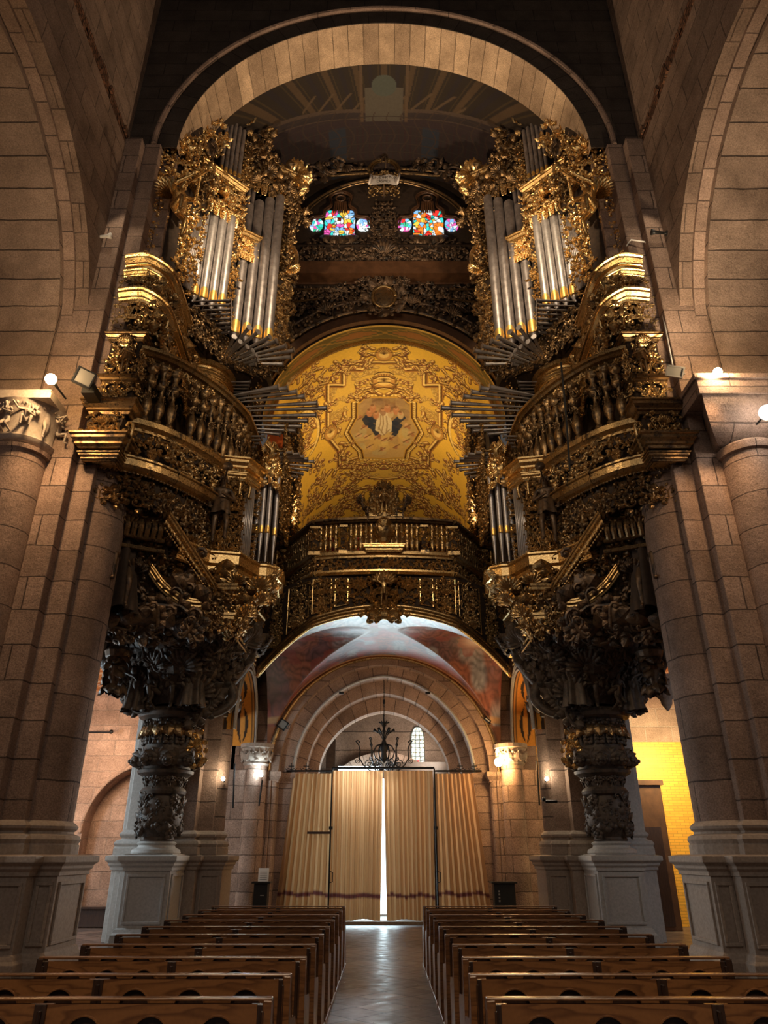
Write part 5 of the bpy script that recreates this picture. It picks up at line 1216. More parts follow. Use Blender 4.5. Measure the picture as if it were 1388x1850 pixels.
    # near corner: broken pediments, scroll brackets, shell
    mb = MB(); th = np.linspace(PI*.95, .15, 16); p3 = np.stack([-5.5+.62*np.cos(th)*.9, 12.75+0*th+.35*(1+np.cos(th))*.5, 17.1+.55*np.sin(th)], 1); mb.sweep(CORN_S, p3)
    mb.tube([(-5.95, 12.6, 18.3), (-5.6, 12.6, 18.55), (-5.2, 12.8, 18.3), (-4.95, 13.0, 17.75)], [.06, .1, .1, .07], 10); mb.build('curved_pediment', M['gold'], t)
    mb = MB(); carve(mb, (-5.72, 12.66, 14.3), (1, .1, 0), (0, 0, 1), (.2, -1, 0), .5, 3.2, .26, 1.3, (SHELL, .32, .82), True, 150, 1.4); carve(mb, (-5.1, 13.9, 14.2), (.1, 1, 0), (0, 0, 1), (1, -.2, 0), 1.6, 3.4, .28, 1.3, None, True, 149, 1.4)
    carve(mb, (-5.3, 12.68, 17.3), (1, .35, 0), (0, 0, 1), (.3, -1, 0), 1.0, 1.6, .26, 1.5, (CHERUB, .3, .7), True, 151, 1.4); carve(mb, (-4.9, 13.35, 19.2), (1, .5, 0), (0, 0, 1), (.5, -1, 0), .9, 1.4, .34, 1.7, None, True, 152, 1.4)
    mb.build('corner_carving', M['gold'], t)
    mb = MB(); prism(mb, [(-6.0, 12.72), (-5.45, 12.72), (-5.15, 13.3), (-5.1, 15), (-6.0, 15)], 13.9, 18.9); mb.build('corner_body', M['ground'], t)
    # soaring crown of scrolls above
    mb = MB(); r = random.Random(8)
    mb2 = MB()
    for k in range(420):
        f = r.random(); x = -5.2+2.5*f+r.uniform(-.3, .3); y = 13.6+2.1*f+r.uniform(-.2, .5); z = 19.4+r.uniform(0, 1.2)+1.6*sin(PI*min(1, f*1.15))*r.random()
        qx, qy = proj((x, y, z))
        if 378 < qx < 448 and 215 < qy < 365: continue
        if f > .45: mb2.stamp(r.choice([SCROLL, SCROLL2, LEAF2, CSC, SHELL, LEAF]), (x, y, z), (r.uniform(-1, 1), r.uniform(-.4, .4), r.uniform(-.2, 1)), (r.uniform(-.1, .6), -1, r.uniform(-.6, .1)), r.uniform(.16, .32), r.random() < .5); continue
        mb.stamp(r.choice([SCROLL, SCROLL2, LEAF2, CSC, SHELL, LEAF]), (x, y, z), (r.uniform(-1, 1), r.uniform(-.4, .4), r.uniform(-.2, 1)), (r.uniform(-.1, .6), -1, r.uniform(-.6, .1)), r.uniform(.16, .34), r.random() < .5)
    mb.build('crowning_scrolls', M['gold_mid'], t); mb2.build('crowning_scrolls', M['gold_dark'], t)
    mb = MB()
    mb.stamp(SHELL, (-3.95, 14.9, 22.0), (.8, 0, .6), (.2, -1, -.4), .5); mb.stamp(SHELL, (-2.85, 15.5, 20.9), (.2, 0, -1), (.3, -1, -.3), .55); mb.tube(smoothp([(-4.5, 14.4, 22.0), (-4.1, 14.5, 22.4), (-3.7, 14.8, 22.2), (-3.55, 15.0, 21.6), (-3.75, 15, 21.3)], 5), .07, 8)
    for k in range(30): a = r.uniform(0, 6.28); mb.stamp(LEAF2, (-2.85+.2*cos(a), 15.5+.1*r.random(), 20.75+.35*sin(a)), (cos(a), 0, sin(a)), (.3, -1, -.3), .38)
    mb.build('gilt_shell', M['gold'], t)
    mb = MB(); carve(mb, (-2.95, 16.1, 14.5), (.35, -.9, 0), (0, 0, 1), (1, -.35, 0), .7, 6.2, .3, 1.5, None, True, 170, 1.3); carve(mb, (-3.0, 15.78, 13.4), (1, 0, 0), (0, 0, 1), (.1, -1, 0), .55, 7, .3, 1.6, None, True, 171, 1.5); mb.build('side_carving', M['gold_dark'], t)
    mb = MB(); mb.tube(smoothp([(-2.95, 15.7, 18.2), (-2.65, 15.7, 17.9), (-2.6, 15.7, 17.4), (-2.85, 15.7, 17.0)], 5), .06, 8); mb.stamp(SHELL, (-2.75, 15.6, 17.1), (.7, 0, -.7), (.2, -1, 0), .32); mb.build('scroll_bracket', M['gold'], t)
    # horizontal trumpets: the long rank over the gallery rail
    c0 = 15.45
    for (x, y, L) in ((503, 699, 1), (520, 701, 1), (536, 708, 1), (550, 716, 1), (573, 728, 1), (590, 737, 1), (571, 750, 1), (556, 760, 1), (545, 770, 1), (533, 778, 1), (505, 784, 1)):
        b = on_z(x, y, 12.1+.02*(L % 2)); trumpet(t, (-3.95, c0+(b[1]-c0)*.72, 12.02), b, .062)
    for (x, y) in ((450, 592), (466, 600), (487, 609), (499, 616), (516, 625), (531, 633), (526, 645), (511, 658), (500, 668), (487, 676), (474, 684)):
        b = on_z(x, y, 13.75); c = np.array([-4.45, 15.55, 13.65]); d = b-c; trumpet(t, c+d*.22, b, .058)
    for (x, y) in ((423, 609), (434, 618), (446, 627), (456, 634), (463, 642), (465, 650), (462, 658), (454, 665), (444, 671), (436, 678)):
        b = on_z(x, y, 13.52); c = np.array([-4.5, 15.6, 13.45]); d = b-c; trumpet(t, c+d*.3, b, .052)
    for k in range(8):
        b = on_z(417, 543+k*8.2, 14.15); trumpet(t, (b[0]-.95, b[1], 14.13), b, .045, M['tin_dark'])
    for k in range(6):
        b = on_z(478-5*k, 788+k*6.5, 11.2); trumpet(t, (b[0]-.75, b[1], 11.2), b, .032, M['tin_dark']); b = on_z(452-2*k, 690+k*6.2, 13.1); trumpet(t, (b[0]-.7, b[1], 13.1), b, .035, M['tin_dark'])
    mb = MB(); mb.tube([(-3.42, 14.7, 12.2), (-3.42, 16.5, 12.2)], .014, 6); mb.tube([(-4.9, 13.7, 14.3), (-4.5, 15.0, 14.3)], .014, 6); mb.tube([(-4.0, 15.5, 13.85), (-3.75, 14.9, 13.85)], .012, 6); mb.build('support_bar', M['iron'], t)
    mb = MB(); carve(mb, (-3.7, 16.6, 12.5), (.4, -.9, 0), (0, 0, 1), (.9, -.4, 0), 1.4, 1.1, .28, 1.6, (CHERUB, .3), True, 180, 1.5); mb.build('trumpet_carving', M['gold_mid'], t)
    return t
def build_gallery():
    t = thing('organ_gallery', (-4.8, 14.0, 8.0), 'curved gilded gallery with figured balusters under the left organ', 'balcony', 'organ galleries')
    mb = MB(); poly = [tuple(p) for p in GALL]+[(-6.15, 17.4), (-6.15, 12.5)]
    prism(mb, poly, 9.35, 9.7); c = [( -5.2+(a+5.2)*.88, 15+(b-15)*.9) for a, b in GALL]; prism(mb, c+[(-6.15, 17.4), (-6.15, 12.7)], 8.1, 9.4); mb.build('floor', M['ground'], t)
    for pth in (GP, np.vstack([GP2[:-1], GP3])):
        mb = MB(); mb.sweep(RAIL, at(pth, 11.38)); mb.build('hand_rail', M['gold_mid'], t)
        mb = MB(); mb.sweep([(-.1, 0), (.04, 0), (.04, .06), (.10, .1), (.14, .12), (.14, .24), (.10, .28), (.04, .3), (-.1, .3)], at(pth, 9.55)); mb.build('base_cornice', M['gold_mid'], t)
        mb = MB(); q = resample(pth, .42); s_ = [(a, b) for a, b in q]; inner = []
        carve_band(mb, s_, 8.95, 9.55, .24, 1.7, 200, 1.4); carve_band(mb, s_, 11.2, 11.42, .12, 1.0, 220); mb.build('carved_frieze', M['gold_mid'], t)
        sh = np.array([(a*1.0-.07, b+.05) for a, b in pth]); mb = MB(); mb.sweep([(0, 0), (.02, .02), (.10, .05), (.16, .10), (.16, .24), (.20, .26), (.20, .30), (0, .32)], at(sh, 8.62)); mb.build('lower_cornice', M['gold_mid'], t)
        mb = MB(); eggs(mb, resample(sh, .1)+[.12, -.08] if False else sh, 8.62, .10); sh2 = np.array([(a-.15, b+.12) for a, b in pth]); carve_band(mb, resample(sh2, .5), 7.9, 8.6, .28, 1.6, 240, 1.5); mb.build('under_carving', M['gold_dark'], t)
    # figured balusters
    prof = [(.05, 0), (.09, .02), (.09, .08), (.05, .12), (.07, .18), (.11, .3), (.12, .42), (.08, .55), (.05, .66), (.045, .8), (.08, .95), (.10, 1.08), (.06, 1.2), (.09, 1.28), (.1, 1.4), (.06, 1.46)]
    bp = resample(np.vstack([GP[2:-1], GP2, GP3[1:]]), .27); first = None
    for i, (x, y) in enumerate(bp[:24]):
        if i in (5, 16): continue
        loc = (x, y, 9.83)
        if first is None:
            mb = MB(); mb.lathe([(a, z+9.83) for a, z in prof], (x, y, 0), 12); r = random.Random(3)
            for k in range(16): a = r.uniform(0, 6.28); z = 9.83+r.uniform(.2, 1.35); mb.stamp(r.choice([SCROLL2, LEAF2, LEAF]), (x+.07*cos(a), y+.07*sin(a), z), (r.uniform(-.3, .3), 0, 1), (cos(a), sin(a), 0), r.uniform(.13, .22), r.random() < .5)
            v, f = ball(.08, 8, 6); mb.add(v+np.array([x, y-.02, 9.83+1.1]), f)
            first = mb.build('baluster', M['gold_dark'], t, smooth=True, angle=60)
            o0 = first.data; off = np.array([x, y, 9.83])-WLOC[t.name]; first.data.transform(Matrix.Translation(-Vector(off))); first.location = Vector(first.location)+Vector(off)
        else:
            o = first.copy(); COL.objects.link(o); o.location = Vector(np.array(loc)-WLOC[t.name]); o.rotation_euler = (0, 0, i*1.1)
    # near post, stacked plinths against the pier, with hook scroll
    for (x0, x1, y0, y1, z0, z1, m) in ((-5.88, -5.24, 12.2, 12.85, 9.95, 11.6, 'ground'), (-5.98, -5.28, 12.1, 12.85, 8.75, 9.75, 'ground')):
        mb = MB(); mb.box(x0, x1, y0, y1, z0, z1); mb.build('end_post', M[m], t)
    mb = MB()
    for (x0, x1, y0, z, pr) in ((-5.9, -5.22, 12.18, 11.72, CORN_S), (-5.95, -5.2, 12.12, 9.85, CORN), (-6.0, -5.24, 12.06, 9.02, CORN), (-5.9, -5.3, 12.12, 8.7, CORN_S), (-5.86, -5.26, 12.18, 10.6, CORN_S)): mb.sweep(pr, [(x0, y0+.5, z), (x0, y0, z), (x1, y0, z), (x1, y0+.6, z)])
    mb.build('post_moulding', M['gold_dark'], t)
    mb = MB(); carve(mb, (-5.56, 12.17, 9.98), (1, 0, 0), (0, 0, 1), (0, -1, 0), .6, .55, .2, 1.5, None, True, 260, 1.3); carve(mb, (-5.56, 12.17, 10.7), (1, 0, 0), (0, 0, 1), (0, -1, 0), .6, .95, .22, 1.5, (SHELL, .22, .85), True, 261, 1.4); carve(mb, (-5.62, 12.07, 9.1), (1, 0, 0), (0, 0, 1), (0, -1, 0), .6, .62, .2, 1.6, (SHELL, .2, .5), True, 262, 1.4)
    carve(mb, (-5.22, 12.5, 8.9), (0, 1, 0), (0, 0, 1), (1, 0, 0), .5, 2.6, .22, 1.4, None, True, 263, 1.4); mb.tube(smoothp([(-5.15, 12.2, 8.9), (-5.05, 12.1, 9.2), (-5.05, 12.1, 9.45), (-5.14, 12.1, 9.5), (-5.18, 12.1, 9.4)], 5), .03, 6); mb.build('post_carving', M['gold_mid'], t)
    # panels with big scrolls below the floor, stepping back to the console
    for k, (p, q, z0, z1, s, m) in enumerate((((-5.9, 12.75), (-4.6, 13.3), 7.1, 8.3, .34, 'gold_dark'), ((-4.6, 13.3), (-3.9, 14.4), 7.1, 8.3, .32, 'gold_dark'), ((-5.9, 13.0), (-4.5, 13.9), 6.3, 7.3, .36, 'bronze'))):
        n = outn(p, q); d = np.array(q)-np.array(p); m_ = (np.array(p)+np.array(q))/2; mb = MB()
        V = [(p[0], p[1], z1), (q[0], q[1], z1), (q[0]+.1, q[1]+.6, z0), (p[0], p[1]+.6, z0)]; mb.add(V, [[0, 1, 2, 3]]); mb.build('coving_panel', M['ground'], t)
        mb = MB(); carve(mb, (m_[0], m_[1]+.55, z0), (d[0], d[1], 0), (0, -.45, .9), n+np.array([0, 0, -.5]), np.linalg.norm(d), 1.25, s, 1.5, (SHELL, s), True, 270+k, 1.4); mb.build('coving_carving', M[m], t)
    mb = MB()
    for (z, y, s) in ((7.55, 12.95, .11), (7.35, 13.05, .11)): mb.tube([(-5.9, y, z), (-4.55, y+.55, z-.05)], .05, 8)
    for i in range(11): x = -5.85+i*.12; mb.tube(smoothp([(x, 12.92+.05*i, 7.9), (x+.06, 12.82+.05*i, 7.72), (x+.02, 12.9+.05*i, 7.5)], 4), .055, 6)
    mb.build('gadrooned_moulding', M['gold_dark'], t)
    return t
PP = [(-4.35, 13.7), (-3.85, 14.4), (-3.25, 14.52), (-3.0, 15.05), (-2.9, 15.2), (-2.72, 15.22), (-2.55, 15.35), (-2.5, 15.6), (-2.55, 16.2), (-3.3, 16.6)]
def build_positive():
    t = thing('chair_organ', (-3.3, 15.0, 6.3), 'small gilded organ with three silver pipes hanging below the left gallery corner', 'organ', 'small hanging organs')
    mb = MB(); ins = [(-4.5+(a+4.5)*.93, 15.6+(b-15.6)*.86) for a, b in PP]; prism(mb, ins+[(-4.4, 16.6)], 7.2, 10.0); mb.build('case_body', M['ground'], t)
    mb = MB(); mb.sweep([(0, -.06), (.05, -.04), (.05, .05), (.12, .10), (.12, .30), (.16, .33), (.16, .37), (.10, .40), (0, .40)], at(PP, 7.25)); mb.build('base_cornice', M['gold'], t)
    mb = MB(); eggs(mb, np.array(PP), 7.72, .07, 0); mb.build('bead_row', M['gold_mid'], t)
    mb = MB(); mb.sweep(CORN, at(PP[:4], 9.85)); mb.sweep(CORN_S, at(PP[:4], 9.55)); mb.build('top_cornice', M['gold'], t)
    for i, (x, y, h) in enumerate(((-3.0, 15.12, 2.0), (-2.87, 15.1, 2.25), (-2.72, 15.1, 2.5), (-2.58, 15.24, 2.4))): organ_pipe(t, x, y, 7.68, h, .062, (.1, -1, 0), M['tin'], True, .72)
    mb = MB(); [mb.tube([(-3.22+.03*k, 14.66+.05*k, 7.7), (-3.22+.03*k, 14.66+.05*k, 9.3+.05*k)], .026, 8) for k in range(6)]; mb.build('narrow_pipes', M['tin'], t, smooth=True)
    mb = MB()
    for (x, y) in ((-3.28, 14.55), (-3.02, 14.98)): carve(mb, (x, y, 7.7), (1, .3, 0), (0, 0, 1), (.2, -1, 0), .12, 2.1, .12, 2.0, None, True, 300, 1.3)
    carve_band(mb, [(-4.25, 13.85), (-3.87, 14.38)], 7.7, 9.7, .24, 1.6, 310, 1.3); carve_band(mb, [(-3.85, 14.36), (-3.28, 14.5)], 7.7, 9.7, .22, 1.6, 320, 1.3, (CHERUB, .2)); mb.build('panel_carving', M['gold_mid'], t)
    mb = MB(); r = random.Random(4)
    for k in range(60): a = r.uniform(0, 2*PI); z = r.uniform(9.5, 10.5); rr_ = .24*(1.1-(z-9.5)*.5); mb.stamp(r.choice([SCROLL2, LEAF2, CSC, FLOWER]), (-2.78+rr_*cos(a), 15.2+rr_*sin(a), z), (cos(a)*.3, 0, 1), (cos(a), sin(a), .2), r.uniform(.16, .28), k % 2)
    mb.build('tower_crown', M['gold'], t)
    mb = MB()
    for k in range(130):
        a = r.uniform(0, 2*PI); q = r.random(); z = 7.2-1.15*q; rr_ = (1-q*.75); cx, cy = -3.3+.5*(1-q)*r.uniform(-1, 1), 15.0; mb.stamp(r.choice([SCROLL, LEAF2, CSC, SHELL, SCROLL2]), (cx+.62*rr_*cos(a), cy+.55*rr_*sin(a), z), (cos(a)*.5, sin(a)*.5, 1), (cos(a), sin(a), -.5), r.uniform(.22, .36), k % 2)
    for k in range(14): a = k*2*PI/14; mb.stamp(DROP, (-2.75+.25*cos(a), 15.25+.25*sin(a), 7.2), (0, 0, 1), (cos(a), sin(a), 0), .4, k % 2)
    mb.build('pendant_carving', M['gold_mid'], t)
    for (x, y) in ((528, 817), (541, 820), (548, 825), (556, 829), (567, 834), (562, 842), (556, 849), (547, 856), (536, 862), (526, 868)):
        b = on_z(x, y, 11.0); trumpet(t, (-3.05, 16.1+(b[1]-16.1)*.6, 11.0), b, .042)
    mb = MB(); mb.tube([(-3.05, 16.2, 10.0), (-3.05, 16.2, 11.0)], .03, 8); mb.tube([(-3.05, 15.7, 11.0), (-3.05, 16.9, 11.0)], .04, 8); mb.box(-3.4, -2.6, 15.6, 17.2, 10.0, 10.4); mb.build('trumpet_chest', M['gold_dark'], t)
    mb = MB(); carve(mb, (-2.58, 16.4, 9.0), (0, -1, 0), (0, 0, 1), (1, 0, 0), 1.5, 2.6, .3, 1.5, None, True, 333, 1.5); mb.build('side_carving', M['gold_mid'], t)
    return t
def build_console():
    t = thing('carved_console', (-4.9, 16.8, 1.66), 'huge dark carved bracket of figures and masks carrying the left organ', 'console', 'carved organ consoles'); c = (-4.9, 16.9)
    prof = [(.34, 1.9), (.36, 1.95), (.34, 2.0), (.44, 2.15), (.47, 2.4), (.44, 2.7), (.40, 2.82), (.48, 2.86), (.50, 2.92), (.47, 2.97), (.40, 3.02), (.46, 3.2), (.60, 3.28), (.62, 3.34), (.52, 3.38), (.58, 3.5), (.60, 3.7), (.56, 3.78), (.52, 3.9), (.56, 4.3), (.60, 4.42), (.74, 4.48), (.78, 4.56), (.74, 4.64), (.6, 4.7)]
    mb = MB(); mb.lathe(prof, (*c, 0), 24); mb.build('column', M['black_wood'], t, smooth=True, angle=35)
    r = random.Random(12); mb = MB()
    for k in range(90): a = r.uniform(0, 2*PI); z = r.uniform(2.05, 2.8); mb.stamp(r.choice([SCROLL2, LEAF2, FLOWER, SCROLL]), (c[0]+.44*cos(a), c[1]+.44*sin(a), z), (r.uniform(-1, 1), 0, 1), (cos(a), sin(a), 0), r.uniform(.14, .24), k % 2)
    for k in range(26): a = r.uniform(0, 2*PI); v, f = ball(r.uniform(.05, .08), 8, 6); mb.add(v+np.array([c[0]+.46*cos(a), c[1]+.46*sin(a), r.uniform(2.05, 2.25)]), f)
    mb.build('drum_carving', M['black_wood'], t, smooth=True)
    mb = MB()
    for k in range(9): a = k*2*PI/9+.1; mb.stamp(CHERUB, (c[0]+.52*cos(a), c[1]+.52*sin(a), 3.55), (0, 0, 1), (cos(a), sin(a), -.1), .48)
    for k in range(14): a = k*2*PI/14; mb.stamp(DROP, (c[0]+.55*cos(a), c[1]+.55*sin(a), 4.38), (0, 0, 1), (cos(a), sin(a), 0), .42, k % 2)
    for k in range(18): a = k*2*PI/18+.15; mb.stamp(SCROLL2, (c[0]+.42*cos(a), c[1]+.42*sin(a), 3.12), (0, 0, 1), (cos(a), sin(a), -.2), .22, k % 2)
    mb.build('mask_band', M['black_wood'], t, smooth=True)
    mb = MB()
    for k in range(16): a = k*2*PI/16+.2; mb.stamp(LEAF2, (c[0]+.56*cos(a), c[1]+.56*sin(a), 4.36), (0, 0, -1), (cos(a), sin(a), 0), .34, k % 2)
    mb.build('gilt_leaves', M['gold_dark'], t)
    mb = MB()
    for k, (x, z) in enumerate(((-4.28, 4.0), (-4.2, 3.8), (-4.15, 3.6))): mb.stamp(SCROLL, (x, 16.6, z), (1, 0, .8), (0, -1, 0), .3, k % 2)
    mb.build('gilt_bracket', M['gold'], t)
    # core flaring up to the deck
    mb = MB(); core = [(.6, 4.7), (.7, 5.0), (1.0, 5.5), (1.45, 6.0), (1.6, 6.2)]; mb.lathe(core, (c[0]+.15, c[1]-.2, 0), 20); mb.build('flared_core', M['ground'], t)
    mb = MB()
    for k in range(260):
        a = r.uniform(PI*.95, 2*PI+.5); q = r.random()**.8; z = 4.9+1.35*q; rr_ = .72+1.0*q**1.3; mb.stamp(r.choice([SCROLL, SCROLL2, LEAF2, CSC, LEAF, SHELL]), (c[0]+.15+rr_*cos(a), c[1]-.2*q+rr_*sin(a), z), (r.uniform(-.6, .6), 0, 1), (cos(a), sin(a), -.5), r.uniform(.28, .55), k % 2)
    mb.build('foliage', M['black_wood'], t)
    # great curling wings reaching to the left pier and to the choir arch
    mb = MB()
    for (pts, rad) in (([(-5.4, 16.6, 5.0), (-6.0, 16.3, 5.2), (-6.3, 16.0, 5.7), (-6.5, 15.6, 6.4)], .2), ([(-4.3, 16.7, 4.75), (-3.9, 16.7, 5.0), (-3.6, 16.9, 5.5), (-3.35, 17.1, 6.0)], .2), ([(-4.1, 16.6, 4.5), (-3.75, 16.6, 4.6), (-3.5, 16.7, 4.9), (-3.6, 16.7, 5.2), (-3.8, 16.7, 5.0)], .12)): mb.tube(smoothp(pts, 5), np.interp(np.linspace(0, 1, (len(pts)-1)*5+1), [0, .5, 1], [rad*.5, rad, rad*1.2]), 10)
    for k in range(70):
        s = r.choice((-1, 1)); q = r.random(); x = (-5.5-1.0*q) if s < 0 else (-4.3+1.0*q); mb.stamp(r.choice([LEAF2, SCROLL, SCROLL2]), (x, 16.5-.9*q*(s < 0)+.3*q*(s > 0)-.12, 4.75+1.6*q+r.uniform(-.2, .2)), (s*.5+r.uniform(-.4, .4), 0, r.uniform(-.3, 1)), (s*.4, -1, -.2), r.uniform(.28, .5), k % 2)
    mb.build('curling_wings', M['black_wood'], t, smooth=True)
    # deck cornices with egg and dart
    T1 = [(-4.5, 13.2, 7.85), (-3.66, 14.55, 6.75), (-3.26, 14.55, 6.75), (-3.02, 16.8, 6.7)]; T2 = [(-4.0, 14.5, 6.15), (-3.4, 14.6, 6.12), (-3.28, 14.62, 6.12), (-3.2, 17.5, 6.05)]
    for tt, sc in ((T1, 1), (T2, .9)):
        mb = MB(); mb.sweep([(0, -.05), (.02, -.04), (.03, .02), (.1, .04), (.1, .10), (.13, .12), (.13, .17), (0, .18)], tt); mb.build('deck_cornice', M['gold_mid'], t)
        mb = MB(); eggs(mb, np.array(tt)-[0, 0, .04], 0, .13); q_ = np.array(tt)-[.0, 0, .16]; eggs(mb, q_, 0, .09); mb.build('egg_moulding', M['gold'], t)
    mb = MB(); prism(mb, [(-6.2, 14.3), (-3.7, 14.65), (-3.3, 14.65), (-3.15, 17.4), (-6.2, 17.4)], 6.1, 6.8); mb.build('deck', M['ground'], t)
    mb = MB(); mb.add([(-3.25, 14.6, 6.8), (-3.05, 17.4, 6.8), (-3.4, 17.4, 9.3), (-3.6, 14.6, 9.3)], [[0, 1, 2, 3]]); carve(mb, (-3.15, 15.9, 6.85), (.1, 1, 0), (0, 0, 1), (1, -.1, 0), 2.6, 2.0, .34, 1.5, (SHELL, .3), True, 350, 1.4)
    carve(mb, (-4.0, 14.2, 6.6), (1, .6, 0), (0, 0, 1), (.4, -1, 0), 1.4, 1.1, .3, 1.6, None, True, 351, 1.4); carve(mb, (-4.3, 14.45, 5.9), (1, .0, 0), (0, 0, 1), (.1, -1, -.3), 1.9, .7, .28, 1.5, None, True, 352, 1.4); mb.build('deck_carving', M['gold_dark'], t)
    # leaning scroll pediment and big acanthus
    mb = MB(); pp = smoothp([(-4.85, 13.7, 6.95), (-4.6, 13.9, 6.65), (-4.2, 14.1, 6.4), (-3.85, 14.2, 6.35), (-3.65, 14.2, 6.45)], 5); mb.sweep([(a*1.1, b*1.1) for a, b in CORN_S], pp); mb.build('scroll_pediment', M['gold'], t)
    mb = MB()
    for k in range(120): x = r.uniform(-6.1, -3.9); mb.stamp(r.choice([SCROLL, SCROLL2, LEAF2, CSC]), (x, 13.6+.8*r.random()+(x+6)*.2, 5.7+1.6*r.random()), (r.uniform(-1, 1), 0, r.uniform(-.2, 1)), (.2, -1, -.5), r.uniform(.3, .6), k % 2)
    mb.build('acanthus_fringe', M['bronze'], t)
    # hanging cornucopia drop near the pier
    mb = MB(); cc = (-5.75, 15.2); mb.lathe([(.0, 4.75), (.06, 4.85), (.1, 5.1), (.16, 5.3), (.14, 5.36), (.26, 5.5), (.3, 5.62), (.24, 5.7), (0, 5.7)], (*cc, 0), 16)
    for k in range(24): a = r.uniform(0, 6.3); z = r.uniform(4.85, 5.6); mb.stamp(LEAF2, (cc[0]+.2*cos(a), cc[1]+.2*sin(a), z), (0, 0, -1), (cos(a), sin(a), 0), .22, k % 2)
    mb.build('pendant_urn', M['bronze'], t)
    return t
def build_base():
    t = thing('console_pedestal', (-5.0, 17.0, 0), 'tall pale panelled stone pedestal under the left carved console', 'pedestal', 'pale pedestals of the consoles')
    mb = MB(); mb.box(-5.35, -4.4, 16.4, 17.5, 0, 1.62); cornice(mb, -5.35, -4.4, 16.4, 17.5, PEDCAP); cornice(mb, -5.35, -4.4, 16.4, 17.5, PEDBASE); panel(mb, 'y', 16.4, -5.27, -4.48, .4, 1.3); panel(mb, 'x', -4.4, 16.5, 17.4, .4, 1.3)
    for k, x in enumerate((-5.95, -5.8, -5.62, -5.48)): mb.box(x, -5.35, 17.35-.2*k, 17.8, 0, 1.62); cornice(mb, x, -5.3, 17.35-.2*k, 17.8, PEDCAP)
    mb.build('pedestal', M['ped_pale'], t, bevel=.008)
    mb = MB(); mb.lathe([(.5, 1.66), (.52, 1.70), (.50, 1.76), (.40, 1.80), (.38, 1.84), (.42, 1.88), (.36, 1.92)], (-4.9, 16.9, 0), 28); mb.box(-5.4, -4.4, 16.42, 17.4, 1.62, 1.68); mb.build('column_base', M['ped_pale'], t, smooth=True, angle=40)
    mb = MB(); mb.box(-5.78, -5.2, 17.4, 18.3, 1.66, 6.2); mb.box(-5.9, -5.7, 17.55, 18.3, 1.66, 6.2); cornice(mb, -5.78, -5.2, 17.4, 18.3, COLBASE); mb.build('shaft', M['ped_pale'], t, bevel=.02)
    return t
ORG = []
for fn, lb in ((build_case, 'towering gilded organ case with silver pipes and jutting trumpets, right of the nave'), (build_gallery, 'curved gilded gallery with figured balusters under the right organ'), (build_positive, 'small gilded organ with silver pipes hanging below the right gallery corner'),
               (build_console, 'huge dark carved bracket of figures and masks carrying the right organ'), (build_base, 'tall grey panelled stone pedestal under the right carved console')):
    o = fn(); ORG.append(o); mirror_copy(o, lb)
# long black cable in front of the right gallery
mb = MB(); mb.tube([P(1014, 655, 12.6), P(1022, 740, 12.6), P(1030, 850, 12.7)], .022, 6); tag(mb.build('hanging_cable', M['black']), 'thin black cable hanging in front of the right organ gallery', 'cable')

# figures on the organs: (key, loc, rz, scale, mat, options, left label, right label)
FL = [('trumpet_angel', 'trumpet', (-5.02, 12.25, 14.7), .95, 1.05, 'gold', dict(wings=True, horn=True), 'carved angel blowing a long trumpet on the near corner of the %s organ'),
      ('seated_cherub', 'putto', (-4.75, 13.2, 18.55), .4, .62, 'bronze', dict(wings=True, basez=.4), 'cherub seated on top of the %s organ against the pale arch, nearer of the pair'),
      ('seated_cherub', 'wave', (-5.25, 12.9, 18.3), .2, .5, 'gold_mid', dict(drape='short'), 'small cherub on the %s organ top beside the stone pier'),
      ('child_caryatid', 'stand', (-5.45, 12.12, 10.65), .1, .5, 'gold_dark', dict(drape='short'), 'carved child standing on the end post of the %s gallery'),
      ('horn_player', 'stand', (-3.62, 14.16, 7.72), .3, .92, 'bronze', dict(drape='short', horn=True), 'dark figure with a horn standing on the small %s hanging organ'),
      ('winged_figure', 'wave', (-2.9, 15.95, 10.4), .5, .55, 'gold', dict(wings=True, drape='short'), 'little gilded figure behind the trumpets of the small %s organ'),
      ('cloaked_figure', 'recline', (-5.35, 13.5, 6.2), .5, 1.15, 'bronze', dict(drape='robe', drmat='ground', basez=.2), 'large dark cloaked figure leaning under the %s gallery'),
      ('atlas_figure', 'atlas', (-4.95, 16.15, 4.45), .0, .92, 'black_wood', dict(basez=.35), 'crouching satyr bearing the %s organ on raised arms, middle of the console'),
      ('winged_satyr', 'wave', (-5.55, 16.15, 4.5), -.7, .9, 'black_wood', dict(wings=True, drape='skirt'), 'dark winged figure on the outer side of the %s console'),
      ('winged_satyr', 'stand', (-4.3, 16.1, 4.6), .6, .86, 'black_wood', dict(drape='robe'), 'dark draped figure on the inner side of the %s console'),
      ('crouching_imp', 'kneel', (-5.2, 16.0, 4.55), -.3, .55, 'black_wood', dict(basez=.3), 'small crouching figure on the capital ledge of the %s console'),
      ('gallery_herm', 'putto', (-3.45, 14.75, 9.0), .8, .75, 'gold_mid', dict(wings=True, basez=.4), 'winged figure at the inner corner of the %s gallery')]
for (nm, key, loc, rz, sc, mt, opt, lb) in FL:
    opt = dict(opt); 
    if 'drmat' in opt: opt['drmat'] = M[opt['drmat']]
    o = figure(nm, key, loc, rz, sc, M[mt], lb % 'left', 'statue', None, **opt); mirror_copy(o, lb % 'right')
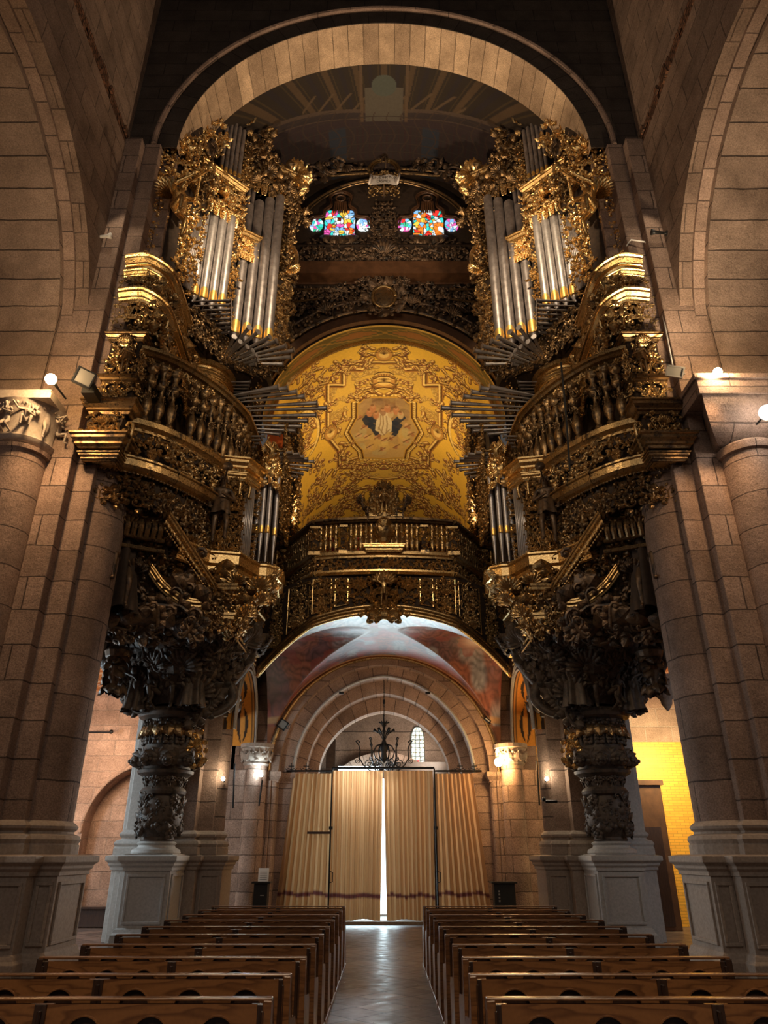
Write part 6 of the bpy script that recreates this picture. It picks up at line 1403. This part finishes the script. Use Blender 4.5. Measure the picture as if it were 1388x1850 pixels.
# ================================================================ CHOIR BALUSTRADE OVER THE DOOR
def build_choir():
    t = thing('choir_balustrade', (0, 17.2, 6.5), 'bowed gilded balustrade of the choir gallery over the door arch', 'balustrade')
    C = smoothp([(-1.78, 17.05), (-1.2, 16.95), (-.5, 16.88), (0, 16.85), (.5, 16.88), (1.2, 16.95), (1.78, 17.05)], 3)
    Lf = np.array([(-3.3, 18.75), (-2.78, 18.62), (-1.80, 17.05)]); Rt = (Lf*[-1, 1])[::-1]
    segs = (Lf, C, Rt)
    for s_ in segs:
        mb = MB(); mb.sweep([(a*.8, b*.8) for a, b in RAIL], at(s_, 9.42)); mb.build('hand_rail', M['gold_dark'], t)
        mb = MB(); mb.sweep([(-.1, 0), (.05, 0), (.05, .05), (.1, .08), (.1, .16), (-.1, .18)], at(s_, 8.50)); mb.build('base_rail', M['gold_mid'], t)
        mb = MB(); mb.sweep([(0, 0), (.03, .02), (.09, .05), (.09, .10), (0, .12)], at(s_, 8.06)); mb.build('frieze_moulding', M['gold'], t)
        mb = MB(); carve_band(mb, resample(s_, .6), 8.17, 8.5, .17, 1.7, 400, 1.3); mb.build('carved_frieze', M['gold_mid'], t)
        mb = MB(); mb.sweep([(-.02, 0), (-.02, .55)], at(s_, 8.05)); mb.build('frieze_board', M['ground'], t)
    # spiral carved balusters
    prof = [(.04, 0), (.06, .01), (.05, .05), (.03, .08), (.045, .16), (.06, .25), (.04, .36), (.028, .44), (.05, .55), (.055, .65), (.03, .74), (.05, .78)]
    first = None; pts = []
    for s_ in segs:
        q = resample(s_, .135); pts += [tuple(p) for p in q[1:-1]]
    for i, (x, y) in enumerate(pts[:98]):
        if any(abs(x-a) < .1 for a in (-.28+.28, 1.05, -1.05)) : continue
        if first is None:
            mb = MB(); mb.lathe([(a, z) for a, z in prof], (0, 0, 0), 10); 
            for k in range(8): a = k*2.4; mb.stamp(LEAF, (.035*cos(a), .035*sin(a), .08+k*.08), (.3, 0, 1), (cos(a), sin(a), 0), .09)
            W = WLOC[t.name]; WLOC[t.name] = np.zeros(3); first = mb.build('baluster', M['gold_mid'], t, smooth=True, angle=60); WLOC[t.name] = W; o = first
        else: o = first.copy(); COL.objects.link(o)
        o.location = Vector(np.array([x, y, 8.67])-W); o.rotation_euler = (0, 0, i*.9); o.scale = (1.25, 1.25, 1)
    for x, y, w in ((-1.8, 17.02, .2), (1.8, 17.02, .2), (-1.05, 16.93, .15), (1.05, 16.93, .15), (-2.8, 18.6, .2), (2.8, 18.6, .2)):
        mb = MB(); mb.box(x-w/2, x+w/2, y-.06, y+.06, 8.66, 9.45); mb.build('post', M['ground'], t, bevel=.01)
        mb = MB(); carve(mb, (x, y-.06, 8.75), (1, 0, 0), (0, 0, 1), (0, -1, 0), w, .62, .14, 2, (LEAF2, .2), True, 420, 1.2); mb.box(x-w*.75, x+w*.75, y-.12, y, 8.6, 8.7); mb.box(x-w*.7, x+w*.7, y-.1, y, 9.36, 9.42); mb.build('post_carving', M['gold_mid'], t)
    mb = MB(); mb.sweep(CORN_S, [(-.42, 16.95, 8.68), (-.42, 16.68, 8.68), (.42, 16.68, 8.68), (.42, 16.95, 8.68)]); mb.box(-.3, .3, 16.72, 16.9, 8.75, 8.85); mb.build('centre_plinth', M['gold'], t)
    # panelled face following the arch
    R0, zc = 5.15, 1.88     # arch circle of the underside
    zarch = lambda x: zc+math.sqrt(R0*R0-x*x)
    mb = MB(); xs = np.linspace(-3.3, 3.3, 60)
    def yface(x): a = abs(x); return 16.98+.08*(a/1.8)**2 if a < 1.8 else np.interp(a, [1.8, 3.3], [17.06, 18.6])
    mb.grid([[(x, yface(x), zarch(x)), (x, yface(x), 8.1)] for x in xs]); mb.grid([[(x, yface(x), zarch(x)), (x, yface(x)+.3, zarch(x)+.1)] for x in xs]); mb.build('arched_face', M['ground'], t)
    for dz, dy, r_ in ((.02, -.10, .055), (.13, -.07, .035), (.22, -.04, .05)): mb = MB(); mb.tube([(x, yface(x)+dy, zarch(x)+dz) for x in xs], r_, 8); mb.build('arch_moulding', M['gold' if dz < .05 else 'gold_mid'], t, smooth=True)
    edges = [-3.1, -2.55, -1.85, -1.28, -.86, -.38]
    for s in (-1, 1):
        for k in range(len(edges)-1):
            a, b = edges[k]*-s, edges[k+1]*-s; 
            if a > b: a, b = b, a
            wide = k % 2 == 0; zl = lambda x: zarch(x)+.3; zt = 8.02
            if k in (0, 2, 4) or True:
                g = .05; fr_ = [(a+g, yface(a+g)-.03, zl(a+g)+g), (a+g, yface(a+g)-.03, zt-g), (b-g, yface(b-g)-.03, zt-g), (b-g, yface(b-g)-.03, zl(b-g)+g), (a+g, yface(a+g)-.03, zl(a+g)+g)]
                if k in (1, 2, 3): mb = MB(); mb.tube(fr_, .018, 6); mb.build('panel_frame', M['gold'], t)
                m = (a+b)/2; z0 = zl(m)+.04; hh = zt-z0-.06; 
                if hh > .12: mb = MB(); d = np.array([b-a, yface(b)-yface(a), 0]); n = np.array([d[1], -d[0], 0]); carve(mb, (m, yface(m)-.015, z0), d, (0, 0, 1), n, (b-a)*.82, hh, .17, 1.7, (CHERUB if k in (1, 3) else SHELL, .18), True, 440+k, 1.3); mb.build('panel_carving', M['gold_mid'], t)
    mb = MB(); carve(mb, (0, 16.9, 7.2), (1, 0, 0), (0, 0, 1), (0, -1, 0), .75, .85, .2, 2, None, True, 470, 1.5); mb.stamp(SHELL, (0, 16.85, 7.72), (0, 0, 1), (0, -1, .2), .42)
    for s in (-1, 1): mb.stamp(SCROLL, (s*.28, 16.82, 7.05), (s, 0, -.3), (0, -1, -.2), .4, s < 0); mb.stamp(LEAF2, (s*.15, 16.82, 7.1), (s*.6, 0, -1), (0, -1, 0), .35)
    v, f = ball(.13, 12, 8, (1.2, .8, 1)); mb.add(v+np.array([0, 16.85, 6.98]), f); mb.build('keystone_carving', M['gold_mid'], t)
    mb = MB(); mb.lathe([(.0, 8.84), (.12, 8.86), (.15, 8.95), (.11, 9.1), (.16, 9.3), (.2, 9.45), (.12, 9.55), (0, 9.56)], (0, 16.75, 0), 16); [mb.stamp(LEAF2, (.13*cos(a), 16.75+.13*sin(a), 8.95), (0, 0, 1), (cos(a), sin(a), 0), .35) for a in np.arange(0, 6.2, .7)]; mb.build('centre_vase', M['gold_mid'], t)
    # crest above the rail
    mb = MB(); r = random.Random(5)
    
    for k in range(46):
        x = r.uniform(0, .26); z = 9.8+r.uniform(0, .85)*(1-x*1.5); pr = r.choice([SCROLL, SCROLL2, LEAF2]); a = r.uniform(-.8, 1.5)
        for s in (-1, 1): mb.stamp(pr, (s*x, 16.86, z), (s*cos(a), 0, sin(a)), (0, -1, 0), .19, s < 0)
    mb.stamp(SHELL, (0, 16.86, 10.45), (0, 0, 1), (0, -1, 0), .24); mb.box(-.5, .5, 16.85, 17.0, 9.68, 9.8); mb.build('crest', M['gold_mid'], t)
    return t
build_choir()
for (nm, key, loc, rz, sc, lb, opt) in (('crest_figure', 'stand', (0, 16.62, 9.62), 0, .42, 'small standing figure at the centre of the choir balustrade crest', dict(drape='short')),
        ('reclining_putto', 'recline', (-.52, 16.72, 9.6), .9, .42, 'dark cherub leaning on the choir crest, left of the central figure', dict(wings=True, basez=.4)), ('reclining_putto', 'recline', (.52, 16.72, 9.6), -.9, .42, 'dark cherub leaning on the choir crest, right of the central figure', dict(wings=True, basez=.4)),
        ('keystone_putto', 'wave', (0, 16.72, 7.12), 0, .45, 'carved figure on the keystone below the choir balustrade', dict(drape='short'))):
    figure(nm, key, loc, rz, sc, M['gold_mid' if 'crest_' in nm or 'key' in nm else 'bronze'], lb, 'statue', None, **opt)
for x, w in ((-1.42, .34), (-.75, .14)): mb = MB(); mb.box(x-w/2, x+w/2, 17.5, 17.55, 8.5, 9.35); tag(mb.build('red_hanging', M['red']), 'red cloth seen between the choir balusters, %s' % ('at the far left' if x < -1 else 'left of the central vase'), 'cloth')
mb = MB(); mb.box(.5, 1.75, 17.6, 17.65, 8.5, 9.3); tag(mb.build('red_hanging', simple('maroon_cloth', (.10, .02, .015), .8)), 'dark maroon cloth behind the right half of the choir balusters', 'cloth')
# stalls and gilded piers inside the choir
def choir_side(label):
    t = thing('carved_choir_pier', (-2.9, 19.6, 8.5), label, 'pier', 'carved piers flanking the gold vault')
    mb = MB(); mb.box(-3.45, -2.75, 19.0, 20.2, 8.5, 14.2); mb.box(-3.5, -3.15, 18.2, 19.0, 8.5, 13.4); mb.build('core', M['ground'], t)
    mb = MB(); carve(mb, (-3.1, 18.98, 8.6), (1, 0, 0), (0, 0, 1), (0, -1, 0), .7, 5.4, .3, 1.6, None, True, 500, 1.5); carve(mb, (-2.74, 19.6, 8.6), (0, 1, 0), (0, 0, 1), (1, 0, 0), 1.2, 5.4, .32, 1.4, None, True, 501, 1.5); mb.build('carving', M['gold_dark'], t)
    return t
a = choir_side('dark gilded carved pier inside the choir, left below the gold vault'); mirror_copy(a, 'dark gilded carved pier inside the choir, right below the gold vault')

# ================================================================ CARVED END WALL ABOVE THE CHOIR ARCH
t = thing('carved_wall_dressing', (0, 17.3, 16.5), 'dark carved wood facing with medallion, ledge and lunette over the gold vault', 'panelling')
mb = MB(); ring(mb, 'y', 17.3, 17.5, 0, 13.05, 3.62, 3.9, 50); mb.build('arch_board', M['box_wood'], t)
mb = MB(); ring(mb, 'y', 17.25, 17.5, 0, 13.05, 3.95, 4.35, 50)
mb.build('carved_archivolt', M['bronze'], t); mb = MB(); r = random.Random(21)
for k in range(34):
    a = PI*(.06+.88*(k+.5)/34); N_ = (0, -1, 0); p = (4.15*cos(a), 17.22, 13.05+4.15*sin(a)); mb.stamp([FLOWER, SCROLL2, SHELL, SCROLL][k % 4], p, (cos(a), 0, sin(a)), N_, .36, k % 2, sz=.5)
for rr_ in (3.97, 4.34): mb.tube([(rr_*cos(a), 17.22, 13.05+rr_*sin(a)) for a in np.linspace(.1, PI-.1, 50)], .05, 8)
mb.build('archivolt_flowers', M['bronze'], t)
for s in (-1, 1):
    mb = MB(); carve(mb, (s*4.4, 17.45, 14.6), (1, 0, 0), (0, 0, 1), (0, -1, 0), 2.6, 3.3, .42, 1.1, (CHERUB, .5), True, 520, 1.2); carve(mb, (s*1.9, 17.4, 17.15), (s, 0, -.12), (0, 0, 1), (0, -1, 0), 2.4, .95, .3, 1.3, None, True, 521, 1.2); mb.build('spandrel_carving', M['bronze'], t)
    mb = MB(); mb.tube([(s*3.5, 17.3, 17.15), (s*3.0, 17.3, 17.35), (s*2.1, 17.3, 17.5), (s*2.1, 17.3, 17.9), (s*3.5, 17.3, 17.9), (s*3.5, 17.3, 17.15)], .035, 6); mb.build('panel_frame', M['gold_dark'], t)
mb = MB(); mb.tube([(.36*cos(a), 17.0, 17.32+.42*sin(a)) for a in np.linspace(0, 2*PI, 33)], .05, 8); mb.build('medallion_rim', M['gold_mid'], t, smooth=True)
mb = MB(); v, f = ball(.36, 20, 12, (1, .25, 1.15)); mb.add(v+np.array([0, 17.05, 17.32]), f); mb.build('medallion', M['gold_dark'], t, smooth=True)
mb = MB()
for k in range(22): a = k*2*PI/22; mb.stamp([SCROLL2, LEAF2, SCROLL][k % 3], (.46*cos(a), 17.05, 17.32+.52*sin(a)), (cos(a+.8), 0, sin(a+.8)), (0, -1, 0), .34, k % 2)
carve(mb, (0, 17.15, 17.85), (1, 0, 0), (0, 0, 1), (0, -1, 0), 1.5, .4, .2, 1.6, None, True, 530, 1.4); mb.build('medallion_scrolls', M['bronze'], t)
mb = MB(); mb.sweep([(0, -.3), (.02, -.3), (.05, -.12), (.18, -.05), (.22, .02), (.30, .06), (.30, .14), (.36, .18), (.36, .26), (0, .3)], [(-3.15, 17.45, 18.55), (3.15, 17.45, 18.55)]); mb.box(-3.1, 3.1, 17.0, 17.5, 18.3, 18.8); mb.build('ledge', M['box_wood'], t)
mb = MB(); carve(mb, (0, 17.28, 18.85), (1, 0, 0), (0, 0, 1), (0, -1, 0), 6.0, .85, .3, 1.6, (SHELL, .55), True, 540, 1.2); mb.build('parapet_carving', M['bronze'], t)
mb = MB(); mb.box(-3.1, 3.1, 17.3, 17.5, 18.8, 19.75); mb.box(-3.15, 3.15, 17.24, 17.5, 19.7, 19.78); mb.build('parapet', M['ground'], t)
mb = MB(); L = [(3.15*cos(a), 17.38, 19.9+3.15*sin(a)) for a in np.linspace(0, PI, 40)]; mb.tube(L, .05, 8); mb.tube([(x*.965, y, 19.9+(z-19.9)*.965) for x, y, z in L], .03, 6); mb.build('lunette_moulding', M['gold_dark'], t)
mb = MB(); carve(mb, (0, 17.46, 19.9), (1, 0, 0), (0, 0, 1), (0, -1, 0), .9, 2.0, .26, 1.3, (FLOWER, .3), True, 550, 1.0)
for s in (-1, 1):
    cx = s*1.5; carve(mb, (cx, 17.46, 19.82), (1, 0, 0), (0, 0, 1), (0, -1, 0), 2.3, .32, .24, 1.6, (SHELL, .35), True, 551, 1.0)
    for q in (-.7, -.35, 0, .35, .7): mb.stamp(LEAF2, (cx+q*.35, 17.44, 20.4), (q, 0, -1), (0, -1, 0), .5)
mb.build('lunette_carving', M['bronze'], t)
for s in (-1, 1):
    cx = s*1.5; mb = MB()
    out = [(cx-.98, 20.85), (cx-.9, 21.15), (cx-.55, 21.22), (cx-.5, 21.5), (cx-.3, 21.75), (cx-.34, 22.2), (cx, 22.4), (cx+.34, 22.2), (cx+.3, 21.75), (cx+.5, 21.5), (cx+.55, 21.22), (cx+.9, 21.15), (cx+.98, 20.85)]
    for k in (0, .07): mb.tube(smoothp([(cx+(a-cx)*(1+k), 17.4, b+k) for a, b in out], 4), .035, 6)
    for q in range(-3, 4): mb.tube([(cx+q*.075, 17.42, 21.45), (cx+q*.06, 17.4, 21.95)], .03, 6)
    th = np.linspace(0, 2*PI, 20); mb.tube([(cx+.16*cos(a), 17.4, 22.12+.14*sin(a)) for a in th], .025, 6); mb.build('window_surround', M['box_wood'], t)
# stained glass: centre square lobe and two side lobes, each a lit window
def glass(name, cx, hw, hh, seed, pal, shape):
    r = random.Random(seed); n = 110; seeds = [(r.uniform(-1, 1), r.uniform(-1, 1), r.choice(pal)) for _ in range(64 if hw > .3 else 22)]
    S_ = np.array([(a, b) for a, b, _ in seeds]); CC = np.array([c for *_, c in seeds]); mb = MB(); G = np.zeros((n, n, 3)); C = np.zeros((n, n, 3))
    for i in range(n):
        for j in range(n):
            u = -1+2*i/(n-1); v = -1+2*j/(n-1)
            if shape == 'sq': k = (abs(u)**5+abs(v)**5)**.2/max(abs(u), abs(v), 1e-6); wv = 1+.03*sin(9*math.atan2(v, u)); x, z = u/k*wv, v/k*wv
            else: rr_ = max(abs(u), abs(v)); m_ = math.hypot(u, v)+1e-9; x, z = u/m_*rr_, v/m_*rr_*(1+.06*sin(5*math.atan2(v, u)))
            G[i, j] = (cx+x*hw, 17.47, 20.93+z*hh); d = np.hypot(S_[:, 0]-u+.05*sin(8*v), S_[:, 1]-v); o_ = np.argsort(d)
            c = CC[o_[0]]*(.75+.5*r.random()*.5); 
            if d[o_[1]]-d[o_[0]] < .028 or (hw > .3 and min(abs(u+.33), abs(u-.33), abs(v-.5), abs(v+.55)) < .018): c = c*.12
            C[i, j] = c
    mb.grid(G); o = struct(mb.build(name, M['stained'])); set_cols(o, np.clip(C, 0, 1).reshape(-1, 3))
W_, CY, YE, OR, RE, MA, BL, GR = (.8, .95, 1), (.05, .75, .70), (1, .65, .08), (1, .25, .03), (.9, .04, .03), (.85, .12, .5), (.25, .55, 1), (.05, .55, .3)
k = 3
for s, pal in ((-1, [W_, CY, YE, YE, OR, RE, BL, BL, W_, MA]), (1, [OR, OR, YE, W_, CY, CY, RE, BL, W_, OR])):
    glass('window_%d' % (k+1), s*1.5, .52, .68, 11+s, pal, 'sq'); glass('window_%d' % (k+2), s*1.5-.80, .24, .33, 21+s, [W_, CY, MA, RE, BL, GR, W_], 'o'); glass('window_%d' % (k+3), s*1.5+.80, .24, .33, 31+s, [W_, MA, BL, BL, CY, W_], 'o'); k += 3
mb = MB()
for s in (-1, 1):
    for dx in (-.54, .54): mb.box(s*1.5+dx-.02, s*1.5+dx+.02, 17.42, 17.48, 20.5, 21.4)
struct(mb.build('trim_7', M['black']))
# dark statuary masses beside the lunette, and crowning bracket with the lettered scroll
t2 = thing('upper_carving', (0, 17.2, 21.5), 'dark gilded foliage framing the lunette under the painted vault', 'carving')
for s in (-1, 1):
    mb = MB(); carve(mb, (s*4.2, 17.3, 18.9), (1, 0, 0), (0, 0, 1), (-s*.2, -1, 0), 2.0, 4.6, .5, 1.3, (CHERUB, .5), True, 560, 1.4)
    r = random.Random(31)
    for i in range(80): a = r.uniform(.25, 1.3); rad = r.uniform(3.4, 5.0); mb.stamp(r.choice([SCROLL, SCROLL2, LEAF2, CSC, SHELL]), (s*rad*cos(a), 17.15-.5*r.random(), 19.9+min(rad*sin(a), 3.6)), (r.uniform(-1, 1), 0, r.uniform(-1, 1)), (-s*.3, -1, -.2), r.uniform(.3, .6), i % 2)
    mb.build('foliage_mass', M['bronze'], t2)
    mb = MB(); 
    for dz in (0, .22): mb.tube(smoothp([(s*.55, 17.1, 23.0+dz), (s*1.2, 17.1, 22.95+dz), (s*2.0, 17.1, 22.9+dz), (s*2.7, 16.9, 23.1+dz)], 5), .05, 8)
    mb.build('curved_moulding', M['gold_dark'], t2)
mb = MB(); mb.tube([(.52*cos(a), 16.95, 22.95+.55*sin(a)) for a in np.linspace(0, PI, 20)], .06, 8); mb.tube([(.42*cos(a), 16.95, 22.95+.45*sin(a)) for a in np.linspace(0, PI, 20)], .03, 8); carve(mb, (0, 17.2, 22.0), (1, 0, 0), (0, 0, 1), (0, -1, 0), 1.0, 1.2, .28, 1.4, None, True, 570, 1.2); mb.build('canopy', M['gold_mid'], t2)
figure('crowning_angel', 'wave', (0, 16.8, 23.0), 0, .5, M['bronze'], 'small dark figure above the lettered scroll under the vault', 'statue', None, drape='short')
t3 = thing('lettered_scroll', (0, 16.85, 22.3), 'pale open paper scroll with black Latin lettering above the stained glass', 'scroll')
mb = MB(); G = []
for i in range(21): u = -1+i/10; dz = .05*abs(u)+.02*sin(u*5); G.append([(u*.46+.05, 16.80-.04*cos(u*3), 22.70+dz), (u*.46-.02, 16.74-.04*cos(u*3), 22.28+dz*.6)])
mb.grid(G); mb.build('sheet', M['paper'], t3, smooth=True)
mb = MB(); mb.tube([(-.42, 16.8, 22.76), (-.49, 16.72, 22.3)], .035, 8); mb.tube([(.52, 16.8, 22.8), (.44, 16.72, 22.32)], .035, 8); mb.build('rolled_end', M['paper'], t3, smooth=True)
for (txt, z, x, sz) in (('Laus est huic', 22.52, .02, .17), ('Domui', 22.33, -.02, .17)):
    cu = bpy.data.curves.new('lettering', 'FONT'); cu.body = txt; cu.size = sz; cu.align_x = 'CENTER'; cu.extrude = .003; cu.space_character = .95; o = bpy.data.objects.new('lettering_text', cu); COL.objects.link(o); cu.materials.append(M['black'])
    dg = bpy.context.evaluated_depsgraph_get(); me = bpy.data.meshes.new_from_object(o.evaluated_get(dg)); bpy.data.objects.remove(o); o = bpy.data.objects.new('lettering', me); COL.objects.link(o); o.parent = t3
    o.rotation_euler = (math.radians(82), 0, 0); o.location = Vector((x, 16.700-(22.52-z)*.15, z-.02))-Vector((0, 16.85, 22.3))

mb = MB(); mb.tube([(0, 17.4, 22.45), (0, 16.85, 22.5)], .03, 8); mb.tube([(-.4, 16.84, 22.5), (.4, 16.84, 22.5)], .02, 8); mb.build('bracket', M['gold_dark'], t3)
t3.location += Vector((0, -.5, -.9)); t3.scale = (1, 1, 1.15)
mb = MB(); mb.tube([P(150, 1323, 20.9), P(199, 1323, 20.7)], .02, 6); v, f = ball(.06, 8, 6); mb.add(v+P(201, 1322, 20.7), f); tag(mb.build('wall_rod', M['iron']), 'thin iron rod on the sunlit aisle wall, left of the carved console', 'rod')
p = P(497, 797, 17.3); mb = MB(); mb.box(-.22, .22, -.05, .05, -.2, .2, c=p); tag(mb.build('orange_cloth', simple('orange_cloth', (.85, .16, .02), .8)), 'small orange cloth behind the left horizontal trumpets', 'cloth')
t = thing('corbel', tuple(P(1198, 1240, 16.3)), 'carved stone corbel beside the right pier, above the yellow wall', 'corbel'); c = P(1200, 1240, 16.3)
mb = MB(); mb.lathe([(.02, -.55), (.12, -.4), (.14, -.2), (.24, .0), (.28, .1), (.32, .12), (.32, .22), (0, .22)], c, 16); mb.build('block', M['ped'], t, smooth=True, angle=40)
mb = MB(); [mb.stamp(LEAF2, c+np.array([.13*cos(a), .13*sin(a), -.3]), (0, 0, 1), (cos(a), sin(a), 0), .4) for a in np.arange(0, 6.2, .8)]; mb.build('leaves', M['ped'], t)
# ================================================================ LIGHT, CAMERA, RENDER LOOK
WARM, WARM2, NEUT, COOL = (1, .77, .50), (1, .60, .28), (1, .86, .72), (.70, .88, 1)
# added front fill high behind the visitor, standing in for unseen clerestory windows
area('nave_fill', (0, -4, 15), (0, 14, 8), 300, NEUT, 9, 7)
for x in (-2.3, 2.3): spot('pew_fill', (x, -1.5, 7), (x, 4.9, .8), 800, (1, .76, .5), 34, .8, .3)  # added narrow fill so the nearest pew rows stand out
# spotlights on the organs and arch (only the pier uplights have a modelled lamp)
for s in (-1, 1):
    spot('organ_spot', (s*1.2, 9.0, 17.5), (s*4.3, 14.6, 15.5), 2300 if s < 0 else 2300, WARM, 42, .8, .08)
    spot('gallery_spot', (s*-2.0, 8.0, 12.0), (s*4.0, 15, 9.0), 600, WARM, 46, .9, .1)
    spot('arch_spot', (s*3.6, 13.2, 14.5), (s*-2.2, 13.0, 23.5), 1300, (1, .74, .48), 110, .9, .15)
    spot('pier_uplight', tuple(P(92 if s < 0 else 1297, 685, 11.0)), (s*6.6, 11.6, 17), 900, WARM, 95, .9, .1)
    spot('vault_uplight', (s*2.9, 20.5, 10.2), (s*-1.0, 24.0, 16.5), 800, (1, .72, .36), 120, .9, .12)
    spot('vault_uplight', (s*2.6, 18.9, 10.4), (s*.8, 20.0, 16.5), 500, (1, .70, .34), 120, .9, .12)
    spot('trumpet_fill', (0, 6.5, 9.5), (s*3.0, 15.6, 12.4), 650, WARM, 34, .8, .1)  # added fill from mid-nave to brighten the trumpets
    spot('aisle_vault_fill', (s*8.2, 18.6, 3.6), (s*7.6, 19.6, 6.2), 120, (1, .7, .4), 110, .8, .1)  # added uplight to brighten the aisle vault, without a fitting
    area('aisle_lamp', (s*7.6, 19.0, 4.3), (s*7.4, 21, 2.8), 90 if s < 0 else 150, (1, .72, .45) if s < 0 else (1, .78, .40), 1.5, .4)
    spot('strip_light', (s*6.2, 11.0, 15.8), (s*5.95, 12.3, 14.3), 60, (1, .8, .55), 50, .8, .05)
area('aisle_window_left', (-10.2, 16.4, 3.8), (-5.6, 17.3, 1.6), 260, COOL, 1.2, 2.2)
area('aisle_window_right', (10.2, 12.0, 4.5), (5, 13, 1.2), 80, (.85, .9, 1), 1.5, 2.5)
area('aisle_window_left', (-10.2, 10.5, 4.5), (-5, 12.6, 1.0), 160, (1, .92, .85), 1.5, 2.5)
spot('aisle_wall_spot', (-9.2, 19.8, 2.4), (-8.9, 21.0, 2.2), 40, (1, .85, .65), 80, .8, .05)
# daylight coming in through the glazed porch door
area('porch_daylight', (-.6, 24.4, 2.1), (-.4, 18, 2.4), 60, COOL, 2.3, 3.8)
area('porch_daylight_high', (-.8, 23.9, 4.6), (-.1, 19.5, 7.0), 8, (.75, .93, 1), 1.6, .5)
area('porch_fill', (1.5, 23.6, 4.4), (0, 25.6, 5.5), 60, (1, .86, .7), 1, .5)
area('narthex_lamp', (0, 18.6, 4.2), (0, 21.2, 3.4), 26, (1, .70, .46), 2.5, .5)
w = bpy.data.worlds.new('world'); bpy.context.scene.world = w; w.use_nodes = True; w.node_tree.nodes['Background'].inputs[0].default_value = (.62, .56, .52, 1); w.node_tree.nodes['Background'].inputs[1].default_value = .10
cam = bpy.data.cameras.new('camera'); co = bpy.data.objects.new('camera', cam); COL.objects.link(co); co.location = (0, 0, CAMZ); co.rotation_euler = (PI/2+PITCH, 0, 0)
cam.sensor_fit = 'VERTICAL'; cam.sensor_height = 24; cam.lens = F_PX/1850*24; cam.clip_end = 200
sc = bpy.context.scene; sc.camera = co
sc.view_settings.view_transform = 'Standard'; sc.view_settings.look = 'None'; sc.view_settings.gamma = 1; sc.view_settings.use_curve_mapping = False; sc.view_settings.exposure = 0.0

spot('porch_glare', (-.7, 22.4, 4.15), (0, 12, 0), 500, (.85, .94, 1), 90, .8, .12)

for s in (-1, 1):
    spot('pier_downlight', tuple(P(92 if s < 0 else 1297, 685, 10.9)), (s*5.9, 12.3, 5.5), 340, (1, .62, .32), 75, .9, .1)
    spot('console_fill', (s*-1.5, 10.5, 8.0), (s*4.9, 16.0, 5.0), 260, WARM, 40, .9, .15)  # added fill to bring out the console figures
spot('choir_fill', (0, 8.5, 10.5), (0, 17, 8.2), 620, WARM, 36, .9, .2)  # added fill from mid-nave onto the choir balustrade
spot('narthex_crown', (-.1, 21.3, 4.2), (0, 17.7, 7.3), 480, (.70, .92, 1), 62, .9, .15)

for s in (-1, 1): spot('door_daylight', (0, 21.0, 3.0), (s*5.1, 13.0, 2.6), 650 if s < 0 else 450, (.95, .95, .92), 44, .9, .04)
